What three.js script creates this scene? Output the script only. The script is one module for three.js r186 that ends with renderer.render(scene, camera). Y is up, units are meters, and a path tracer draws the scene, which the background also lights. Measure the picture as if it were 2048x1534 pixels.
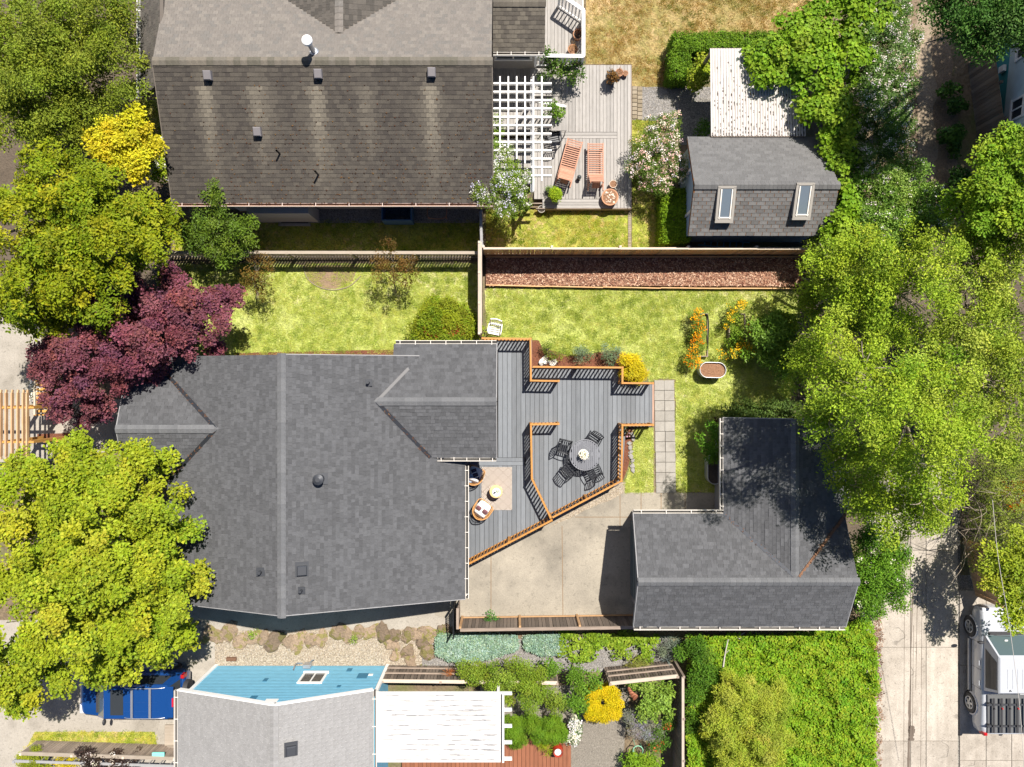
import * as THREE from 'three';
import { Sky } from 'three/addons/objects/Sky.js';

// ---------- camera, sky, sun, exposure ----------
const V = THREE.Vector3, HC = 30, SC = 0.0205;           // camera height, metres per photograph pixel on the ground
const scene = new THREE.Scene();
const camera = new THREE.PerspectiveCamera(2 * Math.atan(767 * SC / HC) * 180 / Math.PI, 1024 / 767, 0.1, 600);
camera.position.set(0, HC, 0); camera.up.set(0, 0, -1); camera.lookAt(0, 0, 0);
const SUN = new V(0.297, 1, -0.472).normalize();
const sky = new Sky(); sky.name = 'sky'; sky.scale.setScalar(1000);
Object.assign(sky.material.uniforms.turbidity, { value: 1.2 });
sky.material.uniforms.rayleigh.value = 0.55; sky.material.uniforms.mieCoefficient.value = 0.002;
sky.material.uniforms.sunPosition.value.copy(SUN); scene.add(sky);
scene.environmentIntensity = 0.1;
const sun = new THREE.DirectionalLight(0xfff7ec, 5); sun.name = 'sun';
sun.position.copy(SUN).multiplyScalar(80); sun.castShadow = true; sun.shadow.radius = 1;
Object.assign(sun.shadow.camera, { left: -32, right: 32, top: 32, bottom: -32, near: 1, far: 160 });
sun.shadow.mapSize.set(4096, 4096); scene.add(sun, sun.target);
const renderer = new THREE.WebGLRenderer({ antialias: true });
renderer.toneMapping = THREE.LinearToneMapping; renderer.toneMappingExposure = 1.8;
renderer.shadowMap.enabled = true;

// ---------- helpers ----------
let seed = 12345;
const R = () => { seed = (seed + 0x6d2b79f5) | 0; let t = Math.imul(seed ^ (seed >>> 15), 1 | seed); t = (t + Math.imul(t ^ (t >>> 7), 61 | t)) ^ t; return ((t ^ (t >>> 14)) >>> 0) / 4294967296; };
const rr = (a, b) => a + (b - a) * R(), pick = (a) => a[Math.floor(R() * a.length)], TAU = Math.PI * 2;
const clamp = (x, a = 0, b = 1) => Math.min(b, Math.max(a, x)), mix = (a, b, t) => a + (b - a) * t, sst = (a, b, x) => { const t = clamp((x - a) / (b - a)); return t * t * (3 - 2 * t); };
const P = (x, y, h = 0) => new V((x - 1024) * SC * (1 - h / HC), h, (y - 767) * SC * (1 - h / HC));   // a surveyed point: where it shows on the photograph and its height above ground
const D = (px, h = 0) => px * SC * (1 - h / HC);
const C = (hex) => new THREE.Color(hex);
const hash = (x, y, s) => { let h = Math.imul(x, 374761393) ^ Math.imul(y, 668265263) ^ Math.imul(s, 1274126177); h = Math.imul(h ^ (h >>> 13), 1274126177); return ((h ^ (h >>> 16)) >>> 0) / 4294967296; };
function noise(x, y, per = 0, s = 0) {
  const ix = Math.floor(x), iy = Math.floor(y), fx = x - ix, fy = y - iy, u = fx * fx * (3 - 2 * fx), v = fy * fy * (3 - 2 * fy);
  const w = per ? (n) => ((n % per) + per) % per : (n) => n, a = w(ix), b = w(ix + 1), c = w(iy), d = w(iy + 1);
  return mix(mix(hash(a, c, s), hash(b, c, s), u), mix(hash(a, d, s), hash(b, d, s), u), v);
}
const fbm = (x, y, per = 0, oct = 4, s = 0) => { let t = 0, a = 0.5, n = 0; for (let i = 0; i < oct; i++) { t += a * noise(x, y, per, s + i); n += a; a *= 0.5; x *= 2; y *= 2; per *= 2; } return t / n; };
// a texture computed over a tile of given metres: fn(u, v, f) with u, v in 0..1 and f(frequency, octaves, seed) periodic noise; returns linear rgb plus height
function tex(size, tile, fn, tileV = tile) {
  const c = new Uint8Array(size * size * 4), b = new Uint8Array(size * size * 4), g = (x) => Math.round(255 * clamp(x <= 0.0031308 ? x * 12.92 : 1.055 * Math.pow(x, 1 / 2.4) - 0.055));
  for (let j = 0; j < size; j++) for (let i = 0; i < size; i++) {
    const u = (i + 0.5) / size, v = (j + 0.5) / size, o = fn(u, v, (fr, oc = 3, s = 0, fy = fr) => fbmA(u * fr, v * fy, fr, fy, oc, s)), k = (j * size + i) * 4;
    c[k] = g(o[0]); c[k + 1] = g(o[1]); c[k + 2] = g(o[2]); c[k + 3] = 255;
    b[k] = b[k + 1] = b[k + 2] = Math.round(255 * clamp(o[3] ?? 0.5)); b[k + 3] = 255;
  }
  const t = [c, b].map((d, i) => { const q = new THREE.DataTexture(d, size, size); q.wrapS = q.wrapT = THREE.RepeatWrapping; q.magFilter = THREE.LinearFilter; q.minFilter = THREE.LinearMipmapLinearFilter; q.generateMipmaps = true; q.repeat.set(1 / tile, 1 / tileV); if (!i) q.colorSpace = THREE.SRGBColorSpace; q.needsUpdate = true; return q; });
  return { map: t[0], bumpMap: t[1] };
}
function noiseA(x, y, px, py, s) {
  const ix = Math.floor(x), iy = Math.floor(y), fx = x - ix, fy = y - iy, u = fx * fx * (3 - 2 * fx), v = fy * fy * (3 - 2 * fy);
  const a = ix % px, b = (ix + 1) % px, c = iy % py, d = (iy + 1) % py;
  return mix(mix(hash(a, c, s), hash(b, c, s), u), mix(hash(a, d, s), hash(b, d, s), u), v);
}
function fbmA(x, y, px, py, oct, s) { let t = 0, a = 0.5, n = 0; for (let i = 0; i < oct; i++) { t += a * noiseA(x, y, px, py, s + i * 7); n += a; a *= 0.5; x *= 2; y *= 2; px *= 2; py *= 2; } return t / n; }
const M = (o) => new THREE.MeshStandardMaterial({ roughness: 0.85, bumpScale: 0.003, ...o });
const mul = (c, k) => c.map((x) => x * k), lerp3 = (a, b, t) => a.map((x, i) => mix(x, b[i], t));
const lin = (r, g, b) => new THREE.Color().setRGB(r, g, b);

// ---------- geometry helpers: all return non-indexed geometries with uv in metres ----------
function muv(g, swap = false) {
  if (g.index) g = g.toNonIndexed();
  if (!g.attributes.normal) g.computeVertexNormals();
  const p = g.attributes.position, n = g.attributes.normal, uv = new Float32Array(p.count * 2), ox = R() * 7, oy = R() * 7;
  for (let i = 0; i < p.count; i += 3) {
    let ax = 0, ay = 0, az = 0; for (let k = 0; k < 3; k++) { ax += Math.abs(n.getX(i + k)); ay += Math.abs(n.getY(i + k)); az += Math.abs(n.getZ(i + k)); }
    for (let k = 0; k < 3; k++) {
      const x = p.getX(i + k), y = p.getY(i + k), z = p.getZ(i + k);
      let a, b; if (ay >= ax && ay >= az) { a = x; b = z; } else if (ax >= az) { a = y; b = z; } else { a = x; b = y; }
      uv[(i + k) * 2] = (swap ? b : a) + ox; uv[(i + k) * 2 + 1] = (swap ? a : b) + oy;
    }
  }
  g.setAttribute('uv', new THREE.BufferAttribute(uv, 2)); return g;
}
const box = (w, h, d, x = 0, y = 0, z = 0, ry = 0, swap) => { const g = muv(new THREE.BoxGeometry(w, h, d), swap); if (ry) g.rotateY(ry); return g.translate(x, y, z); };
// a box with its top edges chamfered, base at y = 0
function slab(w, h, d, c = 0.01, swap) {
  const a = w / 2, b = d / 2, q = [[-a, 0, -b], [a, 0, -b], [a, 0, b], [-a, 0, b], [-a, h - c, -b], [a, h - c, -b], [a, h - c, b], [-a, h - c, b], [-a + c, h, -b + c], [a - c, h, -b + c], [a - c, h, b - c], [-a + c, h, b - c]];
  const f = []; const quad = (i, j, k, l) => f.push(i, j, k, i, k, l);
  for (let i = 0; i < 4; i++) { const j = (i + 1) % 4; quad(j, i, i + 4, j + 4); quad(j + 4, i + 4, i + 8, j + 8); }
  quad(11, 10, 9, 8); quad(0, 1, 2, 3);
  const g = new THREE.BufferGeometry(); g.setAttribute('position', new THREE.Float32BufferAttribute(f.flatMap((i) => q[i]), 3)); g.computeVertexNormals(); return muv(g, swap);
}
function bar(a, b, w, h, twist) {   // a box from a to b, w across (horizontal), h tall
  const d = b.clone().sub(a), L = d.length(), z = d.normalize(), up = Math.abs(z.y) > 0.95 ? new V(1, 0, 0) : new V(0, 1, 0), x = up.clone().cross(z).normalize(), y = z.clone().cross(x);
  const g = muv(new THREE.BoxGeometry(w, h, L)); if (twist) g.rotateZ(twist);
  return g.applyMatrix4(new THREE.Matrix4().makeBasis(x, y, z).setPosition(a.clone().add(b).multiplyScalar(0.5)));
}
const tube = (pts, r, n = 6, seg) => muv(new THREE.TubeGeometry(new THREE.CatmullRomCurve3(pts), seg ?? Math.max(4, pts.length * 4), r, n, false));
function taper(pts, r0, r1, n = 7) {   // a tapered limb through points
  const c = new THREE.CatmullRomCurve3(pts), seg = Math.max(4, pts.length * 3), g = new THREE.TubeGeometry(c, seg, 1, n, false), p = g.attributes.position;
  for (let i = 0; i <= seg; i++) { const o = c.getPointAt(i / seg), r = mix(r0, r1, i / seg); for (let j = 0; j <= n; j++) { const k = i * (n + 1) + j; p.setXYZ(k, o.x + (p.getX(k) - o.x) * r, o.y + (p.getY(k) - o.y) * r, o.z + (p.getZ(k) - o.z) * r); } }
  g.computeVertexNormals(); return muv(g);
}
const lathe = (pts, n = 28) => muv(new THREE.LatheGeometry(pts.map(([x, y]) => new THREE.Vector2(x, y)), n));
const cyl = (r0, r1, h, n = 20, x = 0, y = 0, z = 0) => muv(new THREE.CylinderGeometry(r1, r0, h, n)).translate(x, y + h / 2, z);
function merge(list) {
  let n = 0; list = list.filter(Boolean).map((g) => g.index ? g.toNonIndexed() : g); for (const g of list) n += g.attributes.position.count;
  const p = new Float32Array(n * 3), nn = new Float32Array(n * 3), u = new Float32Array(n * 2); let k = 0;
  for (const g of list) { p.set(g.attributes.position.array, k * 3); nn.set(g.attributes.normal.array, k * 3); if (g.attributes.uv) u.set(g.attributes.uv.array, k * 2); k += g.attributes.position.count; }
  const g = new THREE.BufferGeometry(); g.setAttribute('position', new THREE.BufferAttribute(p, 3)); g.setAttribute('normal', new THREE.BufferAttribute(nn, 3)); g.setAttribute('uv', new THREE.BufferAttribute(u, 2)); return g;
}
// a prism over a polygon of points [x, z], from y0 to y1
function prism(poly, y0, y1, swap) {
  let pts = poly.map((q) => q.isVector3 ? [q.x, q.z] : q); let ar = 0; pts.forEach(([x, z], i) => { const [a, b] = pts[(i + 1) % pts.length]; ar += x * b - a * z; }); if (ar < 0) pts = pts.slice().reverse();
  const v2 = pts.map(([x, z]) => new THREE.Vector2(x, z)), tri = THREE.ShapeUtils.triangulateShape(v2, []), f = [];
  for (const [a, b, c] of tri) { for (const i of [a, c, b]) f.push(pts[i][0], y1, pts[i][1]); for (const i of [a, b, c]) f.push(pts[i][0], y0, pts[i][1]); }
  pts.forEach(([x, z], i) => { const [a, b] = pts[(i + 1) % pts.length]; f.push(x, y0, z, x, y1, z, a, y1, b, x, y0, z, a, y1, b, a, y0, b); });
  const g = new THREE.BufferGeometry(); g.setAttribute('position', new THREE.Float32BufferAttribute(f, 3)); g.computeVertexNormals(); return muv(g, swap);
}
const taken = new Map();
const numbered = (n) => { const k = taken.get(n) ?? 0; taken.set(n, k + 1); return k ? n + '_' + String(k).padStart(3, '0') : n; };
function tag(o, label, category, group, kind) { if (label) o.userData.label = label; if (category) o.userData.category = category; if (group) o.userData.group = group; if (kind) o.userData.kind = kind; return o; }
function T(name, label, category, pos = [0, 0, 0], turn = 0, group) {
  const o = new THREE.Group(); o.name = numbered(name); scene.add(o); pos.isVector3 ? o.position.copy(pos) : o.position.set(...pos); o.rotation.y = turn; return tag(o, label, category, group);
}
function part(name, g, m, parent, label, kind) { const o = new THREE.Mesh(Array.isArray(g) ? merge(g) : g, m); o.name = name; parent.add(o); if (label) o.userData.label = label; if (kind) o.userData.kind = kind; return o; }
function top(name, g, m, label, category, group, kind) { const o = new THREE.Mesh(Array.isArray(g) ? merge(g) : g, m); o.name = numbered(name); scene.add(o); return tag(o, label, category, group, kind); }
function copyOf(o, pos, turn, label) { const c = o.clone(); c.userData = { ...o.userData }; c.name = numbered(o.name.replace(/_\d{3}$/, '')); scene.add(c); c.position.set(...(pos.isVector3 ? pos.toArray() : pos)); c.rotation.y = turn; if (label) c.userData.label = label; return c; }
// a flat sheet of the setting, outline in surveyed points
function sheet(name, poly, y, m, swap, kind = 'structure', jag = 0) {
  let pts = poly.map(([x, z]) => P(x, z));
  if (jag) { const out = []; pts.forEach((a, i) => { const b = pts[(i + 1) % pts.length], n = Math.max(1, Math.round(a.distanceTo(b) / 0.35)); for (let k = 0; k < n; k++) { const q = a.clone().lerp(b, k / n); q.x += rr(-jag, jag); q.z += rr(-jag, jag); out.push(q); } }); pts = out; }
  const s = new THREE.Shape(pts.map((p) => new THREE.Vector2(p.x, p.z))), g = new THREE.ShapeGeometry(s), p = g.attributes.position, uv = g.attributes.uv, n = g.attributes.normal;
  for (let i = 0; i < p.count; i++) { const x = p.getX(i), z = p.getY(i); p.setXYZ(i, x, y, z); n.setXYZ(i, 0, 1, 0); uv.setXY(i, swap ? z : x, swap ? x : z); }
  for (let i = 0; i < g.index.count; i += 3) { const a = g.index.getX(i); g.index.setX(i, g.index.getX(i + 1)); g.index.setX(i + 1, a); }
  const o = new THREE.Mesh(g, m); o.name = numbered(name); o.userData.kind = kind; scene.add(o); return o;
}
const inPoly = (x, y, q) => { let c = false; for (let i = 0, j = q.length - 1; i < q.length; j = i++) { const [a, b] = q[i], [d, e] = q[j]; if ((b > y) !== (e > y) && x < (d - a) * (y - b) / (e - b) + a) c = !c; } return c; };

// ---------- materials ----------
const W = (a, b, o = {}) => {   // wood: grain along v
  const t = tex(512, 1.2, (u, v, f) => { const g = f(96, 2, o.s ?? 1, 4), k = f(6, 3, 5), s = f(24, 2, 9, 2), kn = f(200, 1, 3, 12); return [...lerp3(a, b, clamp(g * 0.7 + k * 0.5 + s * 0.35 - 0.3)), g * 0.6 + kn * 0.4]; });
  return M({ ...t, bumpScale: o.bump ?? 0.003, roughness: o.rough ?? 0.8 });
};
const tint = (m, k) => { const c = m.clone(); c.color = Array.isArray(k) ? lin(...k) : lin(k, k, k); return c; };
const tones = (m, ks) => ks.map((k) => tint(m, k));
const grain = tex(256, 0.35, (u, v, f) => { const n = f(96, 2, 4), k = f(8, 3, 8); const q = 0.82 + (n - 0.5) * 0.5 + (k - 0.5) * 0.3; return [q, q, q, n]; });
const shingleMat = (c) => M({ map: grain.map, bumpMap: grain.bumpMap, bumpScale: 0.004, color: lin(...c), roughness: 0.95 });
const MT = {};
MT.soil = M({ ...tex(1024, 14, (u, v, f) => { const n = f(160, 3), k = f(12, 4, 3), g = f(40, 3, 8); return [...lerp3(lerp3([0.09, 0.065, 0.04], [0.2, 0.15, 0.09], n), [0.1, 0.12, 0.03], sst(0.45, 0.65, k) * 0.6 * g * 1.6), n]; }), bumpScale: 0.03 });
const grassTex = (a, b, c, dry, s) => tex(1024, 11, (u, v, f) => {
  const n = f(220, 2, s), m = f(38, 4, s + 3), k = f(9, 4, s + 5), w = f(80, 3, s + 9);
  let q = lerp3(mul(a, 0.9), b, clamp(m * 1.5 - 0.25)); q = lerp3(q, c, sst(0.5, 0.72, k) * 0.55); q = lerp3(q, dry, sst(0.56, 0.75, w * 0.6 + f(5, 3, s + 2) * 0.45) * 0.8);
  return [...mul(q, 0.6 + n * 0.8), n];
});
MT.lawn = M({ ...grassTex([0.24, 0.275, 0.06], [0.35, 0.39, 0.1], [0.37, 0.4, 0.125], [0.4, 0.37, 0.19], 11), bumpScale: 0.04, roughness: 1 });
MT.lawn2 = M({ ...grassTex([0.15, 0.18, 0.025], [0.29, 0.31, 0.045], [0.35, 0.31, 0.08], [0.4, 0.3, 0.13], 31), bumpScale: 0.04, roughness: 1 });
MT.dry = M({ ...grassTex([0.2016, 0.1848, 0.0504], [0.3192, 0.2352, 0.1008], [0.3864, 0.2688, 0.126], [0.4368, 0.3108, 0.1596], 51), bumpScale: 0.04, roughness: 1 });
const conc = (base, dark, s, tile = 9) => M({ ...tex(1024, tile, (u, v, f) => { const n = f(300, 2, s), k = f(5, 5, s + 1), m = f(22, 4, s + 4), st = sst(0.55, 0.75, f(9, 4, s + 8)), sp = sst(0.8, 0.9, f(140, 1, s + 2)); let q = lerp3(base, dark, clamp(k * 0.9 + m * 0.5 - 0.35 + st * 0.35)); q = mul(q, 0.86 + n * 0.26 - sp * 0.18); return [...q, n]; }), bumpScale: 0.004, roughness: 0.92 });
MT.conc = conc([0.325, 0.2925, 0.2366], [0.182, 0.1651, 0.1352], 3);
MT.concGrey = conc([0.3528, 0.3248, 0.28], [0.224, 0.2038, 0.1702], 13);
MT.alley = M({ ...tex(1024, 7, (u, v, f) => { const n = f(300, 2, 23), k = f(6, 5, 24), m = f(26, 4, 27), w = f(40, 3, 31, 4), sp = sst(0.72, 0.85, f(120, 2, 25)), cr = sst(0.02, 0.0, Math.abs(f(7, 4, 41) - 0.5)) * sst(0.5, 0.6, f(3, 2, 45)); let q = lerp3([0.43, 0.39, 0.335], [0.22, 0.192, 0.158], clamp(k * 0.8 + m * 0.55 + w * 0.5 - 0.55)); q = mul(q, 0.8 + n * 0.36 - sp * 0.3 - cr * 0.45); return [...q, n - cr * 0.5]; }), bumpScale: 0.005, roughness: 0.95 });
MT.path = conc([0.3, 0.285, 0.255], [0.21, 0.1965, 0.1725], 33, 3);
const stones = (cols, s, tile = 3, cells = 110) => M({ ...tex(1024, tile, (u, v) => {
  const x = u * cells, y = v * cells, ix = Math.floor(x), iy = Math.floor(y); let d1 = 9, d2 = 9, id = 0;
  for (let j = -1; j <= 1; j++) for (let i = -1; i <= 1; i++) { const a = (ix + i + cells) % cells, b = (iy + j + cells) % cells, dx = ix + i + hash(a, b, s) - x, dy = iy + j + hash(a, b, s + 1) - y, d = dx * dx + dy * dy; if (d < d1) { d2 = d1; d1 = d; id = hash(a, b, s + 2); } else if (d < d2) d2 = d; }
  const e = clamp((Math.sqrt(d2) - Math.sqrt(d1)) * 3), c = cols[Math.floor(id * cols.length)]; return [...mul(c, 0.75 + 0.5 * ((id * 37) % 1)), e * (0.4 + id * 0.6)];
}), bumpScale: 0.015, roughness: 0.95 });
MT.gravelTan = stones([[0.32, 0.265, 0.19], [0.4, 0.345, 0.26], [0.24, 0.2, 0.15], [0.44, 0.39, 0.32], [0.36, 0.29, 0.22]], 1);
MT.gravelGrey = stones([[0.216, 0.208, 0.2], [0.288, 0.276, 0.264], [0.168, 0.16, 0.152], [0.256, 0.236, 0.208]], 2);
MT.gravelFine = stones([[0.246, 0.2214, 0.1845], [0.2952, 0.2706, 0.2296], [0.1968, 0.1763, 0.1476], [0.2706, 0.2419, 0.1968]], 5, 2, 120);
MT.gravelDark = stones([[0.2, 0.19, 0.17], [0.28, 0.27, 0.24], [0.15, 0.14, 0.13]], 3);
MT.mulch = M({ ...tex(512, 2.5, (u, v, f) => { const n = f(70, 3, 2, 46), k = f(12, 3, 6); return [...lerp3([0.09, 0.045, 0.028], [0.34, 0.185, 0.12], clamp(n * 1.2 - 0.1 + k * 0.2 - 0.1)), n]; }), bumpScale: 0.03, roughness: 1 });
MT.redMulch = M({ ...tex(512, 2, (u, v, f) => { const n = f(90, 3, 2, 60), k = f(9, 3, 6); return [...lerp3([0.07, 0.025, 0.013], [0.2, 0.075, 0.04], clamp(n * 1.1 - 0.05 + k * 0.2 - 0.1)), n]; }), bumpScale: 0.02, roughness: 1 });
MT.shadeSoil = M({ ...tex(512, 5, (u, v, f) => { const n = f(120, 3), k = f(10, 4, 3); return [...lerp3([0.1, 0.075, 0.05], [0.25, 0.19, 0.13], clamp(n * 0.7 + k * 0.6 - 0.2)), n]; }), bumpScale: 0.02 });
MT.deck = W([0.1160, 0.1282, 0.1427], [0.1589, 0.1736, 0.1915], { bump: 0.0015, rough: 0.7 });
MT.deckTones = tones(MT.deck, [0.86, 0.94, 1, 1.06, 1.14]);
MT.greyDeck = W([0.2349, 0.2228, 0.2066], [0.3402, 0.324, 0.3078], { s: 4 });
MT.greyDeckTones = tones(MT.greyDeck, [0.88, 0.95, 1, 1.04, 1.1]);
MT.cedar = W([0.34, 0.145, 0.025], [0.48, 0.225, 0.045], { s: 7, rough: 0.6 });
MT.fenceWood = W([0.5124, 0.2806, 0.122], [0.7564, 0.488, 0.2562], { s: 12 });
MT.fenceTones = tones(MT.fenceWood, [0.75, 0.9, 1, 1.1, [1.05, 0.95, 0.85]]);
MT.oldWood = W([0.17, 0.13, 0.1], [0.32, 0.26, 0.21], { s: 17 });
MT.oldTones = tones(MT.oldWood, [0.7, 0.85, 1, 1.15]);
MT.paleWood = W([0.42, 0.35, 0.27], [0.6, 0.52, 0.43], { s: 21 });
MT.arbor = W([0.42, 0.25, 0.12], [0.58, 0.4, 0.24], { s: 23 });
MT.teak = W([0.34, 0.16, 0.1], [0.52, 0.29, 0.2], { s: 27 });
MT.teakTones = tones(MT.teak, [0.88, 1, 1.1]);
MT.redDeck = W([0.18, 0.065, 0.03], [0.26, 0.1, 0.05], { s: 29 });
MT.redDeckTones = tones(MT.redDeck, [0.92, 1, 1.08]);
MT.gold = W([0.4, 0.2, 0.04], [0.56, 0.31, 0.08], { s: 33 });
MT.white = M({ color: lin(0.8, 0.8, 0.78), roughness: 0.5 });
MT.whiteWood = M({ ...tex(256, 2, (u, v, f) => { const q = 0.72 + f(40, 3, 3, 6) * 0.12; return [q, q, q * 0.98, f(60, 2)]; }), bumpScale: 0.002, roughness: 0.6 });
MT.gutter = M({ color: lin(0.7, 0.66, 0.6), roughness: 0.5 });
MT.litter = M({ ...tex(256, 1, (u, v, f) => { const n = f(40, 3); return [...lerp3([0.06, 0.03, 0.02], [0.24, 0.12, 0.06], n), n]; }), bumpScale: 0.02 });
MT.blackMetal = M({ color: lin(0.012, 0.013, 0.016), roughness: 0.45, metalness: 0.3 });
MT.furn = M({ color: lin(0.02, 0.022, 0.027), roughness: 0.35, metalness: 0.2 });
MT.darkMetal = M({ color: lin(0.05, 0.055, 0.065), roughness: 0.4, metalness: 0.6 });
MT.flash = M({ color: lin(0.1, 0.1, 0.103), roughness: 0.6, metalness: 0.2 });
MT.steel = M({ color: lin(0.5, 0.52, 0.55), roughness: 0.4, metalness: 0.8 });
MT.vent = M({ color: lin(0.05, 0.054, 0.062), roughness: 0.5, metalness: 0.3 });
MT.wallGrey = M({ ...tex(256, 2, (u, v, f) => { const q = 0.24 + f(30, 3) * 0.04; return [q, q, q * 1.02, 0.5]; }), roughness: 0.8 });
MT.wallBrown = M({ ...tex(256, 2, (u, v, f) => { const q = 0.3 + f(30, 3) * 0.06; return [q, q * 0.95, q * 0.88, 0.5]; }), roughness: 0.8 });
MT.wallBlue = M({ ...tex(512, 4, (u, v, f) => { const q = 0.9 + f(24, 4, 5) * 0.2 + (f(120, 2, 2, 8) - 0.5) * 0.1; return [0.15 * q, 0.39 * q, 0.54 * q, 0.5]; }), roughness: 0.75 });
MT.patchBlue = M({ color: lin(0.03, 0.16, 0.27), roughness: 0.7 });
MT.teal = M({ color: lin(0.03, 0.22, 0.24), roughness: 0.6 });
MT.paleBlue = M({ ...tex(256, 3, (u, v, f) => { const q = 0.85 + f(12, 4) * 0.3; return [0.42 * q, 0.53 * q, 0.56 * q, 0.5]; }), roughness: 0.6 });
MT.trim = M({ color: lin(0.74, 0.74, 0.72), roughness: 0.5 });
MT.glass = M({ color: lin(0.03, 0.035, 0.04), roughness: 0.06, metalness: 0 });
MT.skyGlass = M({ color: lin(0.16, 0.2, 0.24), roughness: 0.12, metalness: 0.25 });
MT.terra = M({ ...tex(256, 1, (u, v, f) => { const n = f(30, 3); return [...lerp3([0.36, 0.17, 0.09], [0.5, 0.27, 0.16], n), n]; }), roughness: 0.85 });
MT.pot = M({ color: lin(0.06, 0.07, 0.07), roughness: 0.4 });
MT.bark = M({ ...tex(256, 0.8, (u, v, f) => { const n = f(40, 3, 1, 10); return [...lerp3([0.06, 0.045, 0.03], [0.2, 0.16, 0.12], n), n]; }), bumpScale: 0.02 });
MT.twig = M({ color: lin(0.24, 0.2, 0.15), roughness: 0.9 });
MT.deadwood = M({ color: lin(0.46, 0.43, 0.39), roughness: 0.9 });
MT.potsoil = M({ ...tex(256, 1, (u, v, f) => { const n = f(50, 3); return [...lerp3([0.13, 0.06, 0.03], [0.33, 0.18, 0.1], n), n]; }), bumpScale: 0.03 });
MT.darkSoil = M({ ...tex(256, 1, (u, v, f) => { const n = f(50, 3); return [...lerp3([0.03, 0.024, 0.018], [0.1, 0.08, 0.06], n), n]; }), bumpScale: 0.03 });
MT.gutterIn = M({ color: lin(0.05, 0.048, 0.045), roughness: 0.8 });

// ---------- foliage ----------
function sprig(n, rad, len, wid, flat = 0.5, up = 1.2, curl = 0.2) {   // a spray of n folded leaves round the origin
  const f = [], nv = new V(), d = new V(), s = new V();
  for (let i = 0; i < n; i++) {
    const a = R() * TAU, q = Math.sqrt(R()) * rad, b = new V(Math.cos(a) * q, rr(-1, 1) * rad * flat, Math.sin(a) * q);
    nv.set(rr(-1, 1), up + rr(-0.3, 0.5), rr(-1, 1)).normalize(); const a2 = a + rr(-1.2, 1.2); d.set(Math.cos(a2), rr(-0.5, 0.2), Math.sin(a2)); d.addScaledVector(nv, -d.dot(nv)).normalize(); s.crossVectors(d, nv);
    const L = len * rr(0.7, 1.2), w = wid * rr(0.7, 1.2) / 2, m = b.clone().addScaledVector(d, L * 0.45), r = m.clone().addScaledVector(s, w).addScaledVector(nv, w * curl), l = m.clone().addScaledVector(s, -w).addScaledVector(nv, w * curl), t = b.clone().addScaledVector(d, L).addScaledVector(nv, -L * 0.1);
    for (const p of [b, r, t, b, t, l]) f.push(p.x, p.y, p.z);
  }
  const g = new THREE.BufferGeometry(); g.setAttribute('position', new THREE.Float32BufferAttribute(f, 3)); g.computeVertexNormals(); return g;
}
const leafMat = new THREE.MeshPhysicalMaterial({ color: 0xffffff, roughness: 0.6, transmission: 0.28, thickness: 0, specularIntensity: 0.3, side: THREE.DoubleSide }); leafMat.name = 'leaf';
const gloss = new THREE.MeshPhysicalMaterial({ color: 0xffffff, roughness: 0.45, transmission: 0.25, thickness: 0, specularIntensity: 0.3, side: THREE.DoubleSide });
const petalMat = new THREE.MeshPhysicalMaterial({ color: 0xffffff, roughness: 0.9, transmission: 0.3, thickness: 0, specularIntensity: 0.2, side: THREE.DoubleSide });
const bladeMat = new THREE.MeshPhysicalMaterial({ color: 0xffffff, roughness: 0.8, transmission: 0.3, thickness: 0, specularIntensity: 0.2, side: THREE.DoubleSide });
const SP = {
  maple: [sprig(15, 0.17, 0.105, 0.1), sprig(15, 0.17, 0.105, 0.1)],
  jmaple: [sprig(20, 0.16, 0.085, 0.075, 0.35, 1.0), sprig(20, 0.16, 0.085, 0.075, 0.35, 1.0)],
  frond: [sprig(17, 0.2, 0.12, 0.075, 0.3, 1.4), sprig(17, 0.2, 0.12, 0.075, 0.3, 1.4)],
  small: [sprig(20, 0.15, 0.07, 0.04, 0.7, 0.7), sprig(20, 0.15, 0.07, 0.04, 0.7, 0.7)],
  alder: [sprig(20, 0.2, 0.09, 0.055, 0.6, 0.5), sprig(20, 0.2, 0.09, 0.055, 0.6, 0.5)],
  ivy: [sprig(9, 0.16, 0.13, 0.14, 0.35, 1.6), sprig(9, 0.16, 0.13, 0.14, 0.35, 1.6)],
  laurel: [sprig(12, 0.16, 0.14, 0.06, 0.5, 1.0), sprig(12, 0.16, 0.14, 0.06, 0.5, 1.0)],
  box: [sprig(20, 0.1, 0.055, 0.045, 0.5, 1.3), sprig(20, 0.1, 0.055, 0.045, 0.5, 1.3)],
  needle: [sprig(24, 0.12, 0.1, 0.028, 0.6, 0.9), sprig(24, 0.12, 0.1, 0.028, 0.6, 0.9)],
  blade: [sprig(14, 0.07, 0.3, 0.02, 0.2, 0.5)],
  petal: [sprig(9, 0.055, 0.04, 0.038, 0.5, 1.0)],
};
function tuft(n, rad, h, w) { const f = []; for (let i = 0; i < n; i++) { const a = R() * TAU, q = Math.sqrt(R()) * rad, x = Math.cos(a) * q, z = Math.sin(a) * q, b = R() * TAU, l = h * rr(0.5, 1.2), k = rr(0.5, 1.3), tx = x + Math.cos(b) * l * k, tz = z + Math.sin(b) * l * k, sx = -Math.sin(b) * w, sz = Math.cos(b) * w; f.push(x - sx, -0.005, z - sz, x + sx, -0.005, z + sz, tx, l, tz); } const g = new THREE.BufferGeometry(); g.setAttribute('position', new THREE.Float32BufferAttribute(f, 3)); g.computeVertexNormals(); return g; }
SP.tuft = [tuft(14, 0.09, 0.055, 0.006), tuft(14, 0.09, 0.055, 0.006)];
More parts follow.
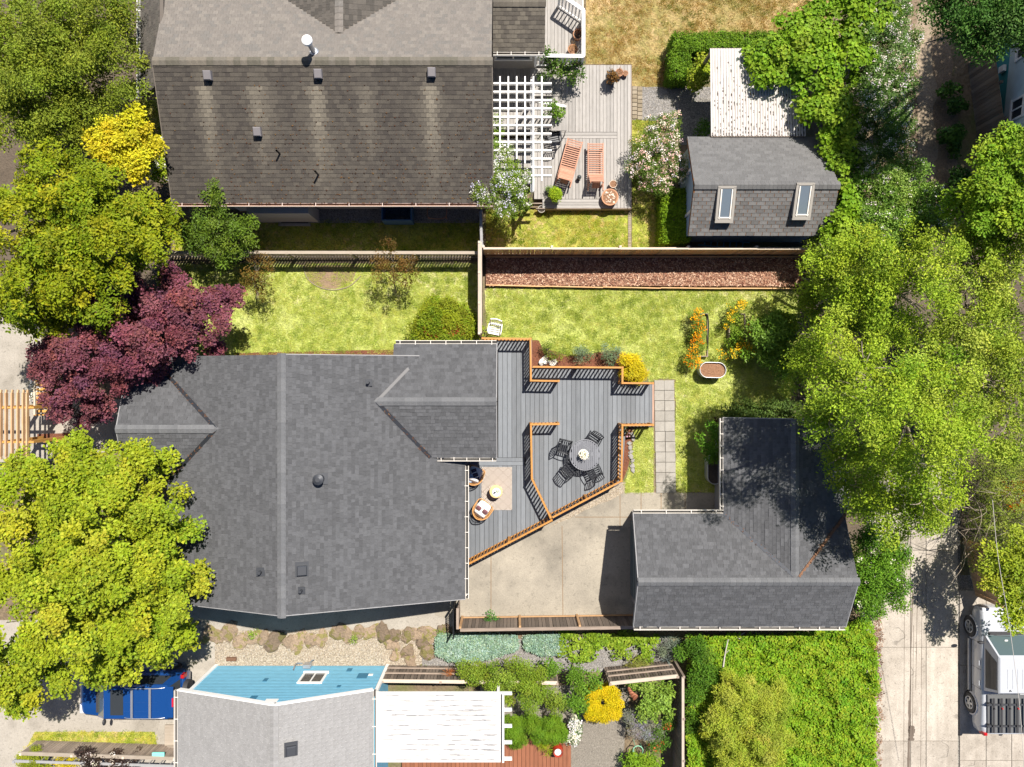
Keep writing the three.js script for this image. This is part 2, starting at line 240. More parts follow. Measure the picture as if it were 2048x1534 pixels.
const _m = new THREE.Matrix4(), _q = new THREE.Quaternion(), _q2 = new THREE.Quaternion(), _s = new V(), _up = new V(0, 1, 0);
// instances: list of [Vector3 place, Vector3 direction, scale, Color]
function scatter(name, kind, list, parent, origin, m = leafMat, label, userKind = 'stuff') {
  const geos = SP[kind]; const out = [];
  geos.forEach((g, v) => {
    const mine = list.filter((_, i) => i % geos.length === v); if (!mine.length) return;
    const o = new THREE.InstancedMesh(g, m, mine.length); o.name = name;
    mine.forEach(([p, d, s, c], i) => { _q.setFromUnitVectors(_up, d); _q2.setFromAxisAngle(_up, R() * TAU); _q.multiply(_q2); o.setMatrixAt(i, _m.compose(origin ? p.clone().sub(origin) : p, _q, _s.setScalar(s))); o.setColorAt(i, c); });
    o.userData.kind = userKind; if (label) o.userData.label = label; parent.add(o); out.push(o);
  });
  return out;
}
const jitter = (c, h = 0.02, l = 0.2) => { const k = 1 + rr(-l, l), y = 1 + rr(-h, h) * 4; return lin(c.r * k * y, c.g * k, c.b * k * rr(0.8, 1.2)); };
// puffs: [centre, radius, squash, colour]; covers the upper side of each with sprays
function cover(puffs, dens, size, out = [], low = -0.35) {
  for (const [c, r, sq, col, pl] of puffs) {
    const n = Math.round(dens * r * r * (0.6 + sq));
    for (let i = 0; i < n; i++) {
      const y = rr(low, 1), a = R() * TAU, q = Math.sqrt(1 - y * y), d = new V(Math.cos(a) * q, y, Math.sin(a) * q), k = Math.pow(R(), 0.3) * rr(0.85, 1.18);
      const p = new V(c.x + d.x * r * k, c.y + d.y * r * sq * k, c.z + d.z * r * k); d.y += 0.9; d.x += rr(-0.4, 0.4); d.z += rr(-0.4, 0.4); d.normalize();
      out.push([p, d, size * rr(0.75, 1.25), jitter(pl ? col.clone().lerp(pick(pl), R() * 0.6) : col)]);
    }
  }
  return out;
}
// lobes of a crown: [px, py, radius px, height]; each becomes puffs over a dome
function lobePuffs(lobes, o) {
  const puffs = [];
  for (const [x, y, rp, h00, vr] of lobes) {
    const h = h00 + rr(-1, 1) * (o.vary ?? 0), c = P(x, y, h), r = D(rp, h), V2 = vr ?? r * (o.dome ?? 0.55), pr = o.puff ?? 0.45, n = Math.max(1, Math.round((o.fill ?? 1.25) * (r / pr) ** 2));
    const seen = [];
    for (let i = 0; i < n; i++) {
      let best, bd = -1; for (let t = 0; t < 6; t++) { const a = R() * TAU, q = Math.sqrt(R()), p = [Math.cos(a) * q, Math.sin(a) * q]; let d = 9; for (const s of seen) d = Math.min(d, Math.hypot(p[0] - s[0], p[1] - s[1])); if (d > bd) { bd = d; best = p; } }
      seen.push(best); const q = Math.hypot(...best), ang = Math.atan2(best[1], best[0]), rim = Math.max(0, r - pr * 0.6) * (0.78 + 0.5 * noise(ang * 1.6 + 20, x * 0.37 + y, 0, 3));
      const py = c.y + V2 * (Math.sqrt(Math.max(0, 1 - q * q)) - 0.5) + rr(-1, 1) * (o.rough ?? 0.3);
      puffs.push([new V(c.x + best[0] * rim, py, c.z + best[1] * rim), pr * rr(0.65, 1.25), (o.sq ?? 0.6) * rr(0.8, 1.2), jitter(o.pal[Math.floor(R() * R() * 1.6 * o.pal.length) % o.pal.length].clone().lerp(o.pal[0], 0.3), 0.02, 0.1), o.pal]);
    }
  }
  return puffs;
}
function tree(name, label, category, [bx, by], lobes, o, group) {
  const base = P(bx, by), t = T(name, label, category, base, 0, group), L = (p) => p.clone().sub(base);
  const list = cover(lobePuffs(lobes, o), o.dens ?? 130, o.size ?? 1);
  let hc = 0, cx = 0, cz = 0; for (const [x, y, r, h] of lobes) { const p = P(x, y, h); hc += h; cx += p.x; cz += p.z; } hc /= lobes.length; cx = cx / lobes.length; cz = cz / lobes.length;
  const tr = o.trunk ?? 0.16;
  if (tr > 0) {
    const mid = new V((cx - base.x) * 0.35, hc * 0.5, (cz - base.z) * 0.35);
    part('trunk', taper([new V(0, -0.1, 0), new V(mid.x * 0.5, hc * 0.25, mid.z * 0.5), mid, new V((cx - base.x) * 0.8, hc * 0.85, (cz - base.z) * 0.8)], tr, tr * 0.4, 9), o.barkMat ?? MT.bark, t);
    for (const [x, y, r, h] of lobes) {
      const e = L(P(x, y, h)); e.y -= Math.min(0.6, h * 0.2); const k = mid.clone().lerp(e, 0.5); k.y += 0.25;
      const gs = [taper([mid, k, e], tr * 0.5, tr * 0.14, 6)];
      const nb = o.twigs ?? 3; for (let i = 0; i < nb; i++) { const a = R() * TAU, rr2 = D(r, h) * rr(0.4, 0.85), q = new V(e.x + Math.cos(a) * rr2, e.y + rr(-0.1, 0.4), e.z + Math.sin(a) * rr2); gs.push(taper([k.clone().lerp(e, rr(0.2, 1)), e.clone().lerp(q, 0.5).add(new V(0, 0.1, 0)), q], tr * 0.2, tr * 0.05, 5)); }
      part('limb', gs, o.barkMat ?? MT.bark, t);
    }
  }
  scatter('crown', o.leaf, list, t, base, o.mat ?? leafMat);
  if (o.bloom) scatter('blossom', 'petal', list.filter(() => R() < o.bloom).map(([p, d, s]) => [p.clone().add(new V(rr(-0.08, 0.08), rr(0.03, 0.12), rr(-0.08, 0.08))), d, rr(0.8, 1.4) * (o.bloomSize ?? 1), jitter(pick(o.bloomPal), 0.01, 0.1)]), t, base, petalMat);
  return t;
}
const bush = (name, label, category, lobes, o, group) => tree(name, label, category, [lobes[0][0], lobes[0][1]].map((v, i) => { const p = P(lobes[0][0], lobes[0][1], lobes[0][3]); return i ? 767 + p.z / SC : 1024 + p.x / SC; }), lobes, { trunk: 0.04, puff: 0.3, dens: 220, size: 0.8, twigs: 2, rough: 0.12, ...o }, group);
// clipped hedge over a prism
function hedge(name, label, poly, h, o, group) {
  const pts = poly.map(([x, y]) => P(x, y)), cx = pts.reduce((a, p) => a + p.x, 0) / pts.length, cz = pts.reduce((a, p) => a + p.z, 0) / pts.length, base = new V(cx, 0, cz), t = T(name, label, 'hedge', base, 0, group), q = pts.map((p) => [p.x, p.z]), list = [];
  const xs = q.map((a) => a[0]), zs = q.map((a) => a[1]), dens = o.dens ?? 160;
  const area = (Math.max(...xs) - Math.min(...xs)) * (Math.max(...zs) - Math.min(...zs));
  for (let i = 0; i < area * dens; i++) { const x = rr(Math.min(...xs), Math.max(...xs)), z = rr(Math.min(...zs), Math.max(...zs)); if (inPoly(x, z, q)) list.push([new V(x, h + rr(-0.1, 0.03) + (noise(x * 3, z * 3) - 0.5) * 0.12, z), new V(rr(-0.5, 0.5), 1, rr(-0.5, 0.5)).normalize(), rr(0.8, 1.3), jitter(pick(o.pal))]); }
  q.forEach((a, i) => { const b = q[(i + 1) % q.length], L = Math.hypot(b[0] - a[0], b[1] - a[1]); for (let k = 0; k < L * h * dens * 0.8; k++) { const s = R(), x = mix(a[0], b[0], s), z = mix(a[1], b[1], s), y = rr(0.05, h), out = new V(x - cx, 0, z - cz).normalize(); list.push([new V(x + rr(-0.06, 0.04), y, z + rr(-0.06, 0.04)), out.add(new V(rr(-0.3, 0.3), 0.5, rr(-0.3, 0.3))).normalize(), rr(0.8, 1.2), jitter(pick(o.pal))]); } });
  part('stems', prism(q.map(([x, z]) => [(x - cx) * 0.82, (z - cz) * 0.82]), 0, h * 0.86), MT.bark, t, null, 'stuff');
  scatter('foliage', o.leaf ?? 'box', list, t, base, o.mat ?? leafMat); return t;
}
// low planting over a polygon: height(x, z, edge)
function carpet(name, label, category, poly, hfn, o, group) {
  const q = poly.map(([x, y]) => { const p = P(x, y, o.h0 ?? 0); return [p.x, p.z]; }), xs = q.map((a) => a[0]), zs = q.map((a) => a[1]), list = [], x0 = Math.min(...xs), x1 = Math.max(...xs), z0 = Math.min(...zs), z1 = Math.max(...zs), base = new V((x0 + x1) / 2, 0, (z0 + z1) / 2), t = T(name, label, category, base, 0, group); tag(t, null, null, null, 'stuff');
  const hs = (x, z) => hfn(x, z);
  for (let i = 0; i < (x1 - x0) * (z1 - z0) * (o.dens ?? 90); i++) {
    const x = rr(x0, x1), z = rr(z0, z1); if (!inPoly(x + rr(-1, 1) * (o.soft ?? 0.1), z + rr(-1, 1) * (o.soft ?? 0.1), q)) continue; if (o.keep && R() > o.keep(x, z)) continue;
    const e = 0.15, h = hs(x, z), n = new V(h - hs(x + e, z), e, h - hs(x, z + e)).normalize(); n.x += rr(-0.35, 0.35); n.z += rr(-0.35, 0.35); n.normalize();
    const tn = o.tone ? o.tone(x, z) : R(); list.push([new V(x, h * rr(0.72, 1.02) + 0.02, z), n, (o.size ?? 1) * rr(0.75, 1.3), jitter(o.pal[Math.min(o.pal.length - 1, Math.floor(tn * o.pal.length))])]);
  }
  scatter('foliage', o.leaf, list, t, base, o.mat ?? leafMat);
  if (o.bloom) scatter('blossom', 'petal', list.filter(() => R() < o.bloom).map(([p, d]) => [p.clone().add(new V(0, rr(0.04, 0.12), 0)), d, rr(0.8, 1.5), jitter(pick(o.bloomPal), 0.01, 0.1)]), t, base, petalMat);
  return t;
}
function grass(label, polys, n, pal, y = 0.01, size = 1, holes = []) {
  const list = [];
  for (const poly of polys) {
    const q = poly.map(([x, z]) => { const p = P(x, z); return [p.x, p.z]; }), xs = q.map((a) => a[0]), zs = q.map((a) => a[1]), x0 = Math.min(...xs), x1 = Math.max(...xs), z0 = Math.min(...zs), z1 = Math.max(...zs);
    for (let i = 0; i < (x1 - x0) * (z1 - z0) * n; i++) {
      const x = rr(x0, x1), z = rr(z0, z1); if (!inPoly(x + rr(-0.06, 0.06), z + rr(-0.06, 0.06), q)) continue;
      const bare = fbm(x * 0.8 + 3, z * 0.8 + 40, 0, 3, 77); if (bare > 0.66 && R() < 0.75) continue;
      const k = clamp(fbm(x * 7, z * 7, 0, 3, 5) * 1.3 - 0.12 + (fbm(x * 0.6, z * 0.6, 0, 2, 15) - 0.5) * 0.4 + rr(-0.2, 0.2)); list.push([new V(x, y, z), new V(rr(-0.15, 0.15), 1, rr(-0.15, 0.15)).normalize(), size * rr(0.7, 1.35) * (0.8 + 0.5 * (1 - k)), jitter(pal[Math.min(pal.length - 1, Math.floor(k * pal.length))], 0.02, 0.15)]);
    }
  }
  const g = new THREE.Group(); g.name = numbered('grass'); tag(g, label, 'grass', null, 'stuff'); scene.add(g); scatter('grass_blades', 'tuft', list, g, null, bladeMat);
}

// ---------- roofs ----------
const wedge = (() => { // unit shingle: x 0..1, butt at z = 0 with height 1, thin at z = -1
  const q = [[0, 0, 0], [1, 0, 0], [1, 1, 0], [0, 1, 0], [1, 0.15, -1], [0, 0.15, -1], [1, 0, -1], [0, 0, -1]], f = [[0, 1, 2], [0, 2, 3], [3, 2, 4], [3, 4, 5], [1, 6, 4], [1, 4, 2], [0, 3, 5], [0, 5, 7]];
  const g = new THREE.BufferGeometry(); g.setAttribute('position', new THREE.Float32BufferAttribute(f.flat().flatMap((i) => q[i]), 3)); g.setAttribute('uv', new THREE.Float32BufferAttribute(f.flat().flatMap((i) => [q[i][0] * 0.3, q[i][2] * 0.15]), 2)); g.computeVertexNormals(); return g;
})();
const wedgeP = wedge.attributes.position, wedgeN = wedge.attributes.normal;
// pts: coplanar 3-D outline, the first two along the eave. o: exp, w:[min,max], th, cols, reg (regular tabs), slots {left}
function roofPlane(roof, pts, o) {
  const A = pts[0], U = pts[1].clone().sub(A).normalize(); let N = U.clone().cross(pts[2].clone().sub(A)).normalize(); if (N.y < 0) N.negate();
  let Wv = N.clone().cross(U); if (Wv.dot(pts[2].clone().sub(A)) < 0) { return roofPlane(roof, [pts[1], pts[0], ...pts.slice(2).reverse()], o); }
  const poly = pts.map((p) => { const d = p.clone().sub(A); return [d.dot(U), d.dot(Wv)]; }), vmax = Math.max(...poly.map((p) => p[1]));
  const tri = THREE.ShapeUtils.triangulateShape(poly.map((p) => new THREE.Vector2(...p)), []), f = [], TH = o.deck ?? 0.14;
  const at = (u, v, n) => A.clone().addScaledVector(U, u).addScaledVector(Wv, v).addScaledVector(N, n);
  let ar = 0; poly.forEach(([x, y], i) => { const [a, b] = poly[(i + 1) % poly.length]; ar += x * b - a * y; });
  const push = (...ps) => ps.forEach((p) => f.push(p.x, p.y, p.z));
  for (const t of tri) { const k = ar > 0 ? t : t.slice().reverse(); push(...k.map((i) => at(...poly[i], -0.004))); push(...k.slice().reverse().map((i) => at(...poly[i], -TH))); }
  poly.forEach((a, i) => { const b = poly[(i + 1) % poly.length], q = [at(...a, -0.004), at(...a, -TH), at(...b, -TH), at(...b, -0.004)]; if (ar > 0) push(q[0], q[1], q[2], q[0], q[2], q[3]); else push(q[2], q[1], q[0], q[3], q[2], q[0]); });
  const g = new THREE.BufferGeometry(); g.setAttribute('position', new THREE.Float32BufferAttribute(f, 3)); g.computeVertexNormals();
  (roof.userData.decks ??= []).push(muv(g));
  const tabs = []; let row = 0;
  for (let v = 0; v < vmax - 0.02; v += o.exp, row++) {
    const vm = Math.min(v + o.exp * 0.5, vmax - 0.01), xs = []; poly.forEach(([a, b], i) => { const [c, d] = poly[(i + 1) % poly.length]; if ((b > vm) !== (d > vm)) xs.push(a + (c - a) * (vm - b) / (d - b)); }); xs.sort((a, b) => a - b);
    for (let k = 0; k + 1 < xs.length; k += 2) {
      let u = xs[k] - (o.reg ? (row % 2) * o.w[0] / 2 + (o.skew ?? 0) * row : R() * o.w[1]);
      while (u < xs[k + 1]) { const w = o.reg ? o.w[0] : rr(...o.w), a = Math.max(u, xs[k]), b = Math.min(u + w - (o.gap ?? 0.004), xs[k + 1]); u += w; if (b - a > 0.025) tabs.push([a, b, v, at((a + b) / 2, v, 0), row]); }
    }
  }
  for (const t of tabs) {
    const p = t[3]; let tone = Math.floor(R() * o.cols.length); if (o.toneFn) tone = o.toneFn(p, t); roof.userData.tabs.push({ M: new THREE.Matrix4().makeBasis(U.clone().multiplyScalar(t[1] - t[0]), N.clone().multiplyScalar(o.th * (o.lam ? pick([0.8, 1.1, 1.9]) : rr(0.8, 1.25))), Wv.clone().multiplyScalar(-(Math.min(o.exp + 0.02, vmax - t[2])))).setPosition(at(t[0], t[2] - 0.004 + rr(-0.004, 0.004), 0)), c: o.cols[tone], area: t[1] - t[0], see: o.see ?? 1 });
  }
}
// roof part: after its planes are added, close it
function newRoof(parent, name = 'roof') { const r = new THREE.Mesh(new THREE.BufferGeometry(), MT.darkMetal); r.name = name; parent.add(r); r.userData.tabs = []; r.userData.decks = []; return r; }
const wm = new Map();
function closeRoof(r, quota, deckMat) {
  r.geometry = merge(r.userData.decks); r.material = deckMat;
  const tabs = r.userData.tabs, inFrame = (t) => { const e = t.M.elements, x = e[12] / (SC * (1 - e[13] / HC)), z = e[14] / (SC * (1 - e[13] / HC)); return Math.abs(x) < 1000 && Math.abs(z) < 745; };
  tabs.sort((a, b) => (inFrame(b) ? b.area * b.see : 0) - (inFrame(a) ? a.area * a.see : 0));
  const own = tabs.slice(0, quota), rest = tabs.slice(quota), n = wedgeP.count;
  for (const t of own) { const key = t.c.join(); if (!wm.has(key)) wm.set(key, shingleMat(t.c)); const m = new THREE.Mesh(wedge, wm.get(key)); m.name = 'shingle'; m.applyMatrix4(flip(t.M)); r.add(m); }
  if (rest.length) {
    const p = new Float32Array(rest.length * n * 3), nn = new Float32Array(rest.length * n * 3), c = new Float32Array(rest.length * n * 3), u = new Float32Array(rest.length * n * 2), v = new V(), nm = new THREE.Matrix3();
    rest.forEach((t, k) => { const F = flip(t.M); nm.getNormalMatrix(F); const ox = R(), oy = R(); for (let i = 0; i < n; i++) { const o = (k * n + i); v.fromBufferAttribute(wedgeP, i).applyMatrix4(F).toArray(p, o * 3); v.fromBufferAttribute(wedgeN, i).applyMatrix3(nm).normalize().toArray(nn, o * 3); c.set(t.c, o * 3); u[o * 2] = wedge.attributes.uv.getX(i) + ox; u[o * 2 + 1] = wedge.attributes.uv.getY(i) + oy; } });
    const g = new THREE.BufferGeometry(); g.setAttribute('position', new THREE.BufferAttribute(p, 3)); g.setAttribute('normal', new THREE.BufferAttribute(nn, 3)); g.setAttribute('color', new THREE.BufferAttribute(c, 3)); g.setAttribute('uv', new THREE.BufferAttribute(u, 2));
    part('shingle_field', g, fieldMat, r, null, 'stuff');
  }
  delete r.userData.tabs; delete r.userData.decks; return r;
}
const flip = (m) => m;
const fieldMat = M({ map: grain.map, bumpMap: grain.bumpMap, bumpScale: 0.004, vertexColors: true, roughness: 0.95 });
// ridge caps: bent pieces laid along a line
const capGeo = (pa, pb) => { const w = 0.15, t = 0.014, f = []; const q = (z, y) => [[-w, -w * pa + y, z], [0, y + 0.006, z], [w, -w * pb + y, z]], a = q(0, t), b = q(0.26, 0.004), c = q(0, -0.004); const Q = (i, j, k, l) => f.push(...i, ...j, ...k, ...i, ...k, ...l); for (const i of [0, 1]) { Q(a[i], b[i], b[i + 1], a[i + 1]); Q(c[i], a[i], a[i + 1], c[i + 1]); } Q(c[0], b[0], b[0], a[0]); Q(c[2], a[2], b[2], b[2]); const g = new THREE.BufferGeometry(); g.setAttribute('position', new THREE.Float32BufferAttribute(f, 3)); g.computeVertexNormals(); return muv(g); };
function ridge(roof, a, b, pa, pb, cols, len = 0.22) {
  const d = b.clone().sub(a), L = d.length(), n = Math.max(1, Math.round(L / len)), z = d.normalize(), x = _up.clone().cross(z).normalize(), y = z.clone().cross(x), g = capGeo(pa, pb), mats = cols.map((c) => shingleMat(c));
  for (let i = 0; i < n; i++) { const m = new THREE.Mesh(g, pick(mats)); m.name = 'ridge_cap'; const p = a.clone().lerp(b, i / n); p.y += 0.035; m.applyMatrix4(new THREE.Matrix4().makeBasis(x, y, z).setPosition(p).multiply(new THREE.Matrix4().makeScale(1, 1, L / n / 0.22))); roof.add(m); }
}
// valley or edge flashing strip between two points
const flashing = (roof, a, b, w, m = MT.darkMetal, lift = 0.03, name = 'valley_flashing') => part(name, bar(a.clone().add(new V(0, lift, 0)), b.clone().add(new V(0, lift, 0)), w, 0.02), m, roof);
function gutter(house, a, b, out, n = 6, m = MT.gutter, fillM = MT.gutterIn) {   // out: unit horizontal vector away from the roof
  const s = (k, y) => [a.clone().addScaledVector(out, k).add(new V(0, y, 0)), b.clone().addScaledVector(out, k).add(new V(0, y, 0))];
  const g = part('gutter', [bar(...s(0.02, -0.07), 0.012, 0.12), bar(...s(0.075, -0.125), 0.1, 0.012), bar(...s(0.13, -0.065), 0.018, 0.13)], m, house);
  part('gutter_fill', bar(...s(0.075, -0.105), 0.09, 0.02), fillM, g, null, 'stuff');  // strip that colours the gutter inside dark; brown leaf litter only where passed in
  for (let i = 0; i <= n; i++) { const p = a.clone().lerp(b, (i + 0.3) / (n + 0.6)); part('gutter_hanger', bar(p.clone().addScaledVector(out, -0.03).add(new V(0, 0.006, 0)), p.clone().addScaledVector(out, 0.14).add(new V(0, 0.006, 0)), 0.022, 0.012), m, g); }
  return g;
}
// ---------- fences and railings ----------
function fence(name, label, a, b, o) {   // a, b: ground points (Vector3); vertical boards between
  const t = T(name, label, 'fence', a), d = b.clone().sub(a); d.y = 0; const L = d.length(), z = d.normalize(), side = new V(z.z, 0, -z.x).multiplyScalar(o.flip ? -1 : 1), at = (s, k, y) => z.clone().multiplyScalar(s).addScaledVector(side, k).add(new V(0, y, 0));
  const n = Math.floor(L / o.pitch), th = 0.02, top0 = (s) => o.step ? o.h - o.drop * Math.floor(s / L * o.step) : o.h, bg = o.bg ?? slab(o.pitch - o.gap, 1, th, 0.004), ry = Math.atan2(z.x, z.z) + Math.PI / 2;
  for (let i = 0; i < n; i++) {
    if (o.miss && R() < o.miss) continue; const s = (i + 0.5) * L / n, hh = top0(s) - (o.below ?? 0.03) + rr(-1, 1) * (o.uneven ?? 0.006), m = new THREE.Mesh(bg, pick(o.mats)); m.name = 'board';
    m.position.copy(at(s, rr(-0.004, 0.004), o.y0 ?? 0.03)); m.scale.y = hh - (o.y0 ?? 0.03); m.rotation.set(0, ry, rr(-0.006, 0.006)); t.add(m);
  }
  const np = o.posts ?? Math.round(L / 2.4); for (let i = 0; i <= np; i++) { const s = L * i / np; part('post', box(0.09, top0(Math.min(s, L - 0.01)) + (o.postUp ?? 0.06), 0.09).translate(...at(s, o.postOff ?? 0.06, (top0(Math.min(s, L - 0.01)) + (o.postUp ?? 0.06)) / 2).toArray()), o.railMat, t); }
  for (const y of o.rails ?? [0.35, 0.82]) part('rail', bar(at(0, o.railOff ?? 0.045, o.h * y), at(L, o.railOff ?? 0.045, (o.h - (o.step ? o.drop * (o.step - 1) : 0)) * y), 0.04, 0.09), o.railMat, t);
  if (o.cap) { const k = o.step ?? 1; for (let i = 0; i < k; i++) part('cap_rail', bar(at(L * i / k, o.capOff ?? 0.03, o.h - (o.drop ?? 0) * i + 0.02), at(L * (i + 1) / k - 0.003, o.capOff ?? 0.03, o.h - (o.drop ?? 0) * i + 0.02), o.cap, 0.04), o.capMat ?? o.railMat, t); }
  return t;
}
function railing(name, label, pts, o = {}) {   // pts: 3-D points at deck level
  const h = o.h ?? 0.98, base = pts[0], t = T(name, label, 'railing', base), L = (p, y = 0) => p.clone().sub(base).add(new V(0, y, 0)), bal = o.bal ?? slab(0.046, h - 0.1, 0.046, 0.004), m = o.mat ?? MT.cedar;
  pts.forEach((p, i) => { if (!(o.noPost ?? []).includes(i)) part('post', slab(0.088, h + 0.03, 0.088, 0.01).translate(...L(p).toArray()), m, t); });
  for (let i = 0; i + 1 < pts.length; i++) {
    const a = pts[i], b = pts[i + 1], len = a.distanceTo(b), n = Math.max(2, Math.round(len / (o.pitch ?? 0.15))), ry = Math.atan2(b.x - a.x, b.z - a.z);
    part('top_rail', bar(L(a, h), L(b, h), o.capW ?? 0.07, 0.038), m, t); part('bottom_rail', bar(L(a, 0.09), L(b, 0.09), 0.038, 0.04), m, t);
    for (let k = 1; k < n; k++) { const q = new THREE.Mesh(bal, o.balMat ?? m); q.name = 'baluster'; q.position.copy(L(a.clone().lerp(b, k / n), 0.1)); q.rotation.y = ry; t.add(q); }
    const np = Math.floor(len / 2.0); for (let k = 1; k <= np; k++) part('post', slab(0.088, h, 0.088, 0.01).translate(...L(a.clone().lerp(b, k / (np + 1))).toArray()), m, t);
  }
  return t;
}

// ---------- the setting: ground, lawns, paving ----------
{ const g = new THREE.PlaneGeometry(420, 420).rotateX(-Math.PI / 2), uv = g.attributes.uv; for (let i = 0; i < uv.count; i++) uv.setXY(i, uv.getX(i) * 420, uv.getY(i) * 420); const o = new THREE.Mesh(g, MT.soil); o.name = 'ground'; o.userData.kind = 'structure'; scene.add(o); }
const LAWN = {
  back: [[972, 578], [1592, 580], [1602, 700], [1570, 830], [1455, 850], [1445, 985], [1351, 985], [1351, 756], [1300, 762], [1296, 745], [1285, 722], [1258, 711], [1240, 703], [1205, 701], [1165, 711], [1130, 711], [1108, 701], [1086, 697], [1078, 682], [972, 682]],
  strip: [[1268, 857], [1308, 855], [1308, 986], [1247, 986], [1250, 964], [1260, 932], [1266, 895]],
  side: [[350, 528], [957, 528], [957, 690], [790, 706], [480, 712], [350, 712]],
  shade: [[350, 440], [958, 446], [958, 508], [350, 506]],
  next: [[972, 418], [1256, 420], [1256, 508], [972, 508]],
  next2: [[1264, 240], [1330, 240], [1320, 508], [1264, 508]],
  dry: [[1172, -120], [1720, -120], [1640, 90], [1560, 100], [1338, 110], [1330, 176], [1264, 172], [1264, 128], [1172, 128]],
  left: [[270, 200], [330, 200], [345, 300], [300, 320], [270, 300]],
  front: [[70, 1463], [310, 1463], [318, 1512], [45, 1512]],
};
sheet('lawn', LAWN.back, 0.008, MT.lawn, false, 'structure', 0.07); sheet('lawn', LAWN.strip, 0.012, MT.lawn); sheet('lawn', LAWN.side, 0.008, MT.lawn, false, 'structure', 0.05);
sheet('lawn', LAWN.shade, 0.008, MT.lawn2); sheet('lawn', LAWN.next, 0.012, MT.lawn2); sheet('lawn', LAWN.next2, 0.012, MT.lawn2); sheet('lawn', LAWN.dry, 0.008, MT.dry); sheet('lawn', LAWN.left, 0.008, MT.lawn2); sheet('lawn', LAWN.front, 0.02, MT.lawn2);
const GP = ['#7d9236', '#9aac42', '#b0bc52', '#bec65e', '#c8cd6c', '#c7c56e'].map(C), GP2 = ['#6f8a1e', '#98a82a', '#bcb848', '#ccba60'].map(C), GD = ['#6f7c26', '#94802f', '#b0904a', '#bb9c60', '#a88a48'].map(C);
grass('yellow-green mown grass of the back lawn beside the grey deck', [LAWN.back, LAWN.strip], 210, GP);
grass('bright grass of the side lawn between picket fence and house', [LAWN.side], 200, GP);
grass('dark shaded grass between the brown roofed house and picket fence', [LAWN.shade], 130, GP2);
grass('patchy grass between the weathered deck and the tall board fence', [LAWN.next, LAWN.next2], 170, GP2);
grass('sun-dried tan grass north of the clipped corner hedge', [LAWN.dry], 130, GD);
grass('strip of grass below the parked blue car', [LAWN.front], 200, GP2, 0.02);
grass('scrap of grass beside the gable of the brown roofed house', [LAWN.left], 120, GP2);
// bare soil under hedges and trees
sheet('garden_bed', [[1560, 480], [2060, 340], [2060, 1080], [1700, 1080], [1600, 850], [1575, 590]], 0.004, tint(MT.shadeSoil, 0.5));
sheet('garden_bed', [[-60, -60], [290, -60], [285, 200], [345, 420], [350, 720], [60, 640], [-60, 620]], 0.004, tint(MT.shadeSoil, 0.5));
// concrete
const driveway = sheet('driveway', [[870, 1080], [1108, 1030], [1250, 985], [1452, 985], [1452, 1050], [1290, 1060], [1290, 1242], [1050, 1243], [918, 1246], [870, 1230]], 0.016, MT.conc);
sheet('side_path', [[330, 1150], [918, 1150], [918, 1250], [872, 1258], [330, 1262]], 0.012, MT.concGrey);
sheet('gravel_path', [[330, 1256], [880, 1256], [900, 1290], [850, 1320], [830, 1338], [330, 1338]], 0.008, MT.gravelTan, false, 'structure', 0.05);
sheet('gravel_path', [[850, 1282], [1340, 1270], [1340, 1345], [840, 1345]], 0.012, MT.gravelGrey, false, 'structure', 0.05);
sheet('gravel_yard', [[960, 1372], [1262, 1372], [1240, 1560], [960, 1560]], 0.008, MT.gravelFine, false, 'structure', 0.04);
sheet('gravel_path', [[1250, 986], [1120, 1044], [1100, 1054], [1180, 990], [1225, 962], [1250, 962]], 0.02, MT.gravelTan, false, 'structure', 0.04);
sheet('gravel_path', [[1262, 174], [1425, 174], [1425, 310], [1378, 310], [1375, 245], [1262, 240]], 0.014, MT.gravelGrey);
sheet('gravel_pad', [[1360, 196], [1430, 198], [1430, 290], [1360, 290]], 0.018, MT.gravelDark);
sheet('front_pavement', [[-120, 560], [82, 640], [86, 790], [262, 800], [262, 895], [86, 925], [-120, 960]], 0.012, MT.concGrey);
sheet('front_driveway', [[-120, 1240], [430, 1240], [430, 1600], [-120, 1600]], 0.012, MT.concGrey);
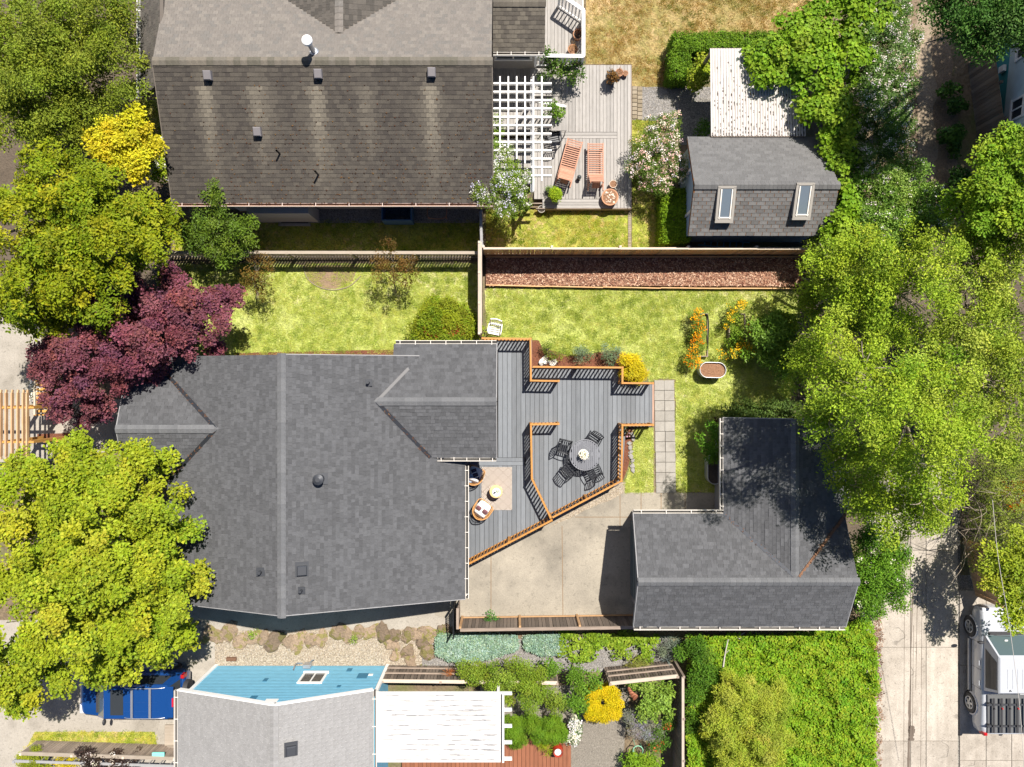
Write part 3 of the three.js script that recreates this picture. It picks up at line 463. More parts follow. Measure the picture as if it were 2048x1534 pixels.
// alley: slabs with real joints between
{
  const xs = [[1738, 1820], [1820, 1851], [1851, 1915]], ys = [940, 1100, 1294, 1481, 1640];
  const al = sheet('alley', [[1732, 900], [1920, 900], [1922, 1660], [1728, 1660]], 0.004, MT.gravelDark);
  xs.forEach(([x0, x1], i) => { for (let k = 0; k + 1 < ys.length; k++) { const a = P(x0, ys[k]), b = P(x1, ys[k + 1]); part('slab', slab(b.x - a.x - 0.02, 0.05, b.z - a.z - 0.02, 0.006).translate((a.x + b.x) / 2, 0, (a.z + b.z) / 2), MT.alleyT?.[k] ?? (MT.alleyT ??= tones(MT.alley, [0.94, 1, 1.04, 0.98]))[k], al); } });
  const pad = sheet('parking_pad', [[1916, 1150], [2110, 1150], [2110, 1660], [1916, 1660]], 0.0045, MT.gravelDark);
  for (const [x0, x1] of [[1918, 1971], [1971, 2022], [2022, 2100]]) for (const [y0, y1] of [[1180, 1330], [1330, 1520], [1520, 1660]]) { const a = P(x0, y0), b = P(x1, y1); part('slab', slab(b.x - a.x - 0.02, 0.046, b.z - a.z - 0.02, 0.006).translate((a.x + b.x) / 2, 0, (a.z + b.z) / 2), pick(MT.alleyT), pad); }
  sheet('alley_dirt', [[1790, -60], [1900, -60], [1905, 260], [1930, 420], [1800, 420], [1790, 200]], 0.01, tint(MT.shadeSoil, [1.1, 1.05, 1]), false, 'structure', 0.08);
  sheet('alley_track', [[1838, -60], [1866, -60], [1872, 380], [1832, 380]], 0.014, tint(MT.shadeSoil, [1.5, 1.55, 1.6]), false, 'structure', 0.16);
  const kerb = P(1727, 1225), k2 = P(1719, 1600); part('kerb', bar(kerb.clone().setY(0.05), k2.clone().setY(0.05), 0.22, 0.1), MT.gravelDark, scene).userData.kind = 'structure';
  // tyre and oil lines worn into the alley
  const track = (x0, y0, x1, y1, w) => { const a = P(x0, y0), b = P(x1, y1), d = b.x - a.x; const pts = []; const n = 26; const L = [], Rr = []; for (let i = 0; i <= n; i++) { const t = i / n, ww = w * (0.35 + fbm(t * 9 + x0, 2, 0, 3) * 1.2); L.push([a.x + d * t - ww, mix(a.z, b.z, t)]); Rr.push([a.x + d * t + ww, mix(a.z, b.z, t)]); } return prism([...L, ...Rr.reverse()], 0.0505, 0.0525); };
  const stain = M({ color: lin(0.12, 0.095, 0.075), roughness: 0.9 });
  part('oil_stain', [track(1822, 1450, 1821, 1480, 0.12), track(1826, 1250, 1823, 1470, 0.008), track(1808, 1120, 1806, 1560, 0.007), track(1843, 1130, 1840, 1540, 0.007), track(1818, 1400, 1815, 1560, 0.045), track(1824, 1180, 1818, 1400, 0.016), track(1834, 1160, 1830, 1380, 0.012)], stain, al);
}
{ const t = T('kick_board', 'brown kick boards at the foot of the tall board fence', 'edging', P(972, 516)), b0 = P(972, 516); for (let i = 0; i < 5; i++) part('board', bar(P(972 + i * 128, 515.5).sub(b0).setY(0.2), P(1099 + i * 128, 515.5).sub(b0).setY(0.2), 0.04, 0.3), MT.fenceTones[0], t); }
{ // dry leaves blown along the alley edge
  const o = new THREE.InstancedMesh(SP.petal[0], M({ color: 0xffffff, roughness: 1, side: THREE.DoubleSide }), 900), pl = ['#7a5a42', '#94715a', '#5f4432', '#a88a6e'].map(C); for (let i = 0; i < 900; i++) { const y = rr(1215, 1545), p = P(1738 + Math.pow(R(), 1.6) * 20 + rr(-3, 3) + noise(y * 0.04, 3) * 8, y); o.setMatrixAt(i, _m.compose(p.setY(0.055), _q.setFromAxisAngle(_up, R() * TAU), _s.setScalar(rr(0.5, 1.1)))); o.setColorAt(i, jitter(pick(pl))); } o.name = 'gutter_fill'; tag(o, 'dry brown leaf litter along the ivy edge of the alley', 'leaf litter', null, 'stuff'); scene.add(o); }
// joints of the back drive: narrow recessed strips between poured panels
{ const j = M({ color: lin(0.2, 0.14, 0.085), roughness: 1 }); for (const [a, b, c, d] of [[1124, 1052, 1126, 1242], [1240, 990, 1240, 1056], [982, 1100, 982, 1242], [1282, 986, 1282, 1040], [1322, 986, 1322, 1030], [1370, 986, 1370, 1030], [1150, 1034, 1268, 1034]]) part('joint', bar(P(a, b).setY(0.016), P(c, d).setY(0.016), 0.03, 0.006), j, driveway); }
// stepping slabs: two columns of square pavers
{
  const w = sheet('paver_walk', [[1307, 759], [1349, 759], [1349, 988], [1307, 988]], 0.014, MT.shadeSoil), tn = tones(MT.path, [0.93, 1, 1.05, 1.1]);
  for (let c = 0; c < 2; c++) for (let i = 0; i < 11; i++) { const p = P(1318 + c * 20 + i * 0.35, 770.5 + i * 20.5), s = slab(0.4, 0.05, 0.405, 0.008); const o = part('paver', s, pick(tn), w); o.position.set(p.x + rr(-0.006, 0.006), rr(0.006, 0.012), p.z); o.rotation.y = rr(-0.012, 0.012); }
  const w2 = sheet('brick_edging', [[1264, 173], [1284, 173], [1284, 239], [1264, 239]], 0.018, MT.shadeSoil), bt = tones(MT.path, [[0.8, 0.7, 0.55], [0.95, 0.85, 0.7], [1, 0.9, 0.75]]);
  for (let c = 0; c < 2; c++) for (let i = 0; i < 8; i++) { const p = P(1269 + c * 10.5, 177 + i * 8.2 + c * 2), o = part('brick', slab(0.2, 0.05, 0.15, 0.008), pick(bt), w2); o.position.set(p.x, 0.004, p.z); o.rotation.y = rr(-0.05, 0.05); }
  for (let i = 0; i < 24; i++) { const p = P(1259, 418 + i * 3.6); const o = part('brick', slab(0.13, 0.05, 0.07, 0.006), pick(bt), w2); o.position.set(p.x, 0, p.z); o.rotation.y = rr(-0.06, 0.06); }
}
// beds
const bed = sheet('mulch_bed', [[972, 509], [1615, 509], [1594, 574], [972, 571]], 0.15, MT.mulch);
sheet('mulch_bed', [[470, 706], [790, 699], [792, 730], [470, 730]], 0.02, MT.redMulch);
sheet('mulch_bed', [[1060, 680], [1078, 682], [1086, 698], [1108, 702], [1130, 712], [1165, 712], [1205, 702], [1240, 704], [1258, 712], [1258, 765], [1040, 765]], 0.02, MT.redMulch, false, 'structure', 0.03);
sheet('mulch_bed', [[1243, 850], [1264, 860], [1262, 900], [1255, 940], [1243, 965], [1220, 965]], 0.024, MT.redMulch, false, 'structure', 0.03);
sheet('mulch_bed', [[608, 530], [718, 530], [705, 560], [672, 578], [640, 574], [618, 560]], 0.016, tint(MT.shadeSoil, [1.15, 1.05, 0.95]), false, 'structure', 0.03);
{ // bark chips on the long bed, loose and uncountable
  const cg = box(0.09, 0.012, 0.03), o = new THREE.InstancedMesh(cg, M({ color: 0xffffff, roughness: 0.9 }), 5200); const pal = ['#7a4f3c', '#987058', '#b08c72', '#5f3a2c', '#c4a68e'].map(C); let n = 0;
  while (n < 5200) { const p = P(rr(974, 1600), rr(514, 573)); _q.setFromEuler(new THREE.Euler(rr(-0.5, 0.5), R() * TAU, rr(-0.5, 0.5))); o.setMatrixAt(n, _m.compose(p.setY(0.155 + rr(0, 0.02)), _q, _s.set(rr(0.5, 1.3), 1, rr(0.5, 1.2)))); o.setColorAt(n, pick(pal)); n++; }
  o.name = 'bark_chips'; tag(o, 'loose bark chips covering the long raised bed under the fence', 'bark mulch', null, 'stuff'); scene.add(o);
  const t = T('timber_edging', 'thin timber boards edging the raised bark bed along the lawn', 'edging', P(972, 572)); const b0 = P(972, 572);
  [[972, 571, 1090, 574], [1090, 573.5, 1205, 576], [1205, 575, 1320, 577.5], [1320, 576.5, 1440, 578], [1440, 577.5, 1594, 578]].forEach(([a, b, c, d]) => part('board', bar(P(a, b).sub(b0).setY(0.1), P(c, d).sub(b0).setY(0.1), 0.04, 0.2), MT.fenceTones[1], t));
}
// small round stones edging the half-moon bed
{ const t = T('bed_edging', 'thin curved edging round the half-moon gravel bed', 'edging', P(660, 575)); const b0 = P(660, 575); part('strip', tube([[606, 532], [616, 558], [638, 574], [668, 580], [700, 572], [722, 552]].map(([x, y]) => P(x, y).sub(b0).setY(0.03)), 0.02, 6, 40), MT.oldWood, t); }

// ---------- buildings ----------
const greys = [[0.0782, 0.0807, 0.0860], [0.0838, 0.0865, 0.0922], [0.0894, 0.0923, 0.0983], [0.0951, 0.0980, 0.1045], [0.1007, 0.1038, 0.1107], [0.1063, 0.1096, 0.1169], [0.1119, 0.1154, 0.1230]];
const greyTone = (p) => clamp(Math.floor((R() * 0.95 + fbm(p.x * 0.45, p.z * 0.45, 0, 3, 21) * 0.3 - 0.12) * 7), 0, 6);   // weathering: whole areas a shade paler or darker
const wallBox = (x0, x1, z0, z1, h, b) => box(x1 - x0, h, z1 - z0, (x0 + x1) / 2 - b.x, h / 2, (z0 + z1) / 2 - b.z);
function win(house, name, c, w, h, n, frameMat = MT.trim) {   // window on a wall: c centre (local), n outward axis 'x+','z-' ...
  const ax = n[0], s = n[1] === '+' ? 1 : -1, t = ax === 'x' ? 0 : 0, B = (a, hh, d, off, up, out) => ax === 'z' ? box(a, hh, d, c.x + off, c.y + up, c.z + s * out) : box(d, hh, a, c.x + s * out, c.y + up, c.z + off);
  const f = part(name, [B(w + 0.16, 0.09, 0.05, 0, h / 2 + 0.045, 0.025), B(w + 0.2, 0.08, 0.08, 0, -h / 2 - 0.04, 0.035), B(0.08, h, 0.05, -w / 2 - 0.04, 0, 0.025), B(0.08, h, 0.05, w / 2 + 0.04, 0, 0.025)], frameMat, house);
  part('pane', B(w, h, 0.02, 0, 0, 0.006), MT.glass, f); part('mullion', B(0.05, h, 0.04, 0, 0, 0.022), frameMat, f); return f;
}
const pipe = (parent, p, r, h, m, name = 'vent_pipe', boot = true) => { const o = part(name, cyl(r, r, h, 12, p.x, p.y - 0.05, p.z), m, parent); if (boot) part('boot', box(r * 5, 0.015, r * 5, p.x, p.y + 0.02, p.z), MT.vent, o); return o; };
function boxVent(parent, p, s, slope, m, name = 'roof_vent') { // low box vent, slope rotation about x (z fall) or z
  const o = new THREE.Mesh(merge([slab(s, 0.14, s, 0.03), box(s * 1.35, 0.015, s * 1.5, 0, 0.01, -s * 0.12)]), m); o.name = name; o.position.copy(p); if (slope.x) o.rotation.x = slope.x; if (slope.z) o.rotation.z = slope.z; parent.add(o); return o;
}
const capG = [[0.1392, 0.1434, 0.1505], [0.1505, 0.1548, 0.1619], [0.1278, 0.1321, 0.1392]];
function valleyLitter(roof, lines) { const n = 45 * lines.length, o = new THREE.InstancedMesh(SP.petal[0], M({ color: 0xffffff, roughness: 1, side: THREE.DoubleSide }), n), pl = ['#6b4426', '#8a5a30', '#4a3220', '#9a6a3a'].map(C); for (let i = 0; i < n; i++) { const [a, b, sp] = lines[i % lines.length], p = a.clone().lerp(b, Math.pow(R(), 0.7)); p.x += rr(-1, 1) * sp; p.z += rr(-1, 1) * sp; p.y += 0.05; o.setMatrixAt(i, _m.compose(p, _q.setFromAxisAngle(_up, R() * TAU), _s.setScalar(rr(0.2, 0.5)))); o.setColorAt(i, jitter(pick(pl))); } o.name = 'gutter_fill'; o.userData.kind = 'stuff'; roof.add(o); }
// --- main house ---
{
  const XW = -12.7, XR = -8.0, XE = -1.76, ZN = -1.0, ZS = 8.06, HR = 4.6, HE = 2.6, HW = 3.02, b = new V(-7, 0, 3.5), v = (x, y, z) => new V(x - b.x, y, z - b.z);
  const h = T('grey_house', 'large house with grey shingle roof, cross gables and the grey deck at its east side', 'house', b);
  part('wall', [wallBox(-12.1, -2.3, -0.6, 7.6, 2.75, b), wallBox(-4.9, -1.0, -1.05, 2.4, 2.9, b), wallBox(-13.6, -12, 0.1, 3.2, 2.9, b)], MT.wallGrey, h);
  const gab = (x0, xm, x1, z, h0, hm, h1) => { const g = new THREE.BufferGeometry(); const q = [[x0, 2.751, z], [x1, 2.751, z], [x1, Math.max(h1, 2.76), z], [xm, hm, z], [x0, h0, z]].map(([x, y, zz]) => [x - b.x, y, zz - b.z]); g.setAttribute('position', new THREE.Float32BufferAttribute([0, 1, 2, 0, 2, 3, 0, 3, 4].flatMap((i) => q[i]), 3)); g.computeVertexNormals(); return muv(g); };
  for (const z of [7.6, -0.6]) part('gable_wall', gab(-12.1, XR, -2.3, z, 2.9, HR - 0.2, 2.65), MT.wallGrey, h);
  const pE = (HR - HE) / (XE - XR), pW = (HR - HW) / (XR - XW), roof = newRoof(h);
  const o = { exp: 0.135, w: [0.09, 0.25], th: 0.011, cols: greys, toneFn: greyTone, lam: true, gap: 0.006 };
  // valley points: east cross gable
  const zc = 0.65, hc = 3.6, ec = 3.0, xc = XR + (HR - hc) / pE, zS = 2.73, zN = -1.45, xS = XR + (HR - ec) / pE, hN = hc - (zc - ZN) * (hc - ec) / (zc - zN), xN = XR + (HR - hN) / pE, XG = -0.577;
  roofPlane(roof, [v(XE, HE, ZS), v(XE, HE, zS - 0.3), v(xS, ec, zS), v(xc, hc, zc), v(xN, hN, ZN), v(XR, HR, ZN), v(XR, HR, ZS)], o);
  // west porch gable
  const zp = 1.634, hp = 3.72, xp = XR - (HR - hp) / pW, zp1 = 3.62, zp0 = -0.33, XP = -14.22;
  roofPlane(roof, [v(XW, HW, ZN), v(XW, HW, zp0), v(xp, hp, zp), v(XW, HW, zp1), v(XW, HW, ZS), v(XR, HR, ZS), v(XR, HR, ZN)], o);
  roofPlane(roof, [v(XG, ec, zS), v(xS, ec, zS), v(xc, hc, zc), v(XG, hc, zc)], o);
  roofPlane(roof, [v(-4.36, ec, zN), v(XG, ec, zN), v(XG, hc, zc), v(xc, hc, zc), v(xN, hN, ZN), v(-4.36, hN, ZN - 0.002)], o);
  roofPlane(roof, [v(XW, HW, zp1), v(XP, HW, zp1), v(XP, hp, zp), v(xp, hp, zp)], o);
  roofPlane(roof, [v(XP, HW, zp0), v(XW, HW, zp0), v(xp, hp, zp), v(XP, hp, zp)], o);
  closeRoof(roof, 300, MT.trimDark ??= M({ color: lin(0.1, 0.105, 0.115), roughness: 0.8 }));
  ridge(roof, v(XR, HR, ZN - 0.05), v(XR, HR, ZS + 0.05), pW, pE, capG); ridge(roof, v(XG + 0.02, hc, zc), v(xc - 0.3, hc, zc), 0.29, 0.29, capG); ridge(roof, v(XP - 0.02, hp, zp), v(xp + 0.2, hp, zp), 0.33, 0.33, capG);
  flashing(roof, v(xc, hc, zc), v(xS, ec, zS), 0.13); flashing(roof, v(xc, hc, zc), v(xc + 1.1, hc - 0.35, zc - 1.2), 0.11, MT.flash); flashing(roof, v(xp, hp, zp), v(XW, HW, zp1), 0.13); flashing(roof, v(xp, hp, zp), v(XW, HW, zp0), 0.13);
  valleyLitter(roof, [[v(xc, hc, zc), v(xS, ec, zS), 0.07], [v(xp, hp, zp), v(XW, HW, zp1), 0.07], [v(xp, hp, zp), v(XW, HW, zp0), 0.07]]);
  const fas = (a, c) => part('fascia', bar(a.add(new V(0, -0.1, 0)), c.add(new V(0, -0.1, 0)), 0.03, 0.18), MT.wallGrey, h);
  fas(v(XR, HR, ZS + 0.02), v(XE, HE, ZS + 0.02)); fas(v(XR, HR, ZS + 0.02), v(XW, HW, ZS + 0.02)); fas(v(XR, HR, ZN - 0.02), v(xN, hN, ZN - 0.02)); fas(v(XP - 0.02, hp, zp), v(XP - 0.02, HW, zp1)); fas(v(XP - 0.02, hp, zp), v(XP - 0.02, HW, zp0)); fas(v(XG + 0.02, hc, zc), v(XG + 0.02, ec, zS)); fas(v(XG + 0.02, hc, zc), v(XG + 0.02, ec, zN));
  gutter(h, v(XE, HE, zS + 0.35), v(XE, HE, ZS), new V(1, 0, 0), 8); gutter(h, v(xS + 0.25, ec, zS), v(XG, ec, zS), new V(0, 0, 1), 4); gutter(h, v(-4.3, ec, zN), v(XG, ec, zN), new V(0, 0, -1), 6);
  const onE = (px, py) => { let q; for (let k = 0, hh = 3.4; k < 8; k++) { q = P(px, py, hh); hh = HE + (XE - q.x) * pE; } return q.sub(b).add(new V(0, 0.03, 0)); };
  const onW = (px, py) => { let q; for (let k = 0, hh = 4; k < 8; k++) { q = P(px, py, hh); hh = HW + (q.x - XW) * pW; } return q.sub(b).add(new V(0, 0.03, 0)); };
  const fl = part('flue_vent', [cyl(0.15, 0.15, 0.3, 20), cyl(0.19, 0.19, 0.05, 20, 0, 0.27), cyl(0.19, 0.08, 0.06, 20, 0, 0.32)], MT.vent, h); fl.position.copy(onE(641, 957)); part('flashing_plate', box(0.36, 0.02, 0.4, 0.08, 0.005, 0).rotateZ(-0.31), MT.vent, fl);
  boxVent(h, onE(604, 1140), 0.34, { z: -Math.atan(pE) }, MT.vent); pipe(h, onE(604, 1180), 0.05, 0.28, MT.vent); pipe(h, onW(522, 1143), 0.06, 0.26, MT.vent); pipe(h, onE(738, 765), 0.05, 0.28, MT.vent);
  part('repair_mark', bar(v(-3.1, 3.26, 1.78), v(-1.95, 3.26, 1.78), 0.02, 0.02), MT.darkMetal, roof);
  part('downspout', tube([v(XE + 0.08, HE - 0.1, ZS - 0.1), v(-2.25, 2.2, ZS - 0.2), v(-2.25, 0.1, ZS - 0.2)], 0.04, 6), MT.gutter, h);
  win(h, 'window', v(-2.28, 1.7, 5), 1.6, 1.1, 'x+'); win(h, 'window', v(-6, 1.6, 7.62), 1.0, 1.0, 'z+'); win(h, 'window', v(-0.98, 1.7, 0.7), 1.4, 1.2, 'x+');
}
// --- garage ---
{
  const b = new V(8.6, 0, 6.4), v = (x, y, z) => new V(x - b.x, y, z - b.z), h = T('grey_garage', 'L-shaped garage with grey shingle roof, its north wing shaded by the big tree', 'garage', b);
  const x0 = 4.6, x1 = 12.57, zr = 7.2, hr = 3.45, zs = 9.16, hs = 2.42, zn = 4.92, hn = 2.35, wx0 = 8.0, wx1 = 12.6, wxr = 10.3, wh = 3.38, wz = 1.31, we = 2.35;
  part('wall', [wallBox(x0 + 0.3, x1 - 0.25, zn + 0.3, zs - 0.3, 2.35, b), wallBox(wx0 + 0.3, wx1 - 0.3, wz + 0.3, zn + 0.5, 2.3, b)], MT.wallGrey, h);
  { const g = new THREE.BufferGeometry(), q = (xx) => [[xx, 2.351, zn + 0.3], [xx, 2.351, zs - 0.3], [xx, hr - 0.14, zr]].map(([x, y, z]) => [x - b.x, y, z - b.z]); g.setAttribute('position', new THREE.Float32BufferAttribute(q(x0 + 0.3).flat(), 3)); g.computeVertexNormals(); part('gable_wall', muv(g), MT.wallGrey, h); const g2 = new THREE.BufferGeometry(); g2.setAttribute('position', new THREE.Float32BufferAttribute(q(x1 - 0.25).flat(), 3)); g2.computeVertexNormals(); part('gable_wall', muv(g2), MT.wallGrey, h); }
  const roof = newRoof(h), o = { exp: 0.135, w: [0.09, 0.25], th: 0.011, cols: greys, toneFn: greyTone, lam: true }, pn = (hr - hn) / (zr - zn), zv = zn + (wh - hn) / pn;
  roofPlane(roof, [v(x1, hs, zs), v(x0, hs, zs), v(x0, hr, zr), v(x1, hr, zr)], o);
  roofPlane(roof, [v(x0, hn, zn), v(wx0, hn, zn), v(wxr, wh, zv), v(wx1 - 0.03, hn, zn), v(x1, hn + 0.001, zn + 0.002), v(x1, hr, zr), v(x0, hr, zr)], o);
  roofPlane(roof, [v(wx0, we, zn), v(wx0, we, wz), v(wxr, wh, wz), v(wxr, wh, zv)], { ...o, reg: true, w: [0.3, 0.3] });
  roofPlane(roof, [v(wx1, we, wz), v(wx1, we, zn), v(wxr, wh, zv), v(wxr, wh, wz)], o);
  closeRoof(roof, 300, MT.trimDark);
  ridge(roof, v(x0 - 0.02, hr, zr), v(x1 + 0.02, hr, zr), 0.5, 0.5, capG, 0.225); ridge(roof, v(wxr, wh, wz), v(wxr, wh, zv), 0.45, 0.45, capG, 0.225);
  flashing(roof, v(wxr, wh, zv), v(wx0, hn, zn), 0.12); flashing(roof, v(wxr + 0.15, wh - 0.05, zv - 0.02), v(wx1, hn, zn), 0.1, MT.litter, 0.05, 'needle_litter'); valleyLitter(roof, [[v(wxr, wh, zv), v(wx0, hn, zn), 0.06], [v(wxr + 0.15, wh, zv), v(wx1, hn, zn), 0.16]]);
  gutter(h, v(x0, hs, zs), v(x1, hs, zs), new V(0, 0, 1), 10); gutter(h, v(x0, hn, zn), v(wx0, hn, zn), new V(0, 0, -1), 3); gutter(h, v(wx0, we, wz), v(wx0, we, zn - 0.15), new V(-1, 0, 0), 7); gutter(h, v(wx1, we, wz), v(wx1, we, zn - 0.1), new V(1, 0, 0), 5);
  const fas = (a, c) => part('fascia', bar(a.add(new V(0, -0.09, 0)), c.add(new V(0, -0.09, 0)), 0.03, 0.17), MT.wallGrey, h);
  fas(v(x0 - 0.02, hr, zr), v(x0 - 0.02, hs, zs)); fas(v(x0 - 0.02, hr, zr), v(x0 - 0.02, hn, zn)); fas(v(x1 + 0.02, hr, zr), v(x1 + 0.02, hs, zs)); fas(v(wxr, wh, wz - 0.02), v(wx0, we, wz - 0.02)); fas(v(wxr, wh, wz - 0.02), v(wx1, we, wz - 0.02));
  const dr = part('garage_door', box(0.06, 2.05, 3.0, x0 + 0.28 - b.x, 1.03, 7.1 - b.z), MT.teal2 ??= M({ color: lin(0.09, 0.13, 0.15), roughness: 0.5 }), h); for (let i = 1; i < 4; i++) part('panel_joint', box(0.012, 0.02, 2.98, x0 + 0.246 - b.x, i * 0.5, 7.1 - b.z), MT.blackMetal, dr);
}
// --- brown roofed neighbour ---
{
  const b = new V(-6.7, 0, -10.5), v = (x, y, z) => new V(x - b.x, y, z - b.z), h = T('brown_roof_house', 'wide house with mossy brown shingle roof above the shaded lawn', 'house', b);
  const x0 = -12.68, x1 = -0.72, zs = -6.75, hs = 2.7, zr = -11.37, hr = 4.2, zn = -16.2, pn = 0.325, hn = hr - pn * (zr - zn);
  part('wall', [wallBox(x0 + 0.3, x1 - 0.3, zn + 0.4, zs - 0.4, 2.65, b), wallBox(-0.75, 1.0, -16, -12.75, 2.85, b), wallBox(-13.4, -12.2, -16, -10.9, 2.85, b)], MT.wallBrown, h);
  const brown = []; for (let i = 0; i < 22; i++) brown.push(lerp3([0.04012, 0.03422, 0.03068], [0.236, 0.21, 0.1628], Math.pow(i / 21, 1.3)));
  // washed-out streaks run down the roof below the vents, where rain from the metal keeps moss away
  const streaks = [[418, 0.3], [638, 0.34], [864, 0.34], [735, 0.16], [517, 0.2], [540, 0.12]].map(([px, k]) => [P(px, 250, 3.5).x, k]);
  const toneS = (p) => { const x = p.x + b.x, z = p.z + b.z; let k = 0.14 + fbm(x * 1.3, z * 0.25, 0, 3, 9) * 0.2 + rr(-0.1, 0.1); for (const [sx, a] of streaks) { const q = Math.exp(-(((x - sx) / 0.3) ** 2)) * a * 1.9 * sst(zs + 0.6, zr + 0.6, z) * (z > zr + 0.8 ? 1 : 0.3); k += q; } return clamp(Math.floor(k * 22), 0, 21); };
  const roof = newRoof(h), oS = { exp: 0.15, w: [0.2], th: 0.016, reg: true, gap: 0.008, cols: brown, toneFn: toneS };
  roofPlane(roof, [v(x1, hs, zs), v(x0, hs, zs), v(x0, hr, zr), v(x1, hr, zr)], oS);
  const tan = [[0.1792, 0.1638, 0.147], [0.196, 0.1778, 0.1582], [0.2128, 0.1932, 0.1708], [0.1904, 0.1722, 0.154], [0.1708, 0.1596, 0.1456]], oN = { exp: 0.15, w: [0.2], th: 0.009, reg: true, gap: 0.006, cols: tan, see: 0.9 };
  const xa = -6.19, ha = 3.82, za = zr - (hr - ha) / pn, vw = 3.4, zv2 = za - vw * 0.235 / pn, hv = ha - vw * 0.235;
  roofPlane(roof, [v(x0, hn, zn), v(x1, hn, zn), v(x1, hr, zr), v(x0, hr, zr)], oN);
  const dk = [[0.072, 0.06525, 0.05625], [0.09, 0.081, 0.06975], [0.108, 0.09675, 0.08325]];
  roofPlane(roof, [v(xa - vw, hv + 0.02, zv2 - 2), v(xa - vw, hv + 0.02, zv2), v(xa, ha + 0.02, za), v(xa, ha + 0.02, zv2 - 2)], { ...oN, cols: dk }); roofPlane(roof, [v(xa + vw, hv + 0.02, zv2), v(xa + vw, hv + 0.02, zv2 - 2), v(xa, ha + 0.02, zv2 - 2), v(xa, ha + 0.02, za)], { ...oN, cols: dk });
  roofPlane(roof, [v(-13.74, 2.95, -17), v(-13.74, 2.95, -10.5), v(-12.66, 3.7, -10.85), v(-12.66, 3.7, -17)], { ...oN, cols: [[0.09, 0.081, 0.072], [0.108, 0.099, 0.0855], [0.1215, 0.108, 0.0945]] });
  roofPlane(roof, [v(1.22, 2.9, -12.3), v(-0.7, 2.9, -12.3), v(-0.7, 3.4, -13.85), v(1.22, 3.4, -13.85)], { ...oS, toneFn: null, cols: brown.slice(6, 13) }); roofPlane(roof, [v(-0.7, 2.7, -16), v(1.22, 2.7, -16), v(1.22, 3.4, -13.85), v(-0.7, 3.4, -13.85)], oN);
  closeRoof(roof, 300, MT.trimBrown ??= M({ color: lin(0.14, 0.12, 0.1), roughness: 0.9 }));
  ridge(roof, v(x0, hr, zr), v(x1, hr, zr), 0.325, 0.325, [[0.15, 0.135, 0.11], [0.12, 0.11, 0.085], [0.17, 0.15, 0.12]], 0.24); ridge(roof, v(-0.68, 3.4, -13.85), v(1.2, 3.4, -13.85), 0.32, 0.32, brown.slice(9, 14), 0.24); ridge(roof, v(xa, ha, za), v(xa, ha, zv2 - 2), 0.235, 0.235, tan, 0.24);
  gutter(h, v(x0, hs, zs), v(x1, hs, zs), new V(0, 0, 1), 9, M({ color: lin(0.62, 0.5, 0.44), roughness: 0.6 }), MT.litter); gutter(h, v(-0.7, 2.9, -12.3), v(1.15, 2.9, -12.3), new V(0, 0, 1), 3); gutter(h, v(-13.74, 2.95, -17), v(-13.74, 2.95, -10.55), new V(-1, 0, 0), 4, MT.white);
  part('rake_board', [bar(v(x0 - 0.02, hr - 0.1, zr), v(x0 - 0.02, hs - 0.1, zs), 0.03, 0.18), bar(v(x1 + 0.02, hr - 0.1, zr), v(x1 + 0.02, hs - 0.1, zs), 0.03, 0.18)], MT.trimBrown, h);
  const onS = (px, py) => { let q; for (let k = 0, hh = 3.4; k < 8; k++) { q = P(px, py, hh); hh = hs + (zs - q.z) * (hr - hs) / (zs - zr); } return q.sub(b).add(new V(0, 0.03, 0)); }, onN = (px, py) => { let q; for (let k = 0, hh = 3.6; k < 8; k++) { q = P(px, py, hh); hh = hr - pn * (zr - q.z); } return q.sub(b).add(new V(0, 0.02, 0)); };
  for (const [x, y] of [[418, 152], [638, 149], [864, 146], [517, 264]]) { const o = part('roof_vent', [slab(0.28, 0.2, 0.32, 0.03)], M({ color: lin(0.16, 0.15, 0.155), roughness: 0.6 }), h); o.position.copy(onS(x, y)); o.rotation.x = Math.atan(0.325); }
  for (const [x, y, k] of [[560, 308, 1], [637, 350, 1.2]]) { const p = onS(x, y); part('bent_pipe', tube([p.clone(), p.clone().add(new V(0, 0.38 * k, 0.0))], 0.035, 8, 4), MT.blackMetal, h); }
  const ch = onN(628, 104), fl = part('white_flue', [cyl(0.09, 0.09, 0.75, 16), cyl(0.17, 0.13, 0.05, 16, 0, -0.02)], MT.steel, h); fl.position.copy(ch); part('flue_cap', [cyl(0.18, 0.18, 0.1, 20, 0, 0.8), cyl(0.18, 0.1, 0.06, 20, 0, 0.9)], MT.white, fl);
  // moss cushions in the shingle joints of the lower roof
  const mg = new THREE.IcosahedronGeometry(1, 1), mo = new THREE.InstancedMesh(mg, M({ color: 0xffffff, roughness: 1 }), 900); const mp = ['#3e2618', '#4a3420', '#2e2016', '#5a4222'].map(C);
  for (let i = 0; i < 900; i++) { let px = rr(420, 980), py = 405 - Math.pow(R(), 1.5) * 170; if (R() < 0.3) { px = rr(315, 980); py = rr(150, 405); } const p = onS(px, py); const row = Math.round((p.z + b.z - zs) / (0.15 * 0.951)); p.z = zs + row * 0.15 * 0.951 - b.z + rr(-0.01, 0.02); p.y = hs + (zs - p.z - b.z) * 0.325 + 0.008; mo.setMatrixAt(i, _m.compose(p, _q.setFromAxisAngle(_up, R() * TAU), _s.set(rr(0.012, 0.04), rr(0.012, 0.025), rr(0.012, 0.035)))); mo.setColorAt(i, jitter(pick(mp))); }
  mo.name = 'moss'; mo.userData.kind = 'stuff'; roof.add(mo);
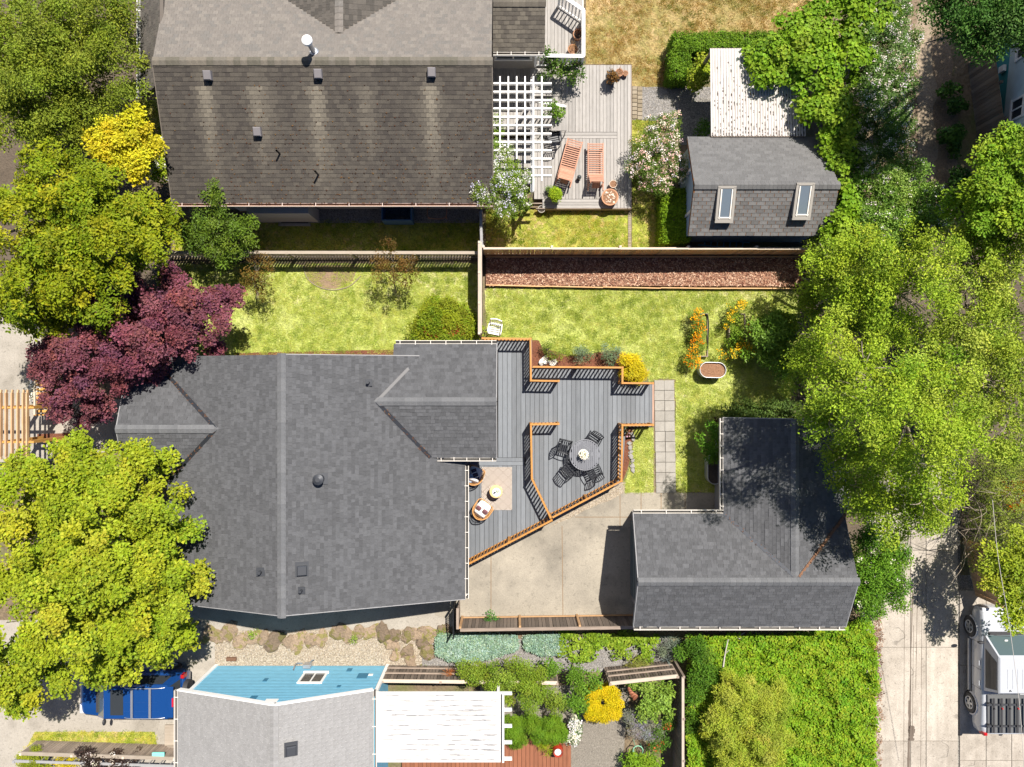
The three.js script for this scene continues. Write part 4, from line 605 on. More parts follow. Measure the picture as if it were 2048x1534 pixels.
  // south wall: a pale bay, windows, hot-water hatch
  part('bay', box(2.4, 1.6, 0.5, -9.1 - b.x, 0.8, -6.85 - b.z), M({ color: lin(0.42, 0.38, 0.35), roughness: 0.8 }), h); win(h, 'window', v(-8.9, 2.1, -7.14), 1.1, 0.7, 'z+'); win(h, 'window', v(-4.4, 1.7, -7.14), 1.3, 1.0, 'z+');
  part('back_door', box(0.9, 2, 0.06, -10.7 - b.x, 1.0, -7.1 - b.z), MT.trim, h);
  win(h, 'window', v(0.05, 1.75, -12.74), 1.3, 0.8, 'z+');
}
// --- shed with two skylights ---
{
  const b = new V(9.3, 0, -7.5), v = (x, y, z) => new V(x - b.x, y, z - b.z), h = T('garden_shed', 'small shed with weathered grey shingle roof and two skylights', 'shed', b, 0);
  const x0 = 6.68, x1 = 12.0, zr = -7.27, hr = 3.2, zs = -5.6, hs = 2.3, zn = -9.4, hn = 2.12;
  part('wall', [wallBox(x0 + 0.2, x1 - 0.2, zn + 0.2, zs - 0.2, 2.2, b)], M({ color: lin(0.3, 0.42, 0.55), roughness: 0.7 }), h);
  for (const x of [x0 + 0.2, x1 - 0.2]) { const gw = new THREE.BufferGeometry(); gw.setAttribute('position', new THREE.Float32BufferAttribute([[x, 2.201, zn + 0.2], [x, 2.201, zs - 0.2], [x, hr - 0.12, zr]].flatMap(([x, y, z]) => [x - b.x, y, z - b.z]), 3)); gw.computeVertexNormals(); part('gable_wall', muv(gw), M({ color: lin(0.3, 0.42, 0.55), roughness: 0.7 }), h); }
  const roof = newRoof(h), A = [[0.1275, 0.1237, 0.12], [0.15, 0.1463, 0.1425], [0.165, 0.1613, 0.1575], [0.18, 0.1762, 0.1725]], Bc = [[0.1269, 0.1269, 0.1269], [0.1396, 0.1396, 0.1396], [0.149, 0.149, 0.149]];
  roofPlane(roof, [v(x1, hs, zs), v(x0, hs, zs), v(x0, hr, zr), v(x1, hr, zr)], { exp: 0.145, w: [0.31], th: 0.012, reg: true, gap: 0.022, cols: A, see: 2, skew: 0.01 });
  roofPlane(roof, [v(x0, hn, zn), v(x1 - 0.3, hn, zn), v(x1, hr, zr), v(x0, hr, zr)], { exp: 0.145, w: [0.31], th: 0.005, reg: true, gap: 0.004, cols: Bc, see: 0.5 });
  closeRoof(roof, 300, M({ color: lin(0.2, 0.09, 0.035), roughness: 1 }));
  ridge(roof, v(x0, hr, zr), v(x1, hr, zr), 0.43, 0.54, Bc, 0.15);
  for (const [px, py] of [[1449, 408], [1604, 402]]) {
    let q; for (let k = 0, hh = 2.7; k < 8; k++) { q = P(px, py, hh); hh = hs + (zs - q.z) * (hr - hs) / (zs - zr); }
    const s = new THREE.Group(); s.name = 'skylight'; s.position.copy(q.sub(b)); s.position.y += 0.03; s.rotation.x = Math.atan((hr - hs) / (zs - zr)) * 0.72; h.add(s); const w = 0.58, l = 1.22;
    part('frame', [box(0.09, 0.14, l, -w / 2, 0.07, 0), box(0.09, 0.14, l, w / 2, 0.07, 0), box(w + 0.09, 0.14, 0.09, 0, 0.07, -l / 2), box(w + 0.09, 0.14, 0.14, 0, 0.065, l / 2)], M({ color: lin(0.3, 0.28, 0.25), roughness: 0.5 }), s);
    part('sash', [box(0.045, 0.03, l - 0.14, -w / 2 + 0.09, 0.14, 0), box(0.045, 0.03, l - 0.14, w / 2 - 0.09, 0.14, 0), box(w - 0.1, 0.03, 0.045, 0, 0.14, l / 2 - 0.12)], MT.gutter, s); part('pane', box(w - 0.12, 0.02, l - 0.12, 0, 0.115, 0), MT.skyGlass, s); part('curb', box(w + 0.02, 0.24, l - 0.02, 0, -0.08, 0), MT.vent, s);
  }
  for (const [x, z] of [[x0 + 0.04, -8.2], [x0 + 0.04, -6.6]]) part('corner_board', box(0.1, 2.1, 0.1, x - b.x + 0.15, 1.05, z - b.z), MT.trim, h);
}
// --- corrugated lean-to ---
{
  const b = new V(9.2, 0, -11), h = T('corrugated_shelter', 'open shelter with white corrugated roof specked with rust, half under vines', 'shelter', b);
  const a0 = P(1420, 97, 2.45), a1 = P(1608, 97, 2.45), c0 = P(1422, 272, 2.2), c1 = P(1611, 272, 2.2), n = 6, specks = [];
  const mk = (u0, u1) => { const W2 = Math.round((u1 - u0) * 200), f = [], uv = [], ribs = 34; for (let i = 0; i < W2; i++) { const q = (k) => { const u = u0 + (u1 - u0) * k / W2, y = 0.014 * Math.cos(u * ribs * TAU), t = a0.clone().lerp(a1, u), m = c0.clone().lerp(c1, u); t.y += y; m.y += y; return [t.sub(b), m.sub(b), u]; }; const [t0, m0, ua] = q(i), [t1, m1, ub] = q(i + 1); for (const [p, uu, vv] of [[t0, ua, 1], [m0, ua, 0], [m1, ub, 0], [t0, ua, 1], [m1, ub, 0], [t1, ub, 1]]) { f.push(p.x, p.y, p.z); uv.push(uu, vv); } } const g = new THREE.BufferGeometry(); g.setAttribute('position', new THREE.Float32BufferAttribute(f, 3)); g.setAttribute('uv', new THREE.Float32BufferAttribute(uv, 2)); g.computeVertexNormals(); return g; };
  const cw = 1020, chh = 1024, cv = document.createElement('canvas'); cv.width = cw; cv.height = chh; const x = cv.getContext('2d'); x.fillStyle = '#ebe7e2'; x.fillRect(0, 0, cw, chh);
  for (let i = 0; i < 900; i++) { x.fillStyle = `rgba(${pick(['150,135,120', '190,180,170', '225,220,214'])},${rr(0.05, 0.25)})`; const rib = Math.floor(R() * 34); x.fillRect((rib + 0.3 + rr(0, 0.5)) * 30, R() * chh, rr(3, 12), rr(30, 260)); }
  for (let i = 0; i < 330; i++) { const rib = Math.floor(R() * 34), yy = i < 110 ? chh - Math.pow(R(), 2) * 110 : i < 220 ? chh * rr(0.45, 0.97) : chh * rr(0.15, 0.97); x.fillStyle = pick(['rgba(52,30,22,0.95)', 'rgba(74,48,36,0.9)', 'rgba(40,30,26,0.95)', 'rgba(95,66,50,0.85)']); const w = rr(7, 13), l = rr(8, 46); x.beginPath(); x.ellipse((rib + 0.5) * 30, yy, w / 2, l / 2, 0, 0, 7); x.fill(); }
  const tx = new THREE.CanvasTexture(cv); tx.colorSpace = THREE.SRGBColorSpace; const m = M({ map: tx, roughness: 0.6, side: THREE.DoubleSide, color: lin(0.58, 0.58, 0.58) });
  for (let i = 0; i < n; i++) { const o = part('roof_sheet', mk(i / n, (i + 1) / n + (i < n - 1 ? 0.008 : 0)), m, h); o.position.y = (i % 2) * 0.004; }
  for (const [p, q] of [[a0, a1], [c0, c1], [a0.clone().lerp(c0, 0.5), a1.clone().lerp(c1, 0.5)]]) part('purlin', bar(p.clone().sub(b).add(new V(0, -0.07, 0)), q.clone().sub(b).add(new V(0, -0.07, 0)), 0.05, 0.1), MT.oldWood, h);
  for (const p of [a0, a1, c0, c1]) { const q = p.clone().sub(b); part('post', box(0.1, p.y - 0.1, 0.1, q.x * 0.96, (p.y - 0.1) / 2, q.z * 0.94), MT.oldWood, h); }
}
// --- blue house ---
{
  const b = new V(-8.6, 0, 14), v = (x, y, z) => new V(x - b.x, y, z - b.z), h = T('blue_house', 'blue sided house with pale grey roof at the bottom of the picture', 'house', b);
  const x0 = -12.3, x1 = -5.13, xr = -8.35, z0 = 11.3, z1 = 19, he = 3.08, hr = 4.35, zw = 11.56, wx0 = -12.12, wx1 = -5.1;
  part('wall', wallBox(wx0, wx1, zw + 0.04, z1 - 0.4, 2.95, b), MT.wallBlue, h);
  const prof = (x) => x < xr ? mix(he, hr, (x - x0) / (xr - x0)) - 0.12 : mix(he, hr, (x1 - x) / (x1 - xr)) - 0.12;
  { const g = []; for (let y = 0.05; y < hr - 0.2; y += 0.14) { let a = wx0, c = wx1; if (y + 0.14 > he - 0.14) { const k = (y + 0.14 - (he - 0.12)) / (hr - he); a = Math.max(wx0, mix(x0, xr, clamp(k))); c = Math.min(wx1, mix(x1, xr, clamp(k))); } if (c - a < 0.1) break; g.push(bar(v(a, y + 0.07, zw), v(c, y + 0.07, zw), 0.016, 0.15, -0.04)); } part('lap_siding', g, MT.wallBlue, h, 'pale blue lap siding'); }
  { const g = []; for (let y = 0.05; y < 2.9; y += 0.14) g.push(bar(v(wx1 + 0.02, y + 0.07, zw), v(wx1 + 0.02, y + 0.07, z1 - 0.5), 0.02, 0.145)); part('lap_siding', g, MT.wallBlue, h); }
  for (const x of [wx0 + 0.02, wx1]) part('corner_board', box(0.12, 2.95, 0.12, x - b.x, 1.48, zw - b.z), MT.white, h);
  win(h, 'window', v(-7.8, 1.32, zw - 0.02), 0.8, 0.9, 'z-', MT.white); part('wall_hatch', box(0.45, 0.4, 0.02, -8.75 - b.x, 3.45, zw - 0.025 - b.z), MT.white, h);
  for (const [x, y, w, hh] of [[-9.6, 1.5, 0.16, 0.3], [-6.55, 0.5, 0.2, 0.3], [-5.9, 1.1, 0.4, 0.5], [-6.6, 2.1, 0.14, 0.2], [-9.5, 3.1, 0.25, 0.32]]) part('paint_patch', box(w, hh, 0.012, x - b.x, y, zw - 0.018 - b.z), MT.patchBlue, h); part('paint_patch', box(0.18, 0.16, 0.012, -5.6 - b.x, 1.0, zw - 0.02 - b.z), MT.white, h);
  part('meter_mast', [tube([v(-8.55, 0.15, zw - 0.15), v(-8.75, 0.3, zw - 0.2), v(-8.75, 0.7, zw - 0.1)], 0.03, 6), box(0.3, 0.35, 0.14, -8.3 - b.x, 0.28, zw - 0.12 - b.z), tube([v(-8.25, 0.3, zw - 0.1), v(-8.1, 0.4, zw - 0.35), v(-8.0, 0.42, zw - 0.4)], 0.02, 6)], MT.steel, h);
  const roof = newRoof(h), tan = [[0.285, 0.2825, 0.28], [0.2925, 0.29, 0.2875], [0.3, 0.2975, 0.295], [0.2775, 0.275, 0.2725]], o = { exp: 0.143, w: [0.3], th: 0.007, reg: true, gap: 0.004, cols: tan };
  roofPlane(roof, [v(x1, he, z1), v(x1, he, z0), v(xr, hr, z0), v(xr, hr, z1)], o); roofPlane(roof, [v(x0, he, z0), v(x0, he, z1), v(xr, hr, z1), v(xr, hr, z0)], o);
  closeRoof(roof, 300, MT.trim); ridge(roof, v(xr, hr, z0), v(xr, hr, z1), 0.33, 0.39, tan, 0.24);
  part('rake_board', [bar(v(xr, hr - 0.08, z0 - 0.02), v(x1, he - 0.08, z0 - 0.02), 0.04, 0.2), bar(v(xr, hr - 0.08, z0 - 0.02), v(x0, he - 0.08, z0 - 0.02), 0.04, 0.2)], MT.white, h);
  gutter(h, v(x0, he, z0), v(x0, he, z1), new V(-1, 0, 0), 9); gutter(h, v(x1, he, z0), v(x1, he, z1), new V(1, 0, 0), 7);
  let q = P(584, 1497, 4.1); boxVent(h, q.sub(b).add(new V(0, 0.12, 0)), 0.34, { z: -0.37 }, MT.vent);
}
// --- white patio cover ---
{
  const b = new V(-2.7, 0, 12.9), v = (x, y, z) => new V(x - b.x, y, z - b.z), h = T('patio_cover', 'white ribbed patio cover with grey stains beside the blue house', 'patio cover', b), x0 = -5.05, x1 = -0.42, z0 = 11.58, z1 = 14.15, y = 2.62;
  const cv = document.createElement('canvas'); cv.width = 1024; cv.height = 512; const x = cv.getContext('2d'); x.fillStyle = '#f4f2ee'; x.fillRect(0, 0, 1024, 512);
  for (let i = 0; i < 620; i++) { const row = Math.floor(R() * 14), cx = Math.pow(R(), 0.8) * 940 + 50, l = rr(20, 120), yy = (row + 0.5) * 512 / 14 + rr(-7, 7), a = rr(0.15, 0.6) * (0.4 + fbm(cx / 160, row * 0.7, 0, 3, 4)); x.fillStyle = `rgba(${pick(['110,112,116', '140,140,142', '90,92,98'])},${a})`; x.fillRect(cx - l / 2, yy, l, rr(1.5, 5)); }
  const tx = new THREE.CanvasTexture(cv); tx.colorSpace = THREE.SRGBColorSpace; const m = M({ map: tx, roughness: 0.5, color: lin(0.56, 0.56, 0.57) }), n = 14;
  for (let i = 0; i < n; i++) { const za = mix(z0, z1, i / n), zb = mix(z0, z1, (i + 1) / n), g = merge([box(x1 - x0, 0.02, zb - za - 0.03, (x0 + x1) / 2 - b.x, y, (za + zb) / 2 - b.z), box(x1 - x0, 0.045, 0.028, (x0 + x1) / 2 - b.x, y + 0.018, zb - b.z - 0.008)]); const p = g.attributes.position, uv = g.attributes.uv; for (let k = 0; k < p.count; k++) uv.setXY(k, (p.getX(k) + b.x - x0) / (x1 - x0), 1 - (p.getZ(k) + b.z - z0) / (z1 - z0)); part('roof_panel', g, m, h); }
  for (let i = 0; i < 5; i++) { const z = mix(z0 + 0.04, z1 - 0.08, i / 4); part('rafter', bar(v(x0, y - 0.08, z), v(x1 + 0.42, y - 0.08, z), 0.08, 0.14), MT.white, h); }
  part('edge_beam', [box(0.07, 0.2, z1 - z0, x1 + 0.09 - b.x, y - 0.02, (z0 + z1) / 2 - b.z)], MT.white, h); part('edge_gutter', box(0.05, 0.05, z1 - z0 - 0.1, x1 + 0.03 - b.x, y - 0.01, (z0 + z1) / 2 - b.z), MT.vent, h);
  for (const z of [z0 + 0.1, z1 - 0.1]) part('post', box(0.1, y - 0.15, 0.1, x1 - 0.1 - b.x, (y - 0.15) / 2, z - b.z), MT.white, h);
  // red-brown deck below
  const d = T('red_deck', 'low red-brown board deck under the white patio cover', 'deck', [-1, 0, 14.6]); for (let i = 0; i < 42; i++) { const xx = -4.4 + i * 0.168; if (xx > 2.4) break; part('deck_board', slab(0.158, 0.04, 2.6, 0.005).translate(xx + 1, 0.2, 15.15 - 14.6), pick(MT.redDeckTones), d); } for (const z of [14.0, 15.2, 16.3]) part('joist', box(6.8, 0.18, 0.08, -1.05 + 1, 0.11, z - 14.6), MT.oldWood, d);
}
// --- teal building behind the alley ---
{
  const b = P(1985, 195), h = T('teal_building', 'small teal and pale blue building in the shade beyond the alley', 'building', b, -0.1), w = 2.4, d = 5.2, H = 2.7;
  part('wall', box(w, H, d, w / 2, H / 2, 0), MT.teal, h); part('upper_wall', box(0.03, 1.75, d, -0.02, 1.78, 0), MT.paleBlue, h, 'pale blue upper wall'); part('roof', slab(w + 0.2, 0.1, d + 0.2, 0.03).translate(w / 2, H, 0), MT.paleBlue, h);
  for (const z of [-1.3, 1.1]) win(h, 'window', new V(-0.03, 1.7, z), 0.7, 0.6, 'x-', MT.trim); for (const z of [-0.9, 1.6]) part('utility_box', box(0.12, 0.3, 0.25, -0.09, 0.6, z), MT.trim, h);
}

// ---------- grey deck ----------
const DH = 0.36, deckP = (x, y) => P(x, y, DH);
{
  const b = deckP(1062, 850).setY(0), d = T('grey_deck', 'grey board deck with angled south edge beside the grey house', 'deck', b), bw = 9.15;
  const bot = (x) => x < 1103 ? mix(1130, 1041, (x - 932) / 171) : x < 1245 ? mix(1041, 963, (x - 1103) / 142) : 851, topY = (x) => x < 992 ? (x < 965 ? 931 : 931) : x < 1062 ? 679 : x < 1245 ? 735 : 767;
  const quadBoard = (x0, x1, ya0, ya1, yb0, yb1, y = DH, m) => { const q = [deckP(x0, ya0), deckP(x1, ya1), deckP(x1, yb1), deckP(x0, yb0)].map((p) => [p.x - b.x, p.z - b.z]); part('deck_board', prism(q, y - 0.03, y + rr(-0.0015, 0.0015)), m ?? pick(MT.deckTones), d); };
  for (let x = 932; x < 1303; x += bw) { const g = 0.5, a = x + g, c = Math.min(x + bw - g * 0.3, 1303), m = (a + c) / 2; if (m > 992 && m < 1050) { quadBoard(a, c, 679, 679, 915, 915); quadBoard(a, c, 931, 931, bot(a), bot(c)); } else if (m > 965 && m < 992) { quadBoard(a, c, 679, 679, 700, 700); quadBoard(a, c, 931, 931, bot(a), bot(c)); } else quadBoard(a, c, topY(m), topY(m), bot(a), bot(c)); }
  for (const [y0, y1] of [[915.6, 923], [923.5, 930.6]]) quadBoard(928, 1049, y0, y0, y1, y1, DH, pick(MT.deckTones));
  const fr = MT.deckTones[0]; const skirt = (x0, y0, x1, y1) => part('fascia_board', bar(deckP(x0, y0).sub(b).setY(DH - 0.16), deckP(x1, y1).sub(b).setY(DH - 0.16), 0.03, 0.3), fr, d);
  [[932, 1131, 1103, 1042], [1103, 1042, 1244, 964], [1244, 964, 1246, 852], [1246, 852, 1303, 852], [1304, 851, 1304, 767], [1303, 766, 1246, 766], [1246, 765, 1246, 735], [1246, 734, 1063, 734], [1063, 733, 1063, 678], [1062, 678, 965, 678]].forEach((s) => skirt(...s));
  for (let y = 700; y < 1040; y += 40) part('joist', bar(deckP(y > 900 ? 940 : 1000, y).sub(b).setY(DH - 0.1), deckP(y < 735 ? 1058 : y > 850 ? Math.min(1238, mix(1245, 1110, clamp((y - 960) / 80))) : 1298, y).sub(b).setY(DH - 0.1), 0.04, 0.12), MT.oldWood, d);
  // wood step beside the paver walk
  part('step', bar(P(1306, 767, 0.2).sub(b).setY(0.17), P(1306, 850, 0.2).sub(b).setY(0.17), 0.1, 0.06), tint(MT.oldWood, [1.5, 1.2, 1.1]), d);
}
const rh = DH + 1.0, rp = (l) => l.map(([x, y]) => P(x, y, rh).setY(DH));
railing('deck_railing', 'cedar railing stepping round the mulch bed at the north edge of the grey deck', rp([[965, 676.5], [1061, 677.5], [1062, 761], [1117, 762]]), {});
railing('deck_railing', 'cedar railing between the mulch bed and the middle of the grey deck', rp([[1066, 733.5], [1245, 735], [1245, 766], [1306, 766.5]]), { noPost: [0] });
railing('deck_railing', 'bent cedar railing between lounge corner and dining corner of the grey deck', rp([[1117, 848], [1062, 849], [1064, 958], [1101, 1035]]), {});
railing('deck_railing', 'cedar railing round the east and south-east of the dining corner', rp([[1306, 850], [1245, 850.5], [1243, 962], [1105, 1035]]), { noPost: [3] });
railing('deck_railing', 'cedar railing along the slanting south edge by the lounge corner', rp([[1103, 1041], [933, 1130]]), {});
// ---------- weathered neighbour deck, porch, pergola ----------
{
  const b = P(1130, 270), d = T('weathered_deck', 'weathered silver-grey board deck beside the brown roofed house', 'deck', b), h = 0.4, bd = (x0, x1, y0, y1) => { const p = P(x0, y0, h), q = P(x1, y1, h), w = q.x - p.x, l = q.z - p.z; part('deck_board', slab(w, 0.035, l, 0.004, w > l).translate((p.x + q.x) / 2 - b.x, h - 0.035 + rr(-0.002, 0.002), (p.z + q.z) / 2 - b.z), pick(MT.greyDeckTones), d); };
  for (let x = 985; x < 1262; x += 6.93) { const c = x + 6.5; if (x > 1230) bd(x, c, 130, 416); else if (x > 1110) { bd(x, c, 130, 264); bd(x, c, 277, 398); } else { bd(x, c, 120, 264); bd(x, c, 277, x > 1064 ? 398 : 370); } }
  for (const [y0, y1] of [[264.6, 270.5], [271, 276.6]]) bd(1064, 1234, y0, y1); for (const [y0, y1] of [[398.6, 404], [404.5, 410], [410.5, 416]]) bd(1085, 1234, y0, y1);
  part('fascia_board', [bar(P(1072, 417, h).sub(b).setY(h - 0.14), P(1262, 417, h).sub(b).setY(h - 0.14), 0.03, 0.24), bar(P(1263, 130, h).sub(b).setY(h - 0.14), P(1263, 417, h).sub(b).setY(h - 0.14), 0.03, 0.24)], MT.oldTones[2], d);
  for (let y = 140; y < 410; y += 38) part('joist', bar(P(1000, y, h).sub(b).setY(h - 0.1), P(1255, y, h).sub(b).setY(h - 0.1), 0.04, 0.12), MT.oldWood, d);
  // porch, higher, with steps down
  const p = P(1130, 50), po = T('porch', 'raised porch floor with white railing posts at the corner of the brown roofed house', 'porch', p), ph = 1.0;
  for (let x = 1088; x < 1164; x += 7.0) { const u = P(x, -30, ph), w = P(x + 6.6, 112, ph); part('deck_board', slab(w.x - u.x, 0.035, w.z - u.z, 0.004).translate((u.x + w.x) / 2 - p.x, ph - 0.035, (u.z + w.z) / 2 - p.z), pick(MT.greyDeckTones), po); }
  part('skirt', [bar(P(1072, 113, ph).sub(p).setY(ph - 0.2), P(1166, 113, ph).sub(p).setY(ph - 0.2), 0.03, 0.34), bar(P(1166, 113, ph).sub(p).setY(ph - 0.2), P(1166, -30, ph).sub(p).setY(ph - 0.2), 0.03, 0.34)], MT.white, po);
  for (let i = 0; i < 4; i++) { const y = ph - 0.15 - i * 0.15, u = P(1060 + i * 15, 118, y), w = P(1076 + i * 15, 200, y); part('step', slab(w.x - u.x, 0.04, 1.1, 0.005).translate((u.x + w.x) / 2 - p.x, y, P(0, 165, y).z - p.z), pick(MT.greyDeckTones), po); }
  const q = (l) => l.map(([x, y]) => P(x, y, ph + 0.95).setY(ph));
  railing('porch_railing', 'white porch railing facing the weathered deck, twined with climbing rose', q([[1072, 111], [1167, 112]]), { mat: MT.whiteWood, capW: 0.13, pitch: 0.15, h: 0.95 });
  railing('porch_railing', 'white porch railing along the dry lawn', q([[1167, 112], [1167, 20], [1120, -12]]), { mat: MT.whiteWood, capW: 0.13, pitch: 0.15, h: 0.95, noPost: [0] });
  railing('stair_railing', 'short white sloping stair railing at the edge of the pergola', [P(1068, 208, 1.3).setY(0.75), P(1130, 213, 1.3).setY(0.4)], { mat: MT.whiteWood, capW: 0.1, h: 0.9 });
  // pergola
  const c = P(1045, 255), g = T('pergola', 'white lattice pergola against the brown roofed house', 'pergola', c), y = 2.55;
  for (let i = 0; i < 12; i++) { const yy = 168 + i * 16.7, x0 = i > 8 ? 1062 : 987; part('beam', bar(P(x0, yy, y).sub(c), P(1103, yy, y).sub(c), 0.06, 0.16), MT.whiteWood, g); }
  for (let i = 0; i < 6; i++) part('slat', bar(P(1000 + i * 16.7, 153, y + 0.1).sub(c), P(1000 + i * 16.7, i > 4 ? 362 : i > 3 ? 382 : 300 + i * 9, y + 0.1).sub(c), 0.05, 0.05), MT.whiteWood, g);
  part('carrier_beam', bar(P(1064, 160, y - 0.16).sub(c), P(1064, 385, y - 0.16).sub(c), 0.1, 0.16), MT.whiteWood, g); for (const yy of [170, 375]) { const w = P(1064, yy, y - 0.2).sub(c); part('post', box(0.12, y - 0.2, 0.12, w.x, (y - 0.2) / 2, w.z), MT.whiteWood, g); }
}
// ---------- fences ----------
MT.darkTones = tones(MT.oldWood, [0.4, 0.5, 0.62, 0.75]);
const G = (x, y) => P(x, y);
fence('picket_fence', 'spaced picket fence between the shaded lawn and the side lawn', G(345, 513), G(960, 514), { h: 1.12, pitch: 0.118, gap: 0.042, mats: MT.oldTones.slice(1), railMat: tint(MT.paleWood, 0.6), cap: 0.12, capMat: tint(MT.paleWood, 0.62), posts: 5, postOff: -0.06, railOff: -0.05, capOff: -0.03, rails: [0.2, 0.8] });
fence('board_fence', 'tall stepped cedar board fence behind the long bark bed', G(970, 512), G(1618, 511), { h: 1.66, pitch: 0.142, gap: 0.006, mats: MT.fenceTones, railMat: MT.paleWood, cap: 0.055, capMat: MT.paleWood, step: 5, drop: 0.035, posts: 5, postOff: 0.07, railOff: 0.05, capOff: -0.01, rails: [0.15, 0.9] });
fence('board_fence', 'short return of board fence at the east end of the bark bed', G(1618, 514), G(1622, 586), { h: 1.5, pitch: 0.142, gap: 0.006, mats: MT.oldTones, railMat: MT.oldWood, cap: 0.1, posts: 1, rails: [0.2, 0.85] });
fence('board_fence', 'narrow pale capped fence between the two lawns, ending at the deck', G(965, 500), G(965, 672), { h: 1.65, pitch: 0.142, gap: 0.008, mats: MT.oldTones, railMat: MT.paleWood, cap: 0.15, capMat: tint(MT.paleWood, 0.8), posts: 3, flip: true, rails: [0.2, 0.85] });
fence('board_fence', 'grey fence stub running north from the picket fence corner', G(963, 440), G(965, 505), { h: 1.55, pitch: 0.142, gap: 0.01, mats: MT.oldTones, railMat: MT.wallGrey, cap: 0.1, posts: 1 });
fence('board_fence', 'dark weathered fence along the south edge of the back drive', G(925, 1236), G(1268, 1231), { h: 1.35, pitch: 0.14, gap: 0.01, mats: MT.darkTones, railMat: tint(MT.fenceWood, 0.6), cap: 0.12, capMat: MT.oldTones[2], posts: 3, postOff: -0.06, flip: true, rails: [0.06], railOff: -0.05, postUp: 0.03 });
fence('board_fence', 'weathered fence between the blue house and the flower yard', G(778, 1330), G(1110, 1334), { h: 1.5, pitch: 0.13, gap: 0.018, mats: MT.darkTones, railOff: -0.04, railMat: MT.oldTones[3], cap: 0.13, capMat: MT.paleWood, posts: 3, flip: true, rails: [0.25, 0.6] });
fence('board_fence', 'weathered fence corner panel behind the yellow shrub', G(1210, 1334), G(1338, 1320), { h: 1.55, pitch: 0.11, gap: 0.02, mats: MT.darkTones, railOff: -0.04, railMat: MT.oldTones[3], cap: 0.14, capMat: tint(MT.paleWood, 0.85), posts: 1, flip: true, rails: [0.35, 0.65] });
fence('board_fence', 'dark fence running south between flower yard and ivy slope', G(1346, 1322), G(1346, 1560), { h: 1.6, pitch: 0.14, gap: 0.01, mats: MT.oldTones.slice(0, 2), railMat: MT.oldWood, cap: 0.1, capMat: tint(MT.paleWood, 0.75), posts: 3, rails: [0.2, 0.85] });
fence('board_fence', 'leaning weathered fence beside the strip of grass by the blue house', G(75, 1480), G(372, 1490), { h: 1.0, pitch: 0.12, gap: 0.01, mats: MT.oldTones.slice(1), railMat: MT.paleWood, cap: 0.14, capMat: tint(MT.paleWood, 0.55), posts: 3, flip: true, rails: [0.2, 0.7] });
fence('low_wall_rail', 'grey painted rail in front of the leaning fence', G(60, 1496), G(372, 1506), { h: 0.95, pitch: 0.4, gap: 0.36, mats: [MT.wallGrey], railMat: MT.wallGrey, cap: 0.1, posts: 2, flip: true, rails: [0.4] });
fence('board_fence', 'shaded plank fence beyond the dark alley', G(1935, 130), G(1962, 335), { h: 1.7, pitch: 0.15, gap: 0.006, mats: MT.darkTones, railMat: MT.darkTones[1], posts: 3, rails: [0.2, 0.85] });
fence('board_fence', 'brown plank fence beside the white pickup truck, under bare branches', G(1925, 1080), G(1950, 1190), { h: 1.6, pitch: 0.14, gap: 0.006, mats: MT.fenceTones.slice(0, 3), railMat: MT.fenceTones[1], posts: 2, rails: [0.2, 0.85] });
{ // iron gate
  const a = P(912, 1200), b2 = P(912, 1252), t = T('iron_gate', 'narrow black iron gate at the corner of the grey house', 'gate', a), L = b2.z - a.z; part('gate_frame', [box(0.04, 0.04, L, 0, 1.4, L / 2), box(0.04, 0.04, L, 0, 0.15, L / 2), box(0.05, 1.5, 0.05, 0, 0.75, 0), box(0.05, 1.5, 0.05, 0, 0.75, L)], MT.blackMetal, t); for (let i = 1; i < 12; i++) part('bar', box(0.022, 1.3, 0.022, 0, 0.78, L * i / 12), MT.blackMetal, t);
  const f = T('drive_fence_return', 'short weathered fence rail from the house corner to the drive fence', 'fence', P(920, 1196)); const z = P(920, 1236).z - P(920, 1196).z; part('cap_rail', box(0.1, 0.04, z, 0, 1.36, z / 2), MT.oldTones[3], f); for (let i = 0; i < 6; i++) part('board', slab(0.02, 1.33, z / 6 - 0.01, 0.004).translate(0, 0, (i + 0.5) * z / 6), pick(MT.oldTones), f);
}
